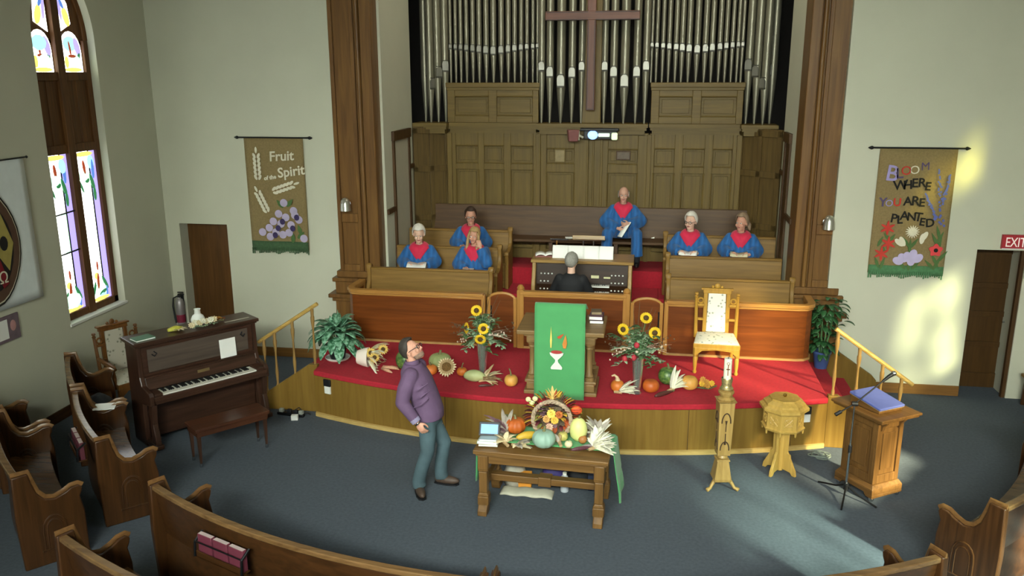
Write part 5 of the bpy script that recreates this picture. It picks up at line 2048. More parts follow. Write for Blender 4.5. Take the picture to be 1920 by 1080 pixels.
def hymn_rack(ptf, t, label, n_books, reds, side=1, w=0.55):
    p = ptf(t, -0.03)
    q = ptf(t + 0.01, -0.03)
    d = (q - p).normalized()
    rz = math.atan2(d.y, d.x)
    root = thing('hymn_rack', label, 'book rack', (p.x, p.y, 0.0), rz)
    # local y: out of the back of the pew
    k = -side
    m = MB()
    m.box(-w / 2, w / 2, 0.005 * k, 0.09 * k, 0.60, 0.612)
    m.box(-w / 2, w / 2, 0.08 * k, 0.09 * k, 0.60, 0.66)
    m.build('tray', DPEW, root, smooth=0, bevel=0.003)
    for x in (-w / 2, w / 2):
        m = MB()
        m.tube([(x, 0.0, 0.80), (x, 0.085 * k, 0.74), (x, 0.095 * k, 0.61)], 0.012, 6)
        m.build('bracket', DARKM, root)
    m = MB()
    m.tube([(-w / 2, 0.088 * k, 0.745), (w / 2, 0.088 * k, 0.745)], 0.006, 6)
    m.build('rail', DARKM, root)
    for i in range(n_books):
        bwid = w / n_books - 0.02
        x = -w / 2 + (i + 0.5) * w / n_books
        P0 = Matrix.Translation((p.x, p.y, 0)) @ RZ(rz) @ Vector((x, 0.018 * k, 0.614))
        bk = thing('hymn_book', 'maroon hymn book standing in the %s' % label.replace('wooden ', ''), 'book', P0, rz, 'hymn books in the ' + label)
        m = MB()
        m.box(-bwid / 2, bwid / 2, min(0.045 * k, 0), max(0.045 * k, 0), 0, 0.19)
        m.build('cover', HB[reds], bk, bevel=0.004)
        m = MB()
        m.box(-bwid / 2 + 0.004, bwid / 2 - 0.004, min(0.040 * k, 0.005 * k), max(0.040 * k, 0.005 * k), 0.188, 0.192)
        m.build('pages', plain('dim_pages', '#b9a8a4', 0.6), bk)


hymn_rack(ptC, 0.16, 'wooden rack near the left end of the front centre pew', 3, 1, w=0.56)
hymn_rack(ptC, 0.375, 'wooden rack near the middle of the front centre pew', 2, 3, w=0.42)
hymn_rack(ptA, 0.38, 'wooden rack behind the front left pew', 3, 0, side=-1, w=0.5)

# dark bag and paper in the far left pew
b = thing('cushion', 'dark blue-black cushion lying in the far front left pew', 'cushion', tuple(ptA2(0.50, 0.30) + Vector((0, 0, 0.434))), R(117))
m = MB()
m.grid(lambda u, v: (0.25 * (u - 0.5) * 2, 0.14 * (v - 0.5) * 2, 0.004 + 0.16 * max(0, math.sin(PI * u) * math.sin(PI * v)) ** 0.45 + 0.02 * math.sin(u * 13) * math.sin(v * 9) * math.sin(PI * u) * math.sin(PI * v)), 20, 16)
m.grid(lambda u, v: (0.25 * (u - 0.5) * 2, 0.14 * (v - 0.5) * 2, 0.0), 20, 16)
m.build('fabric', plain('navy_bag', '#1b2026', 0.8, 0.2, 10), b, smooth=60)
b = thing('paper_sheet', 'white paper resting on the divider beside the front left pew', 'paper', tuple(ptA(1.0, 0.30) + Vector((0, 0, 0.70))), R(20))
m = MB()
m.box(-0.12, 0.12, -0.08, 0.08, 0, 0.008, RX(0.1))
m.build('sheet', PAPER, b)

# small bench at the far right wall
b = thing('wooden_bench', 'small wooden bench at the right edge beside the exit door', 'bench', (5.42, 11.6, 0), R(90))
m = MB()
m.box(-0.45, 0.45, -0.18, 0.18, 0.40, 0.44)
m.build('seat', PEWL, b, bevel=0.006)
for x in (-0.38, 0.38):
    m = MB()
    m.prism([(-0.16, 0), (-0.10, 0), (0, 0.12), (0.10, 0), (0.16, 0), (0.15, 0.40), (-0.15, 0.40)], x - 0.02, x + 0.02, 'x')
    m.build('leg', DPEWZ, b, smooth=0, bevel=0.004)

# ------------------------------------------------------------------ fire extinguisher
b = thing('fire_extinguisher', 'silver and red fire extinguisher hanging beside the left door', 'fire extinguisher', (-7.50, YF - 0.09, 0.50))
m = MB()
m.lathe([(0.0, 0), (0.06, 0.0), (0.068, 0.02), (0.068, 0.36), (0.05, 0.42), (0.025, 0.44), (0.022, 0.46)], 20)
m.build('cylinder', plain('steel_cylinder', '#b6b2b4', 0.3, 0.04, metal=0.6), b)
m = MB()
m.lathe([(0.0692, 0.04), (0.0692, 0.17)], 20)
m.build('label', plain('maroon_label', '#8c2440', 0.5, 0.2, 30), b)
m = MB()
m.box(-0.02, 0.02, -0.02, 0.02, 0.45, 0.50)
m.box(-0.02, 0.09, -0.012, 0.012, 0.50, 0.515)
m.box(-0.02, 0.08, -0.012, 0.012, 0.535, 0.55)
m.build('valve_handle', BLACK, b, bevel=0.003)
m = MB()
m.tube([(-0.02, 0, 0.48), (-0.10, -0.01, 0.44), (-0.12, -0.01, 0.30), (-0.10, -0.01, 0.10), (-0.085, -0.01, 0.02)], [0.012, 0.012, 0.012, 0.014, 0.018], 8)
m.build('hose', BLACK, b)
m = MB()
m.box(-0.03, 0.03, 0.066, 0.09, 0.30, 0.50)
m.build('wall_bracket', DARKM, b)


# outlet boxes on the apron, cables and floor box
def outlet(x, label):
    y = apron_y(x) - 0.002
    a = math.atan2(x - PC[0], PC[1] - y)
    b = thing('outlet_box', label, 'outlet', (x, y, 0.36), a)
    m = MB()
    m.box(-0.055, 0.055, -0.03, 0.0, 0.105, 0.20)
    m.build('black_flap', BLACK, b, bevel=0.006)
    m = MB()
    m.box(-0.05, 0.05, -0.022, 0.0, 0, 0.105)
    m.build('cover_plate', WHITE, b, bevel=0.004)


outlet(-4.10, 'white outlet with black flap on the left end of the apron')
outlet(2.02, 'white outlet with black flap on the apron beside the font')
b = thing('power_strip', 'dark power strip with tangled plugs on the floor by the left steps', 'power strip', (-4.66, 10.06, 0), R(-8))
m = MB()
m.box(-0.20, 0.20, -0.03, 0.03, 0, 0.04)
m.build('strip', DARKM, b, bevel=0.006)
for x, mt in ((-0.14, plain('grey_plug', '#8d9088', 0.5)), (-0.02, BLACK), (0.08, BLACK), (0.16, plain('grey_plug', '#8d9088', 0.5))):
    m = MB()
    m.box(x - 0.03, x + 0.03, -0.025, 0.025, 0.04, 0.09)
    m.build('plug', mt, b, bevel=0.008)
m = MB()
rg = random.Random(4)
m.tube([(0.05, 0, 0.08), (0.10, 0.05, 0.11), (0.18, 0.03, 0.06), (0.25, 0.08, 0.01), (0.2, 0.13, 0.008), (0.02, 0.10, 0.008), (-0.18, 0.08, 0.008)], 0.006, 6)
m.build('cable', BLACK, b)
b = thing('small_box', 'little white box on the floor beside the power strip', 'box', (-4.55, 9.93, 0), 0.2)
m = MB()
m.box(-0.045, 0.045, -0.03, 0.03, 0, 0.07)
m.build('carton', WHITE, b, bevel=0.004)
b = thing('coiled_cable', 'coiled grey cable on the floor between the apron and the lectern', 'cable', (2.18, 9.80, 0))
m = MB()
pts = []
for i in range(70):
    a = i * 0.42
    r_ = 0.10 + 0.035 * math.sin(i * 0.7)
    pts.append((r_ * math.cos(a) + 0.03 * math.sin(i * 0.2), 0.6 * r_ * math.sin(a), 0.008 + 0.0008 * i))
m.tube(pts, 0.007, 6)
m.build('cord', plain('grey_cord', '#6f7870', 0.6), b)
# ------------------------------------------------------------------ people
SKIN = [plain('skin_%d' % i, c, 0.55, 0.06, 20) for i, c in enumerate(('#d6a892', '#cb957e', '#deb49e', '#c89a86'))]
ROBE = None


def robe_mat():
    m, nt, b = _new('blue_robe')
    v = _coord(nt)
    w = nt.nodes.new('ShaderNodeTexWave')
    w.inputs['Scale'].default_value = 4
    w.inputs['Distortion'].default_value = 3.0
    w.inputs['Detail'].default_value = 2
    nt.links.new(v, w.inputs['Vector'])
    nt.links.new(_ramp(nt, w.outputs['Fac'], [(0.0, lin('#1a5490')), (1.0, lin('#1f64a8'))]), b.inputs['Base Color'])
    b.inputs['Roughness'].default_value = 0.75
    b.inputs['Sheen Weight'].default_value = 0.15
    bp = nt.nodes.new('ShaderNodeBump')
    bp.inputs['Strength'].default_value = 0.45
    bp.inputs['Distance'].default_value = 0.02
    nt.links.new(w.outputs['Fac'], bp.inputs['Height'])
    nt.links.new(bp.outputs['Normal'], b.inputs['Normal'])
    return m


ROBE = robe_mat()
STOLE = plain('red_stole', '#d01f48', 0.75, 0.06, 8, sheen=0.2)
EYEW = plain('eye_white', '#e8e4de', 0.3, 0.02)
EYED = plain('eye_dark', '#2a1c14', 0.3, 0.02)
LIP = plain('lips', '#a8605a', 0.5, 0.05)


def head_into(mb, M):
    """skull, jaw, nose, ears, brow added to a body; M maps head space (face to -y) to the figure"""
    mb.ell((0, 0.012, 0.030), (0.074, 0.092, 0.092), 20, M)
    mb.ell((0, -0.022, -0.035), (0.060, 0.068, 0.080), 18, M)
    mb.ell((0, -0.055, -0.088), (0.034, 0.032, 0.030), 14, M)
    mb.ell((0, -0.080, 0.026), (0.048, 0.014, 0.014), 12, M)
    for s in (-1, 1):
        mb.ell((s * 0.036, -0.070, -0.028), (0.024, 0.022, 0.026), 12, M)
        mb.ell((s * 0.076, 0.012, -0.006), (0.010, 0.022, 0.034), 12, M)
    mb.tube([(0, -0.083, 0.020), (0, -0.100, -0.012), (0, -0.108, -0.028), (0, -0.086, -0.036)], [0.009, 0.012, 0.015, 0.008], 10, True, M)


def face_parts(root, M, closed=False):
    for s in (-1, 1):
        m = MB()
        m.ell((s * 0.031, -0.080, 0.004), (0.015, 0.010, 0.009), 12, M)
        e = m.build('eye', EYEW, root, smooth=180)
        m = MB()
        m.ell((s * 0.031, -0.088, 0.004), (0.007, 0.004, 0.007), 10, M)
        m.build('iris', EYED, e, smooth=180)
    m = MB()
    m.ell((0, -0.086, -0.058), (0.024, 0.010, 0.009), 12, M)
    m.build('lips', LIP, root, smooth=180)


def hair_shell(root, M, mat, front=0.07, side=-0.02, back=-0.085, puff=1.0, crown=1.0, seed=1, name='hair'):
    """a cap of hair down to a hairline that differs front, side and back"""
    rg = random.Random(seed)
    m = MB()
    def fn(u, v):
        a = 2 * PI * u            # 0 = front
        c = math.cos(a)
        lowz = (front if c > 0.55 else side + (front - side) * max(0, (c - 0.15) / 0.4)) if c > 0.15 else (side + (back - side) * min(1, (0.15 - c) / 0.8))
        # polar angle down to the hairline
        zmax = 0.105 * puff
        ct = max(-0.98, min(0.98, lowz / zmax))
        th = math.acos(ct) * v
        q = 1 + 0.05 * noise.noise(Vector((math.sin(a) * 3 + seed, c * 3, v * 4))) * puff
        r_ = math.sin(th)
        return (0.085 * puff * q * r_ * math.sin(a), 0.012 - 0.104 * puff * q * r_ * c, 0.030 + zmax * crown * q * math.cos(th) + 0.004)
    m.grid(fn, 30, 12, True, M)
    return m.build(name, mat, root, smooth=180, solid=0.014)


def hand_into(mb, W, d, n, s, curl=0.6, sc=1.0):
    """W wrist, d finger direction, n back of the hand, s thumb side"""
    W, d, n, s = Vector(W), Vector(d).normalized(), Vector(n).normalized(), Vector(s).normalized()
    s = (s - d * s.dot(d)).normalized()
    n = d.cross(s) if d.cross(s).dot(n) > 0 else s.cross(d)
    B = Matrix(((s.x, d.x, n.x, 0), (s.y, d.y, n.y, 0), (s.z, d.z, n.z, 0), (0, 0, 0, 1)))
    M = Matrix.Translation(W) @ B
    mb.ell((0, 0.045 * sc, 0), (0.040 * sc, 0.052 * sc, 0.016 * sc), 14, M)
    for off, L in ((0.029, 0.072), (0.010, 0.080), (-0.010, 0.074), (-0.028, 0.058)):
        pts = [Vector((off * 0.9, 0.07, 0))]
        ang = 0.15
        for k, seg in enumerate((0.42, 0.33, 0.25)):
            ang += curl * (0.5 if k == 0 else 0.7)
            pts.append(pts[-1] + Vector((off * 0.08, math.cos(ang) * L * seg, -math.sin(ang) * L * seg)))
        mb.tube([p * sc for p in pts], [0.0095 * sc, 0.009 * sc, 0.0082 * sc, 0.0065 * sc], 8, True, M)
    pts = [Vector((0.026, 0.015, -0.004)), Vector((0.052, 0.040, -0.014)), Vector((0.060, 0.068, -0.022)), Vector((0.056, 0.090, -0.030))]
    mb.tube([p * sc for p in pts], [0.012 * sc, 0.011 * sc, 0.0095 * sc, 0.007 * sc], 8, True, M)


def ring_loft(mb, rings, n=24, M=None, wob=None):
    """rings: (cx, cy, z, rx, ry)"""
    vs, fs = [], []
    for i, (cx, cy, z, rx, ry) in enumerate(rings):
        for j in range(n):
            a = 2 * PI * j / n
            w = wob(a, i) if wob else 1
            vs.append((cx + rx * w * math.cos(a), cy + ry * w * math.sin(a), z))
    for i in range(len(rings) - 1):
        for j in range(n):
            j2 = (j + 1) % n
            fs.append((i * n + j, i * n + j2, (i + 1) * n + j2, (i + 1) * n + j))
    fs.append(tuple(range(n - 1, -1, -1)))
    fs.append(tuple((len(rings) - 1) * n + j for j in range(n)))
    mb.add(vs, fs, M)


def capsule(mb, pts, rads, n=14, M=None):
    mb.tube(pts, rads, n, True, M)
    for p, r_ in ((pts[0], rads[0]), (pts[-1], rads[-1])):
        mb.ell(tuple(p), (r_, r_, r_), n, M)


def glasses(root, M, mat):
    m = MB()
    for s in (-1, 1):
        m.tube([(s * 0.034 + 0.024 * math.cos(t * PI / 8), -0.100, 0.002 + 0.018 * math.sin(t * PI / 8)) for t in range(16)], 0.0035, 6, False, M, closed=True)
        m.tube([(s * 0.058, -0.098, 0.006), (s * 0.080, -0.03, 0.010), (s * 0.082, 0.02, 0.004)], 0.003, 6, True, M)
    m.tube([(-0.010, -0.101, 0.004), (0, -0.103, 0.007), (0.010, -0.101, 0.004)], 0.003, 6, True, M)
    m.build('glasses', mat, root)


def singer(label, loc, rz, skin, hair, style, turn=0.0, nod=0.0, tilt=0.0, hands='lap', sp=None, legs='in', seat=0.45, hs=1.08):
    """seated choir member in blue robe with red stole; faces -y"""
    root = thing('person', label, 'person', loc, rz, None)
    hz = seat + 0.10
    SH = hz + 0.41
    NB = SH + 0.07
    HC = Vector((0, -0.035, SH + 0.215))
    HM = Matrix.Translation(HC) @ RZ(turn) @ RY(tilt) @ RX(nod) @ SC(hs, hs, hs)
    if hands == 'lap':
        el = [Vector((-0.27, -0.05, hz + 0.20)), Vector((0.27, -0.05, hz + 0.20))]
        wr = [Vector((-0.13, -0.29, hz + 0.17)), Vector((0.13, -0.29, hz + 0.17))]
    elif hands == 'face':      # her left hand (picture right) raised to the cheek
        el = [Vector((-0.26, -0.07, hz + 0.18)), Vector((0.22, -0.22, hz + 0.24))]
        wr = [Vector((-0.12, -0.28, hz + 0.15)), Vector((0.115, -0.175, SH + 0.06))]
    else:                      # holding a small booklet low, wide knees
        el = [Vector((-0.31, -0.08, hz + 0.18)), Vector((0.31, -0.08, hz + 0.20))]
        wr = [Vector((-0.06, -0.32, hz + 0.10)), Vector((0.10, -0.33, hz + 0.19))]
    kn = 0.13 if legs == 'in' else 0.24
    ky = -0.31
    b = MB()
    ring_loft(b, [(0, 0, hz - 0.10, 0.15, 0.11), (0, 0, hz + 0.02, 0.16, 0.12), (0, 0, hz + 0.20, 0.135, 0.10), (0, -0.005, SH - 0.10, 0.155, 0.105), (0, 0, SH, 0.12, 0.08), (0, 0, SH + 0.04, 0.07, 0.06)], 20)
    capsule(b, [(0, 0.0, SH), (0, -0.012, NB), (HC.x, HC.y + 0.02, HC.z - 0.05)], [0.058, 0.052, 0.052], 14)
    head_into(b, HM)
    for i, s in enumerate((-1, 1)):
        capsule(b, [(s * 0.165, 0, SH - 0.02), tuple(el[i])], [0.052, 0.042], 12)
        capsule(b, [tuple(el[i]), tuple(wr[i])], [0.042, 0.026], 12)
        capsule(b, [(s * 0.09, -0.02, hz - 0.02), (s * kn, ky, hz - 0.02)], [0.072, 0.055], 12)
        capsule(b, [(s * kn, ky, hz - 0.03), (s * kn * 1.05, ky + 0.01, 0.09)], [0.052, 0.038], 12)
        b.ell((s * kn * 1.05, ky - 0.03, 0.048), (0.042, 0.10, 0.043), 12)
    if hands == 'lap':
        hand_into(b, wr[0], (0.9, -0.35, -0.12), (0, -0.3, 0.9), (0.1, -0.4, 0.9), 0.7)
        hand_into(b, wr[1], (-0.9, -0.35, -0.12), (0, -0.3, 0.9), (-0.1, -0.4, 0.9), 0.7)
    elif hands == 'face':
        hand_into(b, wr[0], (0.9, -0.35, -0.12), (0, -0.3, 0.9), (0.1, -0.4, 0.9), 0.7)
        hand_into(b, wr[1], (-0.25, 0.10, 1.0), (0.5, -0.8, 0.2), (-0.8, -0.2, 0.2), 0.6)
    else:
        hand_into(b, wr[0], (0.8, -0.4, -0.2), (-0.2, -0.5, 0.6), (0.2, -0.4, 0.9), 0.8)
        hand_into(b, wr[1], (-0.9, -0.3, -0.1), (0.1, -0.5, 0.7), (0.0, -0.4, 0.9), 0.8)
    body = b.build('body', skin, root, smooth=180, remesh=0.0065, relax=2)
    # robe
    r = MB()
    ring_loft(r, [(0, -0.02, hz - 0.09, 0.24, 0.165), (0, -0.02, hz + 0.05, 0.24, 0.165), (0, -0.02, hz + 0.20, 0.225, 0.155), (0, -0.01, SH - 0.10, 0.215, 0.145), (0, 0, SH - 0.02, 0.185, 0.115), (0, 0, SH + 0.035, 0.12, 0.085), (0, -0.005, SH + 0.06, 0.078, 0.070)], 28)
    for i, s in enumerate((-1, 1)):
        e, w_ = el[i], wr[i]
        capsule(r, [(s * 0.165, 0, SH - 0.03), tuple(e)], [0.078, 0.092], 16)
        d = (w_ - e)
        r.tube([tuple(e), tuple(e + d * 0.5), tuple(e + d * 0.93)], [0.088, 0.085, 0.080], 16)
        # hanging bell of the sleeve
        r.tube([tuple(e + Vector((0, 0, -0.02))), tuple(e + d * 0.5 + Vector((0, 0.02, -0.05))), tuple(e + d * 0.85 + Vector((0, 0.03, -0.08)))], [0.085, 0.085, 0.062], 14)
        capsule(r, [(s * 0.10, -0.04, hz + 0.015), (s * kn, ky - 0.01, hz + 0.015)], [0.10, 0.095], 16)
        r.tube([(s * kn, ky - 0.01, hz + 0.03), (s * kn * 1.02, ky - 0.03, hz - 0.15), (s * kn * 1.05, ky - 0.03, 0.20)], [0.095, 0.092, 0.10], 16)
    if legs == 'in':
        r.box(-0.14, 0.14, ky - 0.06, -0.05, hz - 0.03, hz + 0.05)
        r.box(-0.12, 0.12, ky - 0.08, ky + 0.03, 0.22, hz + 0.02)
    else:
        r.box(-0.20, 0.20, -0.22, 0.0, hz - 0.06, hz + 0.06)
    r.build('robe', ROBE, root, smooth=180, remesh=0.014, relax=5)
    for s in (-1, 1):
        m = MB()
        m.ell((s * kn * 1.05, ky - 0.025, 0.052), (0.048, 0.105, 0.052), 14)
        m.build('shoe', BLACK, root, smooth=180)
        m = MB()
        m.tube([(s * kn * 1.05, ky + 0.01, 0.06), (s * kn * 1.05, ky + 0.01, 0.30)], [0.050, 0.062], 12)
        m.build('trouser_leg', plain('dark_trousers', '#202228', 0.8), root, smooth=60)
    # red V-shaped stole
    c = MB()

    def fn(u, v):
        a = 2 * PI * u
        f_ = max(0.0, math.cos(a))
        i_ = (0.068 * math.sin(a), -0.004 - 0.066 * math.cos(a), SH + 0.085 - 0.030 * f_)
        xo_ = 0.175 * math.sin(a)
        o_ = (xo_, 0.0 - 0.128 * math.cos(a), SH + 0.03 - 0.035 * abs(math.sin(a)) - (0.235 * max(0.0, 1 - abs(xo_) / 0.150) if f_ > 0 else 0.0))
        q = [i_[k] + (o_[k] - i_[k]) * v for k in range(3)]
        q[2] += 0.022 * math.sin(PI * v) * (1 - 0.5 * f_)
        if f_ > 0:
            q[1] -= (0.040 * math.sin(PI * min(1, v * 1.1)) + 0.034 * v) * f_
        return tuple(q)
    c.grid(fn, 56, 8, True)
    c.build('stole', STOLE, root, smooth=180, solid=0.012)
    face_parts(root, HM)
    if style == 'short':
        hair_shell(root, HM, hair, 0.062, -0.02, -0.075, 1.04, 1.05, seed=len(label))
    elif style == 'curly':
        hair_shell(root, HM, hair, 0.058, -0.035, -0.085, 1.10, 1.08, seed=len(label))
    elif style == 'crop':
        hair_shell(root, HM, hair, 0.070, 0.0, -0.06, 1.02, 1.03, seed=3)
    elif style == 'bald':
        m = MB()

        def hb(u, v):
            a = PI * (0.42 + 1.16 * u)
            return (0.083 * math.sin(a) * 1.02, 0.012 - 0.100 * math.cos(a), 0.048 - 0.088 * v)
        m.grid(hb, 20, 5, False, HM)
        m.build('hair', hair, root, smooth=180, solid=0.010)
    elif style == 'long':
        h = hair_shell(root, HM, hair, 0.060, -0.02, -0.09, 1.05, 1.05, seed=4)
        for s in (-1, 1):
            m = MB()
            m.tube([(s * 0.060, -0.045, 0.075), (s * 0.085, -0.030, 0.0), (s * 0.088, -0.045, -0.10), (s * 0.082, -0.085, -0.20), (s * 0.078, -0.125, -0.29)], [0.014, 0.022, 0.027, 0.024, 0.009], 10, True, HM, ratio=1.3)
            m.build('hair_lock', hair, root, smooth=180)
        m = MB()
        m.tube([(0, 0.085, 0.05), (0, 0.105, -0.05), (0, 0.10, -0.16), (0, 0.095, -0.24)], [0.05, 0.06, 0.055, 0.02], 14, True, HM, ratio=1.2)
        m.build('hair_lock', hair, root, smooth=180)
    elif style == 'pony':
        hair_shell(root, HM, hair, 0.062, -0.03, -0.09, 1.05, 1.05, seed=8)
        m = MB()
        m.tube([(0.02, 0.10, 0.02), (0.055, 0.115, -0.04), (0.085, 0.09, -0.11)], [0.03, 0.034, 0.012], 12, True, HM)
        m.build('hair_lock', hair, root, smooth=180)
    if sp:
        glasses(root, HM, sp)
    return root


def booklet(label, cat, loc, rz, w, d, tilt, mat=None, opened=True):
    b = thing('booklet', label, cat, loc, rz)
    m = MB()
    if opened:
        m.grid(lambda u, v: ((u - 0.5) * w, (v - 0.5) * d, 0.030 * abs(2 * u - 1) ** 0.8 + tilt * (v - 0.5) * d), 13, 3)
    else:
        m.grid(lambda u, v: ((u - 0.5) * w, (v - 0.5) * d, tilt * (v - 0.5) * d), 3, 3)
    m.build('pages', mat or PAPER, b, smooth=60, solid=0.008)
    m = MB()
    m.grid(lambda u, v: ((u - 0.5) * (w + 0.012), (v - 0.5) * (d + 0.01), (0.030 * abs(2 * u - 1) ** 0.8 if opened else 0) - 0.010 + tilt * (v - 0.5) * d), 13, 3)
    m.build('cover', BLACK, b, smooth=60, solid=0.004)
    return b


HW = plain('white_hair', '#d6d1c8', 0.6, 0.10, 40)
HG = plain('grey_hair', '#8f8d86', 0.6, 0.18, 40)
HD = plain('dark_brown_hair', '#35241a', 0.5, 0.2, 40)
HB_ = plain('blonde_hair', '#a98a5c', 0.5, 0.2, 40)
HGB = plain('greying_blonde_hair', '#8d7660', 0.55, 0.2, 40)

singer('seated singer with short white hair reading an open book in the second left pew', (-3.52, 12.70, 0.87), 0.10, SKIN[2], HW, 'curly', 0.1, 0.22, 0, 'lap')
booklet('open white book on the lap of the white-haired singer at left', 'book', (-3.48, 12.34, 1.595), 0.10, 0.30, 0.2, 0.35)
singer('seated singer with long blonde hair resting her cheek on one hand', (-2.63, 12.70, 0.87), 0.05, SKIN[1], HB_, 'long', -0.15, 0.12, 0.12, 'face', hs=0.97)
booklet('white paper on the lap of the blonde singer', 'paper', (-2.66, 12.34, 1.575), 0.05, 0.16, 0.12, 0.2, opened=False)
singer('seated singer with short dark hair and glasses behind the blonde singer', (-2.84, 13.45, 1.05), 0.10, SKIN[1], HD, 'short', 0.1, 0.10, 0, 'lap', BLACK)
singer('seated balding man in robe holding a white booklet on the back bench', (-0.375, 14.13, 1.36), 0.0, SKIN[3], HG, 'bald', 0.05, 0.1, 0, 'book', None, 'wide', hs=1.05)
booklet('white booklet held by the balding man on the back bench', 'booklet', (-0.335, 13.76, 2.02), -0.75, 0.10, 0.22, 1.1, opened=False)
singer('seated singer with short white hair and dark glasses in the third right pew', (0.71, 13.45, 1.05), -0.12, SKIN[2], HW, 'short', -0.35, 0.05, 0, 'lap', BLACK)
booklet('open white booklet held by the singer with dark glasses', 'booklet', (0.67, 13.11, 1.76), -0.12, 0.28, 0.16, 0.3)
singer('seated singer with greying blonde hair, rightmost of the choir', (1.49, 13.45, 1.05), -0.1, SKIN[1], HGB, 'pony', -0.5, 0.0, 0, 'lap')
booklet('open booklet held by the rightmost singer', 'booklet', (1.44, 13.11, 1.76), -0.1, 0.26, 0.16, 0.3, plain('cream_paper', '#d8cfae', 0.7))


# organist, seen from behind
def organist():
    root = thing('person', 'organist with grey hair and black jacket seated with back to the viewer', 'person', (-1.03, 11.79, PH), PI, None)
    hz = 0.585
    SH = hz + 0.42
    HC = Vector((0, -0.045, SH + 0.205))
    HM = Matrix.Translation(HC) @ RZ(-0.25) @ RX(0.15)
    el = [Vector((-0.27, -0.10, hz + 0.16)), Vector((0.27, -0.10, hz + 0.16))]
    wr = [Vector((-0.16, -0.29, hz + 0.21)), Vector((0.16, -0.29, hz + 0.21))]
    b = MB()
    ring_loft(b, [(0, 0, hz - 0.08, 0.16, 0.12), (0, 0, hz + 0.18, 0.14, 0.10), (0, 0, SH - 0.08, 0.16, 0.10), (0, 0, SH, 0.12, 0.08), (0, 0, SH + 0.04, 0.07, 0.06)], 20)
    capsule(b, [(0, 0, SH), (0, -0.02, SH + 0.08), (0, HC.y + 0.02, HC.z - 0.05)], [0.06, 0.054, 0.054], 14)
    head_into(b, HM)
    for i, s in enumerate((-1, 1)):
        capsule(b, [(s * 0.165, 0, SH - 0.02), tuple(el[i])], [0.052, 0.042], 12)
        capsule(b, [tuple(el[i]), tuple(wr[i])], [0.042, 0.026], 12)
        hand_into(b, wr[i], (0, -1, -0.1), (0, -0.1, 1), (-s, 0, 0), 0.5)
        capsule(b, [(s * 0.09, -0.02, hz - 0.02), (s * 0.12, -0.40, hz - 0.06)], [0.072, 0.05], 12)
        capsule(b, [(s * 0.12, -0.40, hz - 0.04), (s * 0.12, -0.42, 0.09)], [0.052, 0.038], 12)
        b.ell((s * 0.12, -0.47, 0.045), (0.045, 0.115, 0.045), 12)
    b.build('body', SKIN[2], root, smooth=180, remesh=0.0065, relax=2)
    r = MB()
    ring_loft(r, [(0, 0, hz - 0.10, 0.215, 0.16), (0, 0, hz + 0.06, 0.20, 0.15), (0, 0, hz + 0.20, 0.19, 0.135), (0, 0, SH - 0.09, 0.205, 0.13), (0, 0, SH - 0.02, 0.18, 0.105), (0, -0.005, SH + 0.035, 0.105, 0.08), (0, -0.01, SH + 0.055, 0.072, 0.066)], 24)
    for i, s in enumerate((-1, 1)):
        capsule(r, [(s * 0.165, 0, SH - 0.03), tuple(el[i])], [0.074, 0.066], 14)
        capsule(r, [tuple(el[i]), tuple(el[i] + (wr[i] - el[i]) * 0.95)], [0.064, 0.046], 14)
    r.build('jacket', plain('black_jacket', '#17181c', 0.8, 0.1, 10, bump=0.3, bscale=30), root, smooth=180, remesh=0.012, relax=4)
    t = MB()
    for i, s in enumerate((-1, 1)):
        capsule(t, [(s * 0.10, -0.02, hz - 0.01), (s * 0.12, -0.41, hz - 0.06)], [0.085, 0.06], 14)
        t.tube([(s * 0.12, -0.41, hz - 0.05), (s * 0.12, -0.42, 0.10)], [0.068, 0.058], 14)
    t.build('trousers', plain('dark_trousers', '#202228', 0.8), root, smooth=180, remesh=0.014, relax=3)
    face_parts(root, HM)
    hair_shell(root, HM, HG, 0.066, -0.01, -0.095, 1.05, 1.04, seed=5)
    glasses(root, HM, DARKM)


organist()


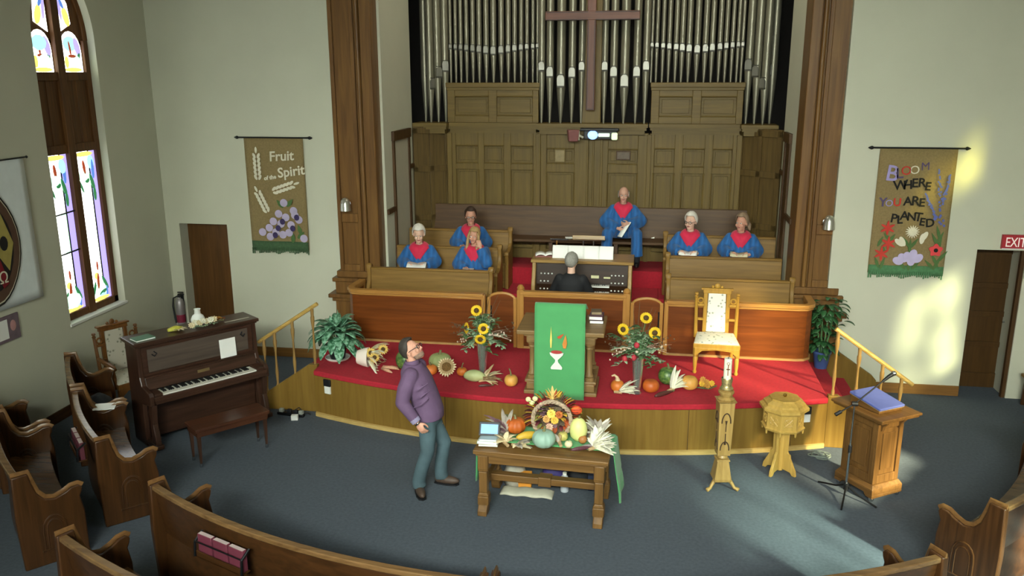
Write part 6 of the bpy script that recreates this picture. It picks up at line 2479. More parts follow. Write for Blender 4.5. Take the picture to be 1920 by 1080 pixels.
# the man standing in front of the platform, leaning back and looking up
def standing_man():
    root = thing('person', 'standing man in purple shirt and jeans leaning back and looking up', 'person', (-2.27, 8.36, 0), 0, None)
    # he faces +x; his right arm and leg are nearest the viewer (-y)
    ft = {-1: Vector((-0.09, -0.12, 0)), 1: Vector((0.12, 0.11, 0))}
    hip = Vector((-0.02, 0, 0.92))
    sh = Vector((-0.16, 0.0, 1.40))
    nk = Vector((-0.165, 0.0, 1.47))
    HC = Vector((-0.165, 0.0, 1.605))
    HM = Matrix.Translation(HC) @ RZ(PI / 2 - 0.12) @ RX(-0.62) @ SC(1.06, 1.06, 1.06)
    kn = {-1: Vector((0.01, -0.13, 0.50)), 1: Vector((0.14, 0.12, 0.50))}
    an = {-1: Vector((-0.10, -0.13, 0.09)), 1: Vector((0.09, 0.12, 0.09))}
    fd = {-1: Vector((0.45, -0.9, 0)).normalized(), 1: Vector((0.95, -0.1, 0)).normalized()}
    el = {-1: Vector((-0.22, -0.25, 1.10)), 1: Vector((-0.16, 0.26, 1.10))}
    wr = {-1: Vector((-0.05, -0.27, 0.88)), 1: Vector((0.02, 0.22, 0.90))}
    b = MB()
    M0 = Matrix.Translation(hip)

    def torso(mb, g, top=True):
        """rings along the leaning spine: depth in x, width in y"""
        data = [(0.86, 0.0, 0.125, 0.165), (0.95, -0.005, 0.128, 0.165), (1.06, -0.03, 0.12, 0.155), (1.18, -0.075, 0.122, 0.17), (1.30, -0.125, 0.122, 0.185), (1.38, -0.15, 0.100, 0.165), (1.43, -0.16, 0.07, 0.10)]
        if top:
            data.append((1.465, -0.162, 0.058, 0.062))
        ring_loft(mb, [(x, 0, z, a + g, c + g) for z, x, a, c in data], 24)
    torso(b, -0.02)
    capsule(b, [tuple(sh), tuple(nk), tuple(HC + Vector((-0.02, 0, -0.05)))], [0.06, 0.056, 0.056], 14)
    head_into(b, HM)
    for s in (-1, 1):
        S0 = Vector((-0.145, s * 0.175, 1.375))
        capsule(b, [tuple(S0), tuple(el[s])], [0.05, 0.042], 12)
        capsule(b, [tuple(el[s]), tuple(wr[s])], [0.042, 0.028], 12)
        capsule(b, [(0.0, s * 0.09, 0.88), tuple(kn[s])], [0.085, 0.056], 14)
        capsule(b, [tuple(kn[s]), tuple(an[s])], [0.054, 0.040], 14)
    hand_into(b, wr[-1], (0.55, -0.10, -0.80), (0.3, -0.9, 0.1), (0.9, -0.1, 0.5), 0.55, 1.08)
    hand_into(b, wr[1], (0.4, 0.0, -0.9), (0.2, 0.9, 0.1), (0.9, 0.1, 0.4), 0.6, 1.08)
    b.build('body', SKIN[1], root, smooth=180, remesh=0.007, relax=2)
    SHM = plain('purple_shirt', '#624a68', 0.8, 0.10, 8, bump=0.5, bscale=14)
    r = MB()
    torso(r, 0.042)
    for s in (-1, 1):
        S0 = Vector((-0.145, s * 0.165, 1.375))
        capsule(r, [tuple(S0), tuple((S0 + el[s]) / 2 + Vector((-0.012, s * 0.01, 0))), tuple(el[s])], [0.090, 0.086, 0.076], 14)
        capsule(r, [tuple(el[s]), tuple(el[s] + (wr[s] - el[s]) * 0.72)], [0.075, 0.060], 14)
    # folds pulled across the side and back
    for z, x0, x1 in ((1.24, -0.16, 0.05), (1.16, -0.12, 0.07), (1.07, -0.12, 0.06), (1.32, -0.24, -0.06)):
        r.tube([(x0, -0.185, z - 0.05), ((x0 + x1) / 2, -0.212, z), (x1, -0.175, z + 0.07)], [0.008, 0.016, 0.008], 8)
    r.build('shirt', SHM, root, smooth=180, remesh=0.010, relax=5)
    m = MB()
    m.tube([(-0.165, 0, 1.44), (-0.168, 0, 1.475), (-0.172, 0, 1.50)], [0.082, 0.074, 0.070], 18, False)
    m.prism([(-0.10, 1.47), (-0.055, 1.42), (-0.04, 1.33), (-0.085, 1.43)], -0.055, -0.045, 'y')
    m.prism([(-0.10, 1.47), (-0.055, 1.42), (-0.04, 1.33), (-0.085, 1.43)], 0.045, 0.055, 'y')
    m.build('collar', SHM, root, smooth=60, solid=0.010)
    m = MB()
    m.box(0.10, 0.118, -0.012, 0.012, 0.88, 1.02)
    m.tube([(0.123, -0.06, 0.86), (0.126, -0.05, 0.95), (0.108, -0.03, 1.04)], [0.028, 0.022, 0.010], 8)
    m.build('undershirt', plain('pale_lilac_cotton', '#b9b0cc', 0.85, 0.05), root, smooth=60, relax=0)
    for s in (-1, 1):
        m = MB()
        d = wr[s] - el[s]
        m.tube([tuple(el[s] + d * 0.66), tuple(el[s] + d * 0.80), tuple(el[s] + d * 0.93)], [0.056, 0.057, 0.052], 14)
        m.build('cuff', plain('lilac_cuff', '#8f87a6', 0.8, 0.08, 14), root, smooth=50, bevel=0.004)
    m = MB()
    d = (wr[-1] - el[-1]).normalized()
    m.tube([tuple(wr[-1] - d * 0.008), tuple(wr[-1] + d * 0.008)], [0.034, 0.034], 14)
    m.ell(tuple(wr[-1] + Vector((0.005, -0.032, 0.01))), (0.014, 0.008, 0.014), 10)
    m.build('wrist_watch', CHROME, root)
    JN = plain('blue_jeans', '#465a62', 0.85, 0.22, 5, bump=0.4, bscale=18)
    j = MB()
    ring_loft(j, [(0.0, 0, 0.80, 0.13, 0.17), (0.0, 0, 0.88, 0.135, 0.178), (-0.005, 0, 0.97, 0.13, 0.168)], 24)
    for s in (-1, 1):
        capsule(j, [(0.0, s * 0.092, 0.86), (0.01 + 0.03 * (s > 0), s * 0.105, 0.70), tuple(kn[s])], [0.105, 0.096, 0.078], 16)
        k2 = kn[s] * 0.45 + an[s] * 0.55
        j.tube([tuple(kn[s]), tuple(k2 + Vector((-0.015, 0, 0))), tuple(an[s] + Vector((0, 0, 0.05))), tuple(an[s] + Vector((0.01, 0, -0.02)))], [0.076, 0.074, 0.074, 0.080], 16)
    j.build('jeans', JN, root, smooth=180, remesh=0.011, relax=4)
    SHO = plain('brown_shoe', '#4a3a30', 0.55, 0.1)
    for s in (-1, 1):
        m = MB()
        f_ = fd[s]
        p = an[s].copy()
        a = math.atan2(f_.y, f_.x)
        M = T(p.x, p.y, 0) @ RZ(a)
        m.ell((0.075, 0, 0.048), (0.145, 0.050, 0.048), 16, M)
        m.ell((-0.015, 0, 0.062), (0.062, 0.047, 0.062), 14, M)
        sh_ = m.build('shoe', SHO, root, smooth=180, remesh=0.008, relax=2)
        m = MB()
        m.prism([(0.215, 0.0), (0.19, 0.042), (0.10, 0.055), (-0.02, 0.046), (-0.075, 0.03), (-0.075, -0.03), (-0.02, -0.046), (0.10, -0.055), (0.19, -0.042)], 0.0, 0.018, 'z', M)
        m.build('sole', BLACK, sh_, smooth=0)
    face_parts(root, HM)
    hair_shell(root, HM, plain('short_dark_hair', '#3a332e', 0.6, 0.2, 60), 0.072, 0.0, -0.075, 1.03, 1.03, seed=6)
    m = MB()

    def beard(u, v):
        a = -PI * 0.62 + 1.24 * PI * u
        return (0.064 * math.sin(a) * (1 - 0.25 * v), -0.026 - 0.068 * math.cos(a) * (1 - 0.1 * v), -0.058 - 0.045 * v)
    m.grid(beard, 16, 5, False, HM)
    m.build('beard', plain('stubble', '#8a6e5e', 0.8, 0.25, 60), root, smooth=180, solid=0.003)
    glasses(root, HM, BLACK)


standing_man()
# ------------------------------------------------------------------ plants, flowers and harvest things
def leaf_into(mb, base, dirv, L, w, droop=0.4, fold=0.15, up=None, n=6, tipw=0.0, curl=0.0):
    """one tapering leaf with thickness left to Solidify"""
    base, d = Vector(base), Vector(dirv).normalized()
    upv = Vector(up) if up else Vector((0, 0, 1))
    s = d.cross(upv)
    s = s.normalized() if s.length > 1e-4 else Vector((1, 0, 0))
    vs = []
    p = base.copy()
    dd = d.copy()
    for i in range(n + 1):
        t = i / n
        ww = w * (math.sin(PI * min(1, (t * 0.92 + 0.06))) ** 0.8) * 0.5 + 0.0008 + tipw * t
        nn = s.cross(dd).normalized()
        vs += [p - s * ww + nn * fold * ww, p.copy(), p + s * ww + nn * fold * ww]
        dd = (dd + Vector((0, 0, -droop / n)) + s * (curl / n)).normalized()
        p = p + dd * (L / n)
    fs = []
    for i in range(n):
        a = i * 3
        fs += [(a, a + 1, a + 4, a + 3), (a + 1, a + 2, a + 5, a + 4)]
    mb.add(vs, fs)


def variegated(name, rim, mid):
    if name in MATS:
        return MATS[name]
    m, nt, b = _new(name)
    v = _coord(nt)
    n = nt.nodes.new('ShaderNodeTexNoise')
    n.inputs['Scale'].default_value = 26
    n.inputs['Detail'].default_value = 3
    nt.links.new(v, n.inputs['Vector'])
    nt.links.new(_ramp(nt, n.outputs['Fac'], [(0.40, lin(rim)), (0.62, lin(mid))]), b.inputs['Base Color'])
    b.inputs['Roughness'].default_value = 0.4
    MATS[name] = m
    return m


LEAFV = variegated('variegated_leaf', '#28623f', '#86b498')
rg = random.Random(21)
b = thing('potted_plant', 'bushy variegated potted plant on the left corner of the platform', 'plant', (-4.17, 10.63, PH))
m = MB()
m.lathe([(0.0, 0), (0.155, 0.0), (0.175, 0.025), (0.168, 0.03), (0.15, 0.012), (0, 0.012)], 24)
m.build('saucer', WHITE, b)
m = MB()
m.lathe([(0.10, 0.012), (0.135, 0.19), (0.145, 0.20), (0.145, 0.225), (0.13, 0.225), (0.12, 0.19), (0, 0.185)], 24)
m.build('pot', BLACK, b)
m = MB()
for i in range(64):
    a = i * 2.399 + rg.random() * 0.4
    e = 0.25 + 1.05 * (i / 64) ** 0.8
    L = 0.34 - 0.08 * (i / 64) + 0.05 * rg.random()
    h = 0.20 + 0.20 * (i / 64) + 0.10 * rg.random()
    r_ = 0.05 + 0.10 * (1 - i / 64)
    m.cur = 0
    leaf_into(m, (r_ * math.cos(a), r_ * math.sin(a), h), (math.cos(a) * math.cos(e), math.sin(a) * math.cos(e), math.sin(e)), L, 0.125, 1.9, 0.2, n=7)
for x, y, h in ((-0.06, -0.02, 0.62), (0.02, 0.02, 0.70)):
    leaf_into(m, (x, y, 0.35), (x * 0.8, 0.0, 1), h - 0.35, 0.075 if x < 0 else 0.02, 0.05, 0.4, up=(0, 1, 0.2))
m.build('leaves', LEAFV, b, smooth=180, solid=0.003)
m = MB()
for i in range(10):
    a = i * 2.4
    m.tube([(0.03 * math.cos(a), 0.03 * math.sin(a), 0.18), (0.10 * math.cos(a), 0.10 * math.sin(a), 0.36), (0.14 * math.cos(a), 0.14 * math.sin(a), 0.44)], [0.008, 0.006, 0.004], 6)
m.build('stems', plain('plant_stem', '#4f7a4a', 0.6), b)

b = thing('potted_plant', 'tall green plant in a blue pot beside the right pilaster', 'plant', (2.53, 11.87, 0.44))
b.scale = (1, 1, 1.12)
m = MB()
m.lathe([(0.0, 0), (0.085, 0.0), (0.12, 0.19), (0.13, 0.20), (0.13, 0.225), (0.115, 0.225), (0.10, 0.18), (0, 0.18)], 24)
m.build('pot', plain('blue_glaze', '#3f5488', 0.35, 0.05), b)
m = MB()
for i in range(150):
    a = rg.random() * 2 * PI
    z = 0.20 + 0.70 * rg.random()
    r_ = 0.17 * math.sin(PI * min(1, (z - 0.05) / 0.95)) ** 0.6 * math.sqrt(rg.random()) + 0.02
    if z > 0.6 and math.cos(a) > 0.5 and rg.random() < 0.5:
        r_ += 0.09
    e = -0.2 + 1.0 * rg.random()
    leaf_into(m, (r_ * math.cos(a), 0.9 * r_ * math.sin(a), z), (math.cos(a) * math.cos(e), math.sin(a) * math.cos(e), math.sin(e)), 0.10 + 0.06 * rg.random(), 0.075, 1.0, 0.2, n=4)
m.build('leaves', plain('glossy_leaf', '#2f5c33', 0.4, 0.3, 30), b, smooth=180, solid=0.002)
m = MB()
for i in range(9):
    a = i * 2.4
    m.tube([(0.03 * math.cos(a), 0.03 * math.sin(a), 0.17), (0.09 * math.cos(a), 0.09 * math.sin(a), 0.5), (0.12 * math.cos(a), 0.12 * math.sin(a), 0.75)], [0.009, 0.007, 0.004], 6)
m.build('stems', plain('plant_stem', '#4f7a4a', 0.6), b)

SUNY = plain('sunflower_petal', '#e3bb1c', 0.6, 0.12, 20)
SUND = plain('sunflower_disc', '#4a3410', 0.8, 0.3, 60)
EUC = plain('eucalyptus', '#88a080', 0.6, 0.2, 20)
DGR = plain('dark_foliage', '#4c6a42', 0.6, 0.25, 20)
TWIG = plain('brown_twig', '#5e4a35', 0.8, 0.2, 20)
PALEF = plain('pale_blossom', '#d8c6b4', 0.7, 0.1, 20)
VGL = glass('clear_vase', '#dfe9e4', 0.03)


def sunflower(root, p, facing, r_=0.072):
    """yellow ray petals round a dark disc, facing a direction"""
    q = Vector(facing).to_track_quat('Z', 'Y').to_matrix().to_4x4()
    M = Matrix.Translation(p) @ q
    m = MB()
    for ring in range(2):
        for i in range(17):
            a = 2 * PI * (i + 0.5 * ring) / 17
            t = MB()
            leaf_into(t, (r_ * 0.42 * math.cos(a), r_ * 0.42 * math.sin(a), 0), (math.cos(a), math.sin(a), 0.25 + 0.25 * ring), r_ * 0.62, r_ * 0.34, 0.5, 0.2, n=4)
            m.add([tuple(M @ Vector(v)) for v in t.v], t.f)
    s = m.build('sunflower', SUNY, root, smooth=180, solid=0.0025)
    m = MB()
    m.ell((0, 0, 0.006), (r_ * 0.47, r_ * 0.47, 0.020), 16, M)
    m.build('flower_disc', SUND, s)


def bouquet(vlabel, blabel, loc, seed, suns, lean):
    v = thing('glass_vase', vlabel, 'vase', loc)
    m = MB()
    m.lathe([(0.0, 0), (0.055, 0.0), (0.058, 0.01), (0.040, 0.03), (0.046, 0.10), (0.070, 0.48), (0.074, 0.48), (0.064, 0.47), (0.040, 0.10), (0.0, 0.05)], 28, wob=lambda a, z: 1 + 0.05 * math.cos(8 * a))
    m.build('body', VGL, v)
    bq = thing('flower_bouquet', blabel, 'flowers', (loc[0], loc[1], loc[2] + 0.055))
    rg = random.Random(seed)
    m = MB()
    for i in range(9):
        a = rg.random() * 2 * PI
        m.tube([(0.012 * math.cos(a), 0.012 * math.sin(a), 0.01), (0.03 * math.cos(a), 0.03 * math.sin(a), 0.42), (0.10 * math.cos(a), 0.08 * math.sin(a), 0.70)], 0.005, 6)
    m.build('stems', DGR, bq)
    for p, fc in suns:
        sunflower(bq, p, fc)
        t = MB()
        t.tube([(0.01, 0.0, 0.42), (p[0] * 0.6, p[1] * 0.4, p[2] * 0.8), (p[0], p[1] + 0.02, p[2] - 0.012)], 0.006, 6)
        t.build('sunflower_stem', DGR, bq)
    # eucalyptus and leaf sprays
    for k in range(26):
        a = 2 * PI * k / 26 + rg.random() * 0.5
        e = (-0.2, 0.35, 0.8, 1.15, 1.35)[k % 5] + 0.25 * rg.random()
        L = 0.24 + 0.12 * rg.random() + 0.10 * (e > 0.7)
        d = Vector((math.cos(a) * math.cos(e), 0.6 * math.sin(a) * math.cos(e), math.sin(e)))
        p0 = Vector((0.02 * math.cos(a), 0.02 * math.sin(a), 0.47))
        m = MB()
        pts = [p0 + d * (L * t) + Vector((0, 0, -0.10 * t * t)) for t in (0, 0.25, 0.5, 0.75, 1)]
        m.tube(pts, [0.004, 0.004, 0.003, 0.003, 0.002], 5)
        for i in range(14):
            t = 0.2 + 0.8 * i / 13
            q = p0 + d * (L * t) + Vector((0, 0, -0.10 * t * t))
            a2 = rg.random() * 2 * PI
            leaf_into(m, q, (d.x * 0.4 + math.cos(a2), d.y * 0.4 + math.sin(a2), 0.5 * rg.random()), 0.06 + 0.04 * rg.random(), 0.044, 0.6, 0.2, n=3)
        m.build('leaf_spray', EUC if k % 2 else DGR, bq, smooth=180, solid=0.0015)
    # twiggy seed heads reaching out sideways
    for k, (dx, dz, n) in enumerate(((-1, 0.12, 20), (1, 0.18, 16), (0.9, -0.05, 10), (-0.8, -0.35, 8))):
        m = MB()
        p0 = Vector((0.03 * dx, 0, 0.52))
        for i in range(6):
            e = dz + 0.5 * (rg.random() - 0.5)
            m.tube([p0, p0 + Vector((dx * 0.18, -0.02, 0.18 * e + 0.05)), p0 + Vector((dx * (0.30 + 0.12 * rg.random()), -0.06 + 0.12 * rg.random(), 0.38 * e + 0.05))], [0.003, 0.002, 0.0015], 4)
        for i in range(n):
            t = 0.45 + 0.55 * rg.random()
            m.ell((p0.x + dx * 0.40 * t, -0.05 + 0.10 * rg.random(), p0.z + 0.05 + (dz + 0.55 * (rg.random() - 0.5)) * 0.38 * t), (0.010, 0.010, 0.012), 6)
        m.build('seed_spray', TWIG if k < 2 else PALEF, bq, smooth=180)
    m = MB()
    for i in range(5):
        a = -0.3 + 0.6 * i / 4 + 0.1 * rg.random() + lean
        h = 0.50 + 0.16 * rg.random()
        m.tube([(0.02 * i - 0.04, 0.02, 0.46), (0.02 * i - 0.04 + 0.3 * a * h, 0.03, 0.46 + 0.6 * h), (0.02 * i - 0.04 + 0.62 * a * h + 0.02 * math.sin(i * 3), 0.03, 0.46 + h)], [0.006, 0.005, 0.002], 5)
    m.build('bare_twigs', TWIG, bq)
    m = MB()
    for i in range(9):
        a = rg.random() * 2 * PI
        m.ell((0.13 * math.cos(a) + 0.02, -0.05 + 0.06 * math.sin(a), 0.50 + 0.16 * rg.random()), (0.020, 0.020, 0.016), 8)
    m.build('small_blossoms', PALEF, bq, smooth=180)
    return bq


bouquet('tall glass vase of sunflowers left of the pulpit', 'sunflower bouquet in the vase left of the pulpit', (-2.03, 10.20, PH), 5, (((-0.06, -0.05, 0.86), (0, -0.8, 0.5)), ((0.04, -0.11, 0.64), (0.15, -1, 0.15)), ((-0.19, -0.05, 0.62), (-0.9, -0.6, 0.1)), ((0.0, -0.12, 0.50), (0.1, -1, -0.3))), 0.25)
bq = bouquet('tall glass vase of sunflowers right of the pulpit', 'sunflower bouquet in the vase right of the pulpit', (-0.03, 9.93, PH), 11, (((0.08, -0.04, 0.93), (0.1, -0.7, 0.6)), ((-0.19, -0.06, 0.78), (-0.4, -1, 0.1)), ((0.19, -0.08, 0.76), (0.15, -1, 0.1))), 0.12)
m = MB()
for x, z in ((-0.16, 0.42), (-0.02, 0.60), (-0.05, 0.44)):
    m.ell((x, -0.10, z), (0.035, 0.03, 0.04), 10)
m.build('red_blossoms', plain('red_blossom', '#b0303c', 0.7, 0.15, 30), bq, smooth=180)


# ------------------------------------------------------------------ pumpkins and gourds
ORG = [plain('pumpkin_orange', '#c8702a', 0.5, 0.15, 9), plain('pumpkin_pale_orange', '#d09a4a', 0.5, 0.12, 9), plain('pumpkin_deep_orange', '#b85a1e', 0.5, 0.15, 9)]
GRNP = variegated('green_squash', '#3a5a2c', '#6e8a44')
PALG = plain('pale_green_pumpkin', '#96a06a', 0.5, 0.18, 9)
BLUP = plain('blue_grey_pumpkin', '#8fae9e', 0.5, 0.10, 9)
MEL = plain('pale_melon', '#aab07c', 0.5, 0.15, 9)
SPAG = plain('pale_yellow_squash', '#d6d98a', 0.45, 0.06, 9)
YSQ = plain('yellow_squash', '#d0a836', 0.45, 0.15, 9)
STEM = plain('pumpkin_stem', '#6d6a44', 0.8, 0.2, 20)
ONI = plain('brown_onion', '#a8703c', 0.45, 0.15, 20)
HUSK = [plain('husk_cream', '#d9c9a2', 0.85, 0.12, 20), plain('husk_white', '#e6e3cf', 0.85, 0.08, 20), plain('husk_grey', '#a39a8e', 0.85, 0.15, 20), plain('husk_mauve', '#7d5c66', 0.85, 0.2, 20), plain('husk_tan', '#b0946c', 0.85, 0.15, 20)]


def pumpkin(name, cat, label, loc, r_, h, mat, ribs=10, depth=0.10, stem=0.05, lean=(0.2, 0.0), group=None):
    b = thing(name, label, cat, loc, random.random() * 6, group)
    m = MB()
    prof = []
    k = 14
    for i in range(k + 1):
        t = PI * i / k
        z = h / 2 - h / 2 * math.cos(t)
        q = r_ * math.sin(t) ** 0.75
        if i > k - 3:
            z -= 0.06 * h * (i - (k - 3)) / 3 * (1 if ribs else 0)
        prof.append((max(q, 0.0), z))
    m.lathe(prof, 40, wob=lambda a, z: 1 - depth * (abs(math.sin(ribs * a / 2)) ** 0.5 < 0.45) * (1 - abs(math.sin(ribs * a / 2)) ** 0.5) if ribs else 1)
    m.build('body', mat, b, smooth=180)
    if stem:
        m = MB()
        z0 = h * 0.92
        m.tube([(0, 0, z0), (lean[0] * stem * 0.4, lean[1] * stem, z0 + stem * 0.6), (lean[0] * stem * 1.6, lean[1] * stem * 1.6, z0 + stem * 1.2)], [r_ * 0.16, r_ * 0.10, r_ * 0.11], 8)
        m.build('stem', STEM, b)
    return b


def long_squash(name, cat, label, loc, L, r_, mat, rz=0.0, curve=0.0, taper=0.5):
    b = thing(name, label, cat, (loc[0], loc[1], loc[2]), rz)
    m = MB()
    pts, rr = [], []
    for i in range(15):
        t = i / 14
        q = r_ * (math.sin(PI * (0.03 + 0.94 * t)) ** 0.55) * (1 - (1 - taper) * t)
        pts.append(((t - 0.5) * L, curve * math.sin(PI * t), q + 0.001 if False else r_ * 0.98 - (r_ - q) * 0.35))
        rr.append(max(q, 0.002))
    lowest = min(p[2] - q for p, q in zip(pts, rr))
    pts = [(p[0], p[1], p[2] - lowest) for p in pts]
    m.tube(pts, rr, 16)
    m.build('body', mat, b, smooth=180)
    m = MB()
    e = pts[-1]
    m.tube([e, (e[0] + 0.03, e[1], e[2] + 0.012)], [0.010, 0.007], 7)
    m.build('stem', STEM, b)
    return b


def husks(name, label, loc, rz, n, L, w, mats, spread=0.8, lift=0.5, seed=1, cob=None, cat='corn husks'):
    """bundle of dried corn leaves, cob showing when given"""
    b = thing(name, label, cat, loc, rz)
    rg = random.Random(seed)
    groups = [MB() for _ in mats]
    low = 0.0
    for i in range(n):
        a = (rg.random() - 0.5) * 2 * spread
        e = lift * rg.random()
        leaf_into(groups[i % len(mats)], (0.02 * (rg.random() - 0.5), 0.03 * (rg.random() - 0.5), 0.02 + 0.03 * rg.random()), (math.cos(a) * math.cos(e), math.sin(a) * math.cos(e), math.sin(e)), L * (0.6 + 0.5 * rg.random()), w, 0.5 * rg.random() + 0.3 * e, 0.5, n=6, curl=(rg.random() - 0.5) * 1.2)
    for g, mt in zip(groups, mats):
        for i, v in enumerate(g.v):
            if v[2] < 0.004:
                g.v[i] = (v[0], v[1], 0.004 + 0.004 * rg.random())
        g.build('husk_leaves', mt, b, smooth=180, solid=0.003)
    m = MB()
    m.tube([(-0.07, 0, 0.02), (0.03, 0, 0.03)], [0.016, 0.022], 8)
    m.build('stalk', HUSK[4], b)
    if cob:
        m = MB()
        m.tube([(-0.02, 0, 0.035), (0.06, 0, 0.04), (L * 0.75, 0.01, 0.032), (L * 0.85, 0.01, 0.028)], [0.018, 0.027, 0.022, 0.006], 14)
        m.build('cob', cob, b, smooth=180)
    return b


PZ = PH
# left row on the platform
def harvest_basket():
    b = thing('harvest_basket', 'white-rimmed basket on its side spilling corn and dried sunflowers', 'basket', (-3.64, 10.36, PZ), R(4))
    m = MB()
    prof = [(0.02, -0.10), (0.09, -0.06), (0.12, 0.0), (0.132, 0.10)]
    M = T(0, 0, 0.135) @ RY(PI / 2)
    m.lathe([(0.09, -0.14), (0.12, -0.06), (0.134, 0.0), (0.134, 0.015), (0.122, 0.015), (0.108, -0.06), (0.08, -0.13)], 24, M=M)
    m.build('rim', plain('white_wicker', '#e2d6ca', 0.7, 0.06), b)
    rg = random.Random(31)
    gs = [MB(), MB()]
    for i in range(26):
        a = rg.random() * 2 * PI
        r_ = 0.09 * math.sqrt(rg.random())
        leaf_into(gs[i % 2], (0.02, r_ * math.cos(a), 0.14 + r_ * math.sin(a)), (0.8, 0.9 * math.cos(a), 0.8 * math.sin(a) + 0.1), 0.20 + 0.12 * rg.random(), 0.035, 0.9, 0.5, n=6)
    for g, mt in zip(gs, (HUSK[0], HUSK[1])):
        for i, v in enumerate(g.v):
            if v[2] < 0.005:
                g.v[i] = (v[0], v[1], 0.005)
        g.build('husk_leaves', mt, b, smooth=180, solid=0.003)
    for p, f_ in (((0.06, -0.06, 0.22), (0.2, -1, 0.5)), ((0.12, -0.10, 0.17), (0.3, -1, 0.4)), ((0.22, -0.02, 0.26), (0.3, -0.8, 0.5))):
        m = MB()
        q = Matrix.Translation(p) @ Vector(f_).to_track_quat('Z', 'Y').to_matrix().to_4x4()
        for i in range(14):
            a = 2 * PI * i / 14
            t = MB()
            leaf_into(t, (0.025 * math.cos(a), 0.025 * math.sin(a), 0), (math.cos(a), math.sin(a), 0.4), 0.05, 0.024, 0.4, 0.2, n=3)
            m.add([tuple(q @ Vector(v)) for v in t.v], t.f)
        fl = m.build('dried_flower', plain('dried_yellow', '#d2b05c', 0.7, 0.15, 30), b, smooth=180, solid=0.003)
        m = MB()
        m.ell((0, 0, 0.006), (0.030, 0.030, 0.014), 12, q)
        m.build('flower_centre', SUND, fl)
    for a, l, y in ((0.35, 0.22, -0.11), (-0.6, 0.20, -0.13), (-0.25, 0.24, -0.05)):
        m = MB()
        m.tube([(0.22, y, 0.028), (0.22 + l * 0.6 * math.cos(a), y + l * 0.6 * math.sin(a), 0.026), (0.22 + l * math.cos(a), y + l * math.sin(a), 0.014)], [0.018, 0.024, 0.008], 10)
        m.build('corn_cob', plain('pink_corn', '#c8987a', 0.6, 0.2, 60), b, smooth=180)


harvest_basket()
pumpkin('green_squash', 'squash', 'large dark green squash right of the basket on the platform', (-3.10, 10.36, PZ), 0.145, 0.26, GRNP, 8, 0.10, 0.06)
pumpkin('pale_pumpkin', 'pumpkin', 'pale green ribbed pumpkin beside the man head on the platform', (-2.66, 10.45, PZ), 0.155, 0.21, PALG, 12, 0.10, 0.05)
pumpkin('orange_pumpkin', 'pumpkin', 'small bright orange pumpkin in front of the pale green pumpkin', (-2.72, 10.20, PZ), 0.085, 0.13, ORG[0], 0, 0, 0.04)


def straw_flower(label, loc, r_, mats, seed):
    b = thing('straw_flower', label, 'dried flower', loc)
    rg = random.Random(seed)
    q = T(0, 0, r_ * 1.02) @ Vector((0.1, -1, 0.35)).to_track_quat('Z', 'Y').to_matrix().to_4x4()
    for k, mt in enumerate(mats):
        m = MB()
        for i in range(22):
            a = 2 * PI * (i + 0.5 * k) / 22
            t = MB()
            leaf_into(t, (r_ * (0.45 - 0.15 * k) * math.cos(a), r_ * (0.45 - 0.15 * k) * math.sin(a), 0.02 * k), (math.cos(a), math.sin(a), 0.2 + 0.5 * rg.random()), r_ * (0.5 + 0.15 * rg.random()), r_ * 0.22, 0.3, 0.3, n=3)
            m.add([tuple(q @ Vector(v)) for v in t.v], t.f)
        m.build('petals', mt, b, smooth=180, solid=0.003)
    m = MB()
    m.ell((0, 0, 0.0), (r_ * 0.62, r_ * 0.62, r_ * 0.45), 16, q)
    m.build('flower_head', plain('dried_head', '#6e5228', 0.9, 0.4, 60), b, smooth=180)


straw_flower('round dried sunflower head with straw petals lying on the platform', (-2.50, 10.17, PZ), 0.125, (HUSK[0], HUSK[4]), 3)
pumpkin('orange_pumpkin', 'pumpkin', 'tiny orange pumpkin between the dried sunflower head and the melon', (-2.31, 10.22, PZ), 0.07, 0.11, ORG[0], 8, 0.08, 0.06)
long_squash('pale_melon', 'melon', 'pale greenish oblong melon at the foot of the left vase', (-2.10, 10.03, PZ), 0.28, 0.082, MEL, 0.0, 0, 0.9)
husks('corn_husks', 'pale corn husks right of the left vase on the platform', (-1.98, 10.02, PZ), 0.5, 22, 0.26, 0.05, (HUSK[0], HUSK[4]), 1.4, 0.9, 7)
long_squash('indian_corn', 'corn', 'dark dried corn cob in front of the left husks', (-1.93, 9.86, PZ), 0.17, 0.022, plain('dark_corn', '#4f2c26', 0.5, 0.3, 80), 0.35, 0, 0.6)
pumpkin('orange_pumpkin', 'pumpkin', 'orange pumpkin with tall stem left of the pulpit', (-1.61, 9.94, PZ), 0.088, 0.15, ORG[1], 9, 0.06, 0.08)
# right row
b = pumpkin('orange_gourd', 'gourd', 'orange gourd with a curled pale neck in front of the right vase', (-0.27, 9.95, PZ), 0.085, 0.15, ORG[0], 0, 0, 0)
m = MB()
m.tube([(0, 0, 0.14), (-0.01, 0, 0.19), (-0.04, 0, 0.215), (-0.075, 0, 0.20)], [0.035, 0.020, 0.014, 0.010], 10)
m.build('neck', plain('gourd_neck', '#cdb08a', 0.6), b)
b.rotation_euler = (0, 0, 0)
husks('corn_husks', 'white corn husk lying in front of the right vase', (-0.24, 9.86, PZ), -0.22, 14, 0.27, 0.055, (HUSK[1],), 0.5, 0.9, 12)
pumpkin('orange_pumpkin', 'pumpkin', 'orange pumpkin just right of the right vase', (0.14, 10.0, PZ), 0.105, 0.165, ORG[2], 9, 0.07, 0.0)
pumpkin('green_squash', 'squash', 'dark green squash with yellow patch behind the white husks', (0.36, 10.32, PZ), 0.13, 0.22, GRNP, 8, 0.10, 0.06)
husks('corn_husks', 'upright white corn husk bundle between the green squash and the orange pumpkin', (0.40, 10.06, PZ), 0.75, 26, 0.27, 0.06, (HUSK[1], HUSK[1]), 0.5, 1.3, 17)
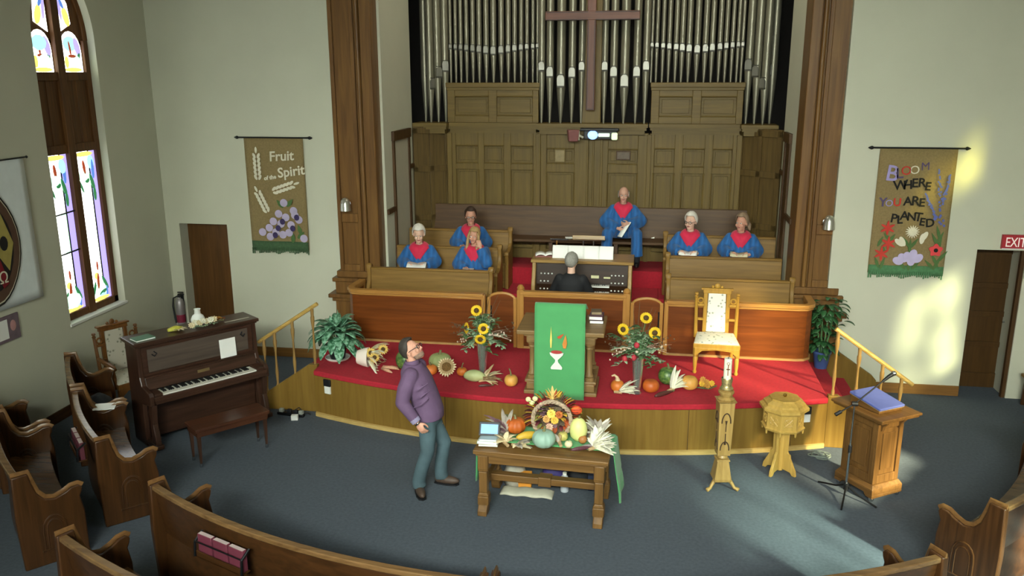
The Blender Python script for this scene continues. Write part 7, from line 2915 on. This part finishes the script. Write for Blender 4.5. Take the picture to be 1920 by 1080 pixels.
long_squash('indian_corn', 'corn', 'dark dried corn cob at the platform edge, left of the white husks', (0.30, 9.90, PZ), 0.30, 0.035, plain('dark_corn', '#4f2c26', 0.5, 0.3, 80), 0.75, 0, 0.6)
pumpkin('orange_pumpkin', 'pumpkin', 'pale orange pumpkin right of the upright white husks', (0.62, 10.16, PZ), 0.105, 0.18, ORG[1], 9, 0.05, 0.0)
b = thing('flower_cluster', 'cluster of small yellow silk flowers left of the candle stand', 'flowers', (0.86, 10.16, PZ))
rg = random.Random(8)
for i in range(8):
    p = Vector((0.10 * (rg.random() - 0.5) * 2, 0.05 * (rg.random() - 0.5) * 2, 0.05 + 0.10 * rg.random()))
    m = MB()
    q = Matrix.Translation(p) @ Vector((rg.random() - 0.5, -1, 0.6)).to_track_quat('Z', 'Y').to_matrix().to_4x4()
    for k in range(8):
        a = 2 * PI * k / 8
        t = MB()
        leaf_into(t, (0.008 * math.cos(a), 0.008 * math.sin(a), 0), (math.cos(a), math.sin(a), 0.5), 0.034, 0.024, 0.4, 0.2, n=3)
        m.add([tuple(q @ Vector(v)) for v in t.v], t.f)
    m.ell((0, 0, 0.006), (0.010, 0.010, 0.008), 8, q)
    m.build('flower', plain('silk_yellow_%d' % (i % 2), ('#d8ac38', '#c08a3a')[i % 2], 0.7, 0.15, 30), b, smooth=180, solid=0.002)
m = MB()
for i in range(8):
    a = rg.random() * 2 * PI
    m.tube([(0.12 * math.cos(a) * 0.3 - 0.03, 0.02, 0.008), (0.10 * math.cos(a), 0.04 * math.sin(a), 0.07)], 0.004, 5)
m.tube([(-0.22, 0.02, 0.03), (0, 0, 0.02)], [0.012, 0.006], 6)
m.build('stems', DGR, b)

# ------------------------------------------------------------------ on the communion table
TZ = 0.7505
TM = Matrix.Translation((-0.955, 8.16, 0)) @ RZ(R(-3.2))
# books and tablet at the left end
for i, (w, d, h, c, rz, lb) in enumerate(((0.20, 0.26, 0.020, '#b9b8a8', 0.05, 'lowest pale book of the stack under the tablet'), (0.21, 0.25, 0.030, '#cfcfc6', -0.05, 'middle white binder of the stack under the tablet'), (0.18, 0.24, 0.022, '#9fb0b2', 0.02, 'topmost grey-blue book of the stack under the tablet'))):
    z = TZ - 0.003 + (0, 0.021, 0.052)[i]
    b = thing('book', lb, 'book', (-1.535, 8.05, z), rz)
    m = MB()
    m.box(-w / 2, w / 2, -d / 2, d / 2, 0, 0.003)
    m.box(-w / 2, w / 2, -d / 2, d / 2, h - 0.003, h)
    m.box(-w / 2, -w / 2 + 0.003, -d / 2, d / 2, 0, h)
    m.build('cover', plain('table_book_%d' % i, c, 0.6, 0.05), b, smooth=0)
    m = MB()
    m.box(-w / 2 + 0.003, w / 2 - 0.004, -d / 2 + 0.004, d / 2 - 0.004, 0.003, h - 0.003)
    m.build('pages', PAPER, b, smooth=0)
b = thing('tablet', 'black-framed tablet with glowing blue screen propped on the books', 'tablet', (-1.535, 8.02, TZ + 0.072), 0.05)
b.scale = (1.15, 1.15, 1.15)
Mt = RX(-0.55)
m = MB()
m.box(-0.096, 0.096, 0.0, 0.010, 0.0, 0.128, Mt)
m.build('frame', BLACK, b, bevel=0.003)
m = MB()
m.box(-0.078, 0.078, -0.0015, 0.0, 0.020, 0.106, Mt)
m.build('screen', glow('blue_screen', '#6d9be0', 1.0), b)
m = MB()
m.prism([(0.012, 0.0), (0.10, 0.0), (0.068, 0.09), (0.060, 0.09)], -0.05, 0.05, 'x')
m.build('stand', BLACK, b)
# purple leaves and husks
husks('corn_husks', 'mauve dried corn leaves behind the tablet', (-1.38, 8.20, TZ), 2.6, 40, 0.28, 0.055, (HUSK[3], HUSK[2]), 1.6, 1.1, 3)
husks('corn_husks', 'cream corn husk at the front edge right of the book stack', (-1.36, 7.98, TZ), 2.2, 16, 0.15, 0.05, (HUSK[0],), 1.6, 1.0, 4)
husks('corn_husks', 'greyish corn husk lying at the front edge left of the blue-grey pumpkin', (-1.22, 7.93, TZ), -0.5, 16, 0.16, 0.05, (HUSK[2], HUSK[0]), 1.2, 0.8, 6)
pumpkin('orange_pumpkin', 'pumpkin', 'deep orange pumpkin on the left half of the table', (-1.30, 8.31, TZ), 0.115, 0.17, ORG[2], 10, 0.10, 0.04)
b = thing('glass_jar', 'small clear glass standing at the back of the table', 'glass', (-1.42, 8.40, TZ))
m = MB()
m.lathe([(0.0, 0.0), (0.030, 0.0), (0.038, 0.09), (0.041, 0.15), (0.037, 0.15), (0.033, 0.09), (0.026, 0.012), (0.0, 0.012)], 20)
m.build('body', glass('jar_glass', '#bfe0d0', 0.03), b)
long_squash('yellow_squash', 'squash', 'yellow oblong squash lying between the orange and blue-grey pumpkins', (-1.14, 8.16, TZ), 0.27, 0.052, YSQ, 0.55, 0.0, 0.7)
pumpkin('blue_pumpkin', 'pumpkin', 'blue-grey pumpkin at the front middle of the table', (-0.955, 8.00, TZ), 0.122, 0.185, BLUP, 12, 0.12, 0.05)


def cornucopia():
    b = thing('cornucopia', 'wicker cornucopia basket filled with flowers at the middle of the table', 'basket', (-0.90, 8.38, TZ))
    b.scale = (1.1, 1.1, 1.1)
    WK = plain('grey_wicker', '#8a7762', 0.8, 0.3, 50, bump=0.6, bscale=120)
    # horn: mouth to the front, tail curling up behind
    pts, rr = [], []
    for i in range(16):
        t = i / 15
        pts.append((0.04 * t * t, -0.12 + 0.42 * t, 0.185 + 0.02 * t + 0.10 * t ** 4))
        rr.append(0.175 * (1 - t) ** 0.75 + 0.012)
    m = MB()
    m.tube(pts, rr, 28, False)
    o = m.build('horn', WK, b, smooth=180, solid=0.012)
    m = MB()
    ring = [(0.182 * math.cos(2 * PI * i / 32), -0.125 + 0.008 * math.sin(i * 5), 0.187 + 0.182 * math.sin(2 * PI * i / 32)) for i in range(32)]
    m.tube(ring, 0.020, 8, False, closed=True)
    for k in range(2):
        ring = [((0.184 + 0.014 * math.sin(i * 1.5 + k * PI)) * math.cos(2 * PI * i / 64), -0.138 + 0.010 * math.cos(i * 1.5 + k * PI), 0.187 + (0.184 + 0.014 * math.sin(i * 1.5 + k * PI)) * math.sin(2 * PI * i / 64)) for i in range(64)]
        m.tube(ring, 0.010, 6, False, closed=True)
    m.build('braided_rim', plain('pale_wicker', '#a8937c', 0.8, 0.25, 50), b)
    rg = random.Random(14)
    cols = [plain('leaf_maroon', '#5c1f26', 0.7, 0.2, 30), plain('leaf_gold', '#d2a83a', 0.7, 0.2, 30), plain('leaf_rust', '#a84a22', 0.7, 0.2, 30), HUSK[3], plain('leaf_olive', '#7d7a3a', 0.7, 0.2, 30)]
    gs = [MB() for _ in cols]
    for i in range(60):
        a = rg.random() * 2 * PI
        r_ = 0.15 * math.sqrt(rg.random())
        k = i % 5 if r_ > 0.07 else (0 if i % 2 else 3)
        leaf_into(gs[k], (r_ * math.cos(a), -0.10 + 0.05 * rg.random(), 0.19 + r_ * math.sin(a)), (0.7 * math.cos(a), -0.9, 0.7 * math.sin(a)), 0.07 + 0.03 * rg.random(), 0.05, 0.4, 0.3, n=3)
    # leaves round the outside of the mouth
    for i in range(46):
        a = -0.35 + (PI + 0.7) * i / 45
        k = (1, 2, 0, 4, 1)[i % 5] if 0.5 < a < PI - 0.5 else (0, 2, 0, 1)[i % 4]
        leaf_into(gs[k], (0.19 * math.cos(a), -0.09 + 0.06 * rg.random(), 0.187 + 0.19 * math.sin(a)), (math.cos(a) * 1.0, -0.25 + 0.3 * rg.random(), math.sin(a) + 0.1), 0.07 + 0.04 * rg.random(), 0.05, 0.5, 0.3, n=4)
    for g, mt in zip(gs, cols):
        g.build('autumn_leaves', mt, b, smooth=180, solid=0.002)
    for p, c, r_ in (((0.0, -0.16, 0.26), '#e2c65c', 0.042), ((0.03, -0.17, 0.20), '#d8b048', 0.036), ((-0.05, -0.15, 0.20), '#c89a58', 0.034), ((-0.015, -0.175, 0.13), '#e0b8a0', 0.034), ((0.07, -0.15, 0.25), '#b0602c', 0.034)):
        m = MB()
        q = Matrix.Translation(p) @ Vector((rg.random() * 0.6 - 0.3, -1, 0.35)).to_track_quat('Z', 'Y').to_matrix().to_4x4()
        for ring in range(2):
            for k in range(10):
                a = 2 * PI * (k + 0.5 * ring) / 10
                t = MB()
                leaf_into(t, (0.006 * math.cos(a), 0.006 * math.sin(a), 0.004 * ring), (math.cos(a), math.sin(a), 0.3 + 0.5 * ring), r_, r_ * 0.55, 0.3, 0.2, n=3)
                m.add([tuple(q @ Vector(v)) for v in t.v], t.f)
        m.ell((0, 0, 0.008), (r_ * 0.25, r_ * 0.25, 0.008), 8, q)
        m.build('silk_flower', plain('silk_' + c[1:], c, 0.7, 0.12, 30), b, smooth=180, solid=0.002)
    # spiky gold star of leaves at the top
    m = MB()
    for i in range(9):
        a = PI / 2 + (i - 4) * 0.33
        leaf_into(m, (0.01 * (i - 4), -0.09, 0.36), (math.cos(a) * 0.9, -0.15, math.sin(a)), 0.17 - 0.018 * abs(i - 4), 0.035, 0.25, 0.3, n=5)
    m.build('gold_spray', plain('gold_leaf', '#dcc078', 0.6, 0.12, 30), b, smooth=180, solid=0.002)
    m = MB()
    for x, z in ((-0.20, 0.33), (-0.17, 0.37), (-0.235, 0.36)):
        m.ell((x, -0.08, z), (0.028, 0.02, 0.026), 10)
    m.build('cream_blossoms', plain('cream_blossom', '#dcdca0', 0.7, 0.1, 30), b, smooth=180)
    m = MB()
    m.ell((0.23, -0.06, 0.27), (0.055, 0.035, 0.045), 14)
    m.build('orange_blossom', plain('orange_blossom', '#c8481e', 0.7, 0.15, 30), b, smooth=180)


cornucopia()
b = thing('spaghetti_squash', 'pale yellow oval squash standing right of the cornucopia', 'squash', (-0.615, 8.22, TZ), 0.2)
m = MB()
m.lathe([(0.0, 0.0), (0.05, 0.005), (0.085, 0.05), (0.095, 0.11), (0.085, 0.18), (0.058, 0.225), (0.028, 0.245), (0.0, 0.248)], 28)
m.build('body', SPAG, b, smooth=180)
m = MB()
m.tube([(0, 0, 0.243), (0.006, 0, 0.262), (0.012, 0, 0.275)], [0.013, 0.009, 0.011], 8)
m.build('stem', STEM, b)
for lab, x, y, r_, mt, nm in (('small white apple at the front of the table, right of the blue-grey pumpkin', -0.70, 8.02, 0.042, plain('pale_apple', '#d8d2a8', 0.4, 0.1, 12), 'apple'),
                              ('brown onion right of the standing pale squash, the left one of two', -0.565, 8.15, 0.048, ONI, 'onion'), ('brown onion right of the standing pale squash, the right one of two', -0.46, 8.17, 0.048, ONI, 'onion'),
                              ('red apple behind the two brown onions', -0.47, 8.32, 0.045, plain('red_apple', '#9c3426', 0.4, 0.15, 12), 'apple')):
    b = thing(nm, lab, nm, (x, y, TZ), 0.3)
    m = MB()
    m.lathe([(0.0, 0.006), (r_ * 0.5, 0.0), (r_ * 0.9, r_ * 0.5), (r_, r_ * 1.0), (r_ * 0.8, r_ * 1.55), (r_ * 0.35, r_ * 1.75), (0.0, r_ * 1.68)], 18)
    m.build('body', mt, b, smooth=180)
    m = MB()
    m.tube([(0, 0, r_ * 1.66), (0.004, 0, r_ * 2.0)], [0.004, 0.003], 6)
    m.build('stem', STEM, b)
pumpkin('gourd', 'gourd', 'mottled gold gourd between the cornucopia and the standing squash', (-0.775, 8.18, TZ), 0.052, 0.10, plain('mottled_gourd', '#b9ad62', 0.5, 0.3, 25), 8, 0.06, 0.03)
husks('corn_husks', 'tan corn husk at the foot of the cornucopia, beside the blue-grey pumpkin', (-0.80, 8.07, TZ), 1.9, 10, 0.12, 0.035, (HUSK[4], HUSK[2]), 0.7, 1.2, 26)
long_squash('indian_corn', 'corn', 'purple-brown corn cob lying at the front right of the table', (-0.56, 7.98, TZ), 0.24, 0.026, plain('plum_corn', '#56303a', 0.4, 0.3, 80), 0.45, 0, 0.6)
long_squash('indian_corn', 'corn', 'greyish corn cob beside the big white husk bundle', (-0.485, 8.045, TZ), 0.22, 0.026, plain('grey_corn', '#8d8486', 0.4, 0.25, 80), 0.5, 0, 0.6)
husks('corn_husks', 'big white corn husk bundle at the front right corner of the table', (-0.43, 8.00, TZ), 0.6, 80, 0.22, 0.06, (HUSK[1], HUSK[1]), 1.6, 1.2, 21)
husks('corn_husks', 'grey-white corn husks at the back right of the table', (-0.40, 8.28, TZ), 2.2, 44, 0.22, 0.055, (HUSK[2], HUSK[1]), 1.2, 1.2, 23)

# ------------------------------------------------------------------ stored under the table
b = thing('cloth_bundle', 'grey-white folded cloth cone standing under the left half of the table', 'cloth', (-1.36, 8.62, 0.0))
m = MB()
m.lathe([(0.13, 0.0), (0.13, 0.10), (0.10, 0.20), (0.04, 0.29), (0.0, 0.30)], 16, wob=lambda a, z: 1 + 0.12 * math.sin(3 * a + 5 * z))
m.build('cloth', plain('grey_white_cloth', '#a8a294', 0.9, 0.1, 12), b, smooth=180)
b = thing('orange_box', 'small orange box standing under the table', 'box', (-1.24, 8.56, 0), 0.05)
m = MB()
m.box(-0.085, 0.085, -0.05, 0.05, 0, 0.16)
m.build('carton', plain('orange_card', '#d08a2c', 0.6, 0.08), b, bevel=0.006)
m = MB()
m.box(-0.085, 0.085, -0.0505, 0.0505, 0.13, 0.135)
m.build('lid_seam', plain('orange_dark', '#8a5a1c', 0.6), b)


def bag(label, loc, w, d, h, mat, seed):
    b = thing('bag', label, 'bag', loc, 0.1)
    m = MB()
    m.lathe([(0.0, 0), (0.9, 0.0), (1.0, 0.1), (1.02, 0.45), (0.85, 0.8), (0.6, 1.0), (0.0, 0.94)], 20, sx=1, sy=1, wob=lambda a, z: 1 + 0.07 * math.sin(4 * a + seed + 6 * z))
    m.v = [(x * w / 2, y * d / 2, z * h) for x, y, z in m.v]
    m.build('body', mat, b, smooth=180)
    m = MB()
    m.tube([(-w * 0.2, 0, h * 0.94), (-w * 0.15, 0, h * 1.22), (w * 0.15, 0, h * 1.22), (w * 0.2, 0, h * 0.94)], 0.010, 7)
    m.build('handle', BLACK, b)


bag('purple-blue bag standing under the middle of the table', (-0.92, 8.68, 0), 0.26, 0.18, 0.26, plain('purple_nylon', '#3a3270', 0.6, 0.15, 10), 1)
bag('black bag standing under the right half of the table', (-0.62, 8.74, 0), 0.30, 0.18, 0.26, plain('black_nylon', '#16171c', 0.6, 0.15, 10), 3)
b = thing('water_bottle', 'translucent white bottle standing under the table between two bags', 'bottle', (-0.78, 8.50, 0))
m = MB()
m.lathe([(0.0, 0), (0.042, 0.0), (0.045, 0.01), (0.045, 0.15), (0.036, 0.18), (0.020, 0.195), (0.020, 0.20), (0, 0.20)], 18)
m.build('body', plain('milky_plastic', '#aeb4ba', 0.35, 0.03), b)
m = MB()
m.cyl((0, 0, 0.20), (0, 0, 0.225), 0.023, n=14)
m.build('cap', WHITE, b)
b = thing('navy_box', 'dark navy storage case under the right end of the table', 'box', (-0.43, 8.62, 0), 0.05)
m = MB()
m.box(-0.10, 0.10, -0.08, 0.08, 0, 0.24)
m.build('case', plain('navy_case', '#252c44', 0.6, 0.1), b, bevel=0.01)
m = MB()
m.box(-0.102, 0.102, -0.082, 0.082, 0.19, 0.20)
m.build('lid', BLACK, b)
b = thing('folded_cloth', 'pale folded cloth lying on the floor under the table', 'cloth', (-1.18, 8.38, 0), -0.03)
m = MB()
m.grid(lambda u, v: (0.29 * (u - 0.5) * 2, 0.10 * (v - 0.5) * 2, 0.012 + 0.03 * math.sin(PI * u) ** 0.4 * math.sin(PI * v) ** 0.5 + 0.006 * math.sin(u * 17)), 22, 8)
m.build('cloth', plain('pale_cloth', '#b5b3a0', 0.9, 0.08, 12), b, smooth=180, solid=0.012)

# ------------------------------------------------------------------ on the piano lid
b = thing('corn_cob', 'yellow silk corn and gourd lying on the piano lid', 'decoration', on_piano(-0.22, 0.10, 1.346), pa)
m = MB()
m.tube([(-0.10, 0, 0.03), (0, 0.01, 0.035), (0.09, 0.02, 0.03)], [0.02, 0.036, 0.012], 12)
m.build('gourd', plain('lime_gourd', '#c2c04a', 0.5, 0.15, 20), b, smooth=180)
m = MB()
for i in range(9):
    a = i * 0.7
    leaf_into(m, (0.04, -0.02, 0.02), (math.cos(a), math.sin(a), 0.35), 0.10, 0.03, 0.4, 0.3, n=4)
m.v = [(x, y, max(z, 0.004)) for x, y, z in m.v]
m.build('leaves', HUSK[0], b, smooth=180, solid=0.002)
b = thing('silk_flowers', 'cream silk flowers around the white vase on the piano lid', 'flowers', on_piano(0.10, 0.03, 1.346), pa)
rg = random.Random(41)
for i in range(7):
    p = Vector((-0.14 + 0.05 * i, 0.03 * (rg.random() - 0.5), 0.04 + 0.05 * rg.random()))
    q = Matrix.Translation(p) @ Vector((rg.random() - 0.5, -0.8, 0.8)).to_track_quat('Z', 'Y').to_matrix().to_4x4()
    m = MB()
    for k in range(9):
        a = 2 * PI * k / 9
        t = MB()
        leaf_into(t, (0.008 * math.cos(a), 0.008 * math.sin(a), 0), (math.cos(a), math.sin(a), 0.5), 0.040, 0.026, 0.3, 0.2, n=3)
        m.add([tuple(q @ Vector(v)) for v in t.v], t.f)
    m.ell((0, 0, 0.004), (0.012, 0.012, 0.010), 8, q)
    m.build('flower', HUSK[1] if i % 2 else HUSK[0], b, smooth=180, solid=0.002)
m = MB()
for i in range(12):
    a = rg.random() * 2 * PI
    leaf_into(m, (-0.15 + 0.30 * i / 11, 0, 0.02), (math.cos(a), math.sin(a), 0.3), 0.08, 0.03, 0.3, 0.3, n=3)
m.v = [(x, y, max(z, 0.004)) for x, y, z in m.v]
m.build('leaves', EUC, b, smooth=180, solid=0.002)
b = thing('silk_spray', 'rust and yellow silk leaves right of the white vase on the piano lid', 'flowers', on_piano(0.33, 0.12, 1.346), pa)
for k, c in enumerate(('#a85a22', '#d0a03a', '#7c3a1c')):
    m = MB()
    for i in range(12):
        a = rg.random() * 2 * PI
        leaf_into(m, (0.09 * (rg.random() - 0.5) * 2, 0.03 * (rg.random() - 0.5) * 2, 0.03), (math.cos(a), math.sin(a), 0.3 + rg.random()), 0.06, 0.045, 0.5, 0.3, n=3)
    m.v = [(x, y, max(z, 0.004)) for x, y, z in m.v]
    m.build('leaves', plain('silk_leaf_%d' % k, c, 0.7, 0.2, 30), b, smooth=180, solid=0.002)
m = MB()
m.tube([(-0.1, 0, 0.012), (0.1, 0, 0.012)], 0.006, 5)
m.build('stem', STEM, b)
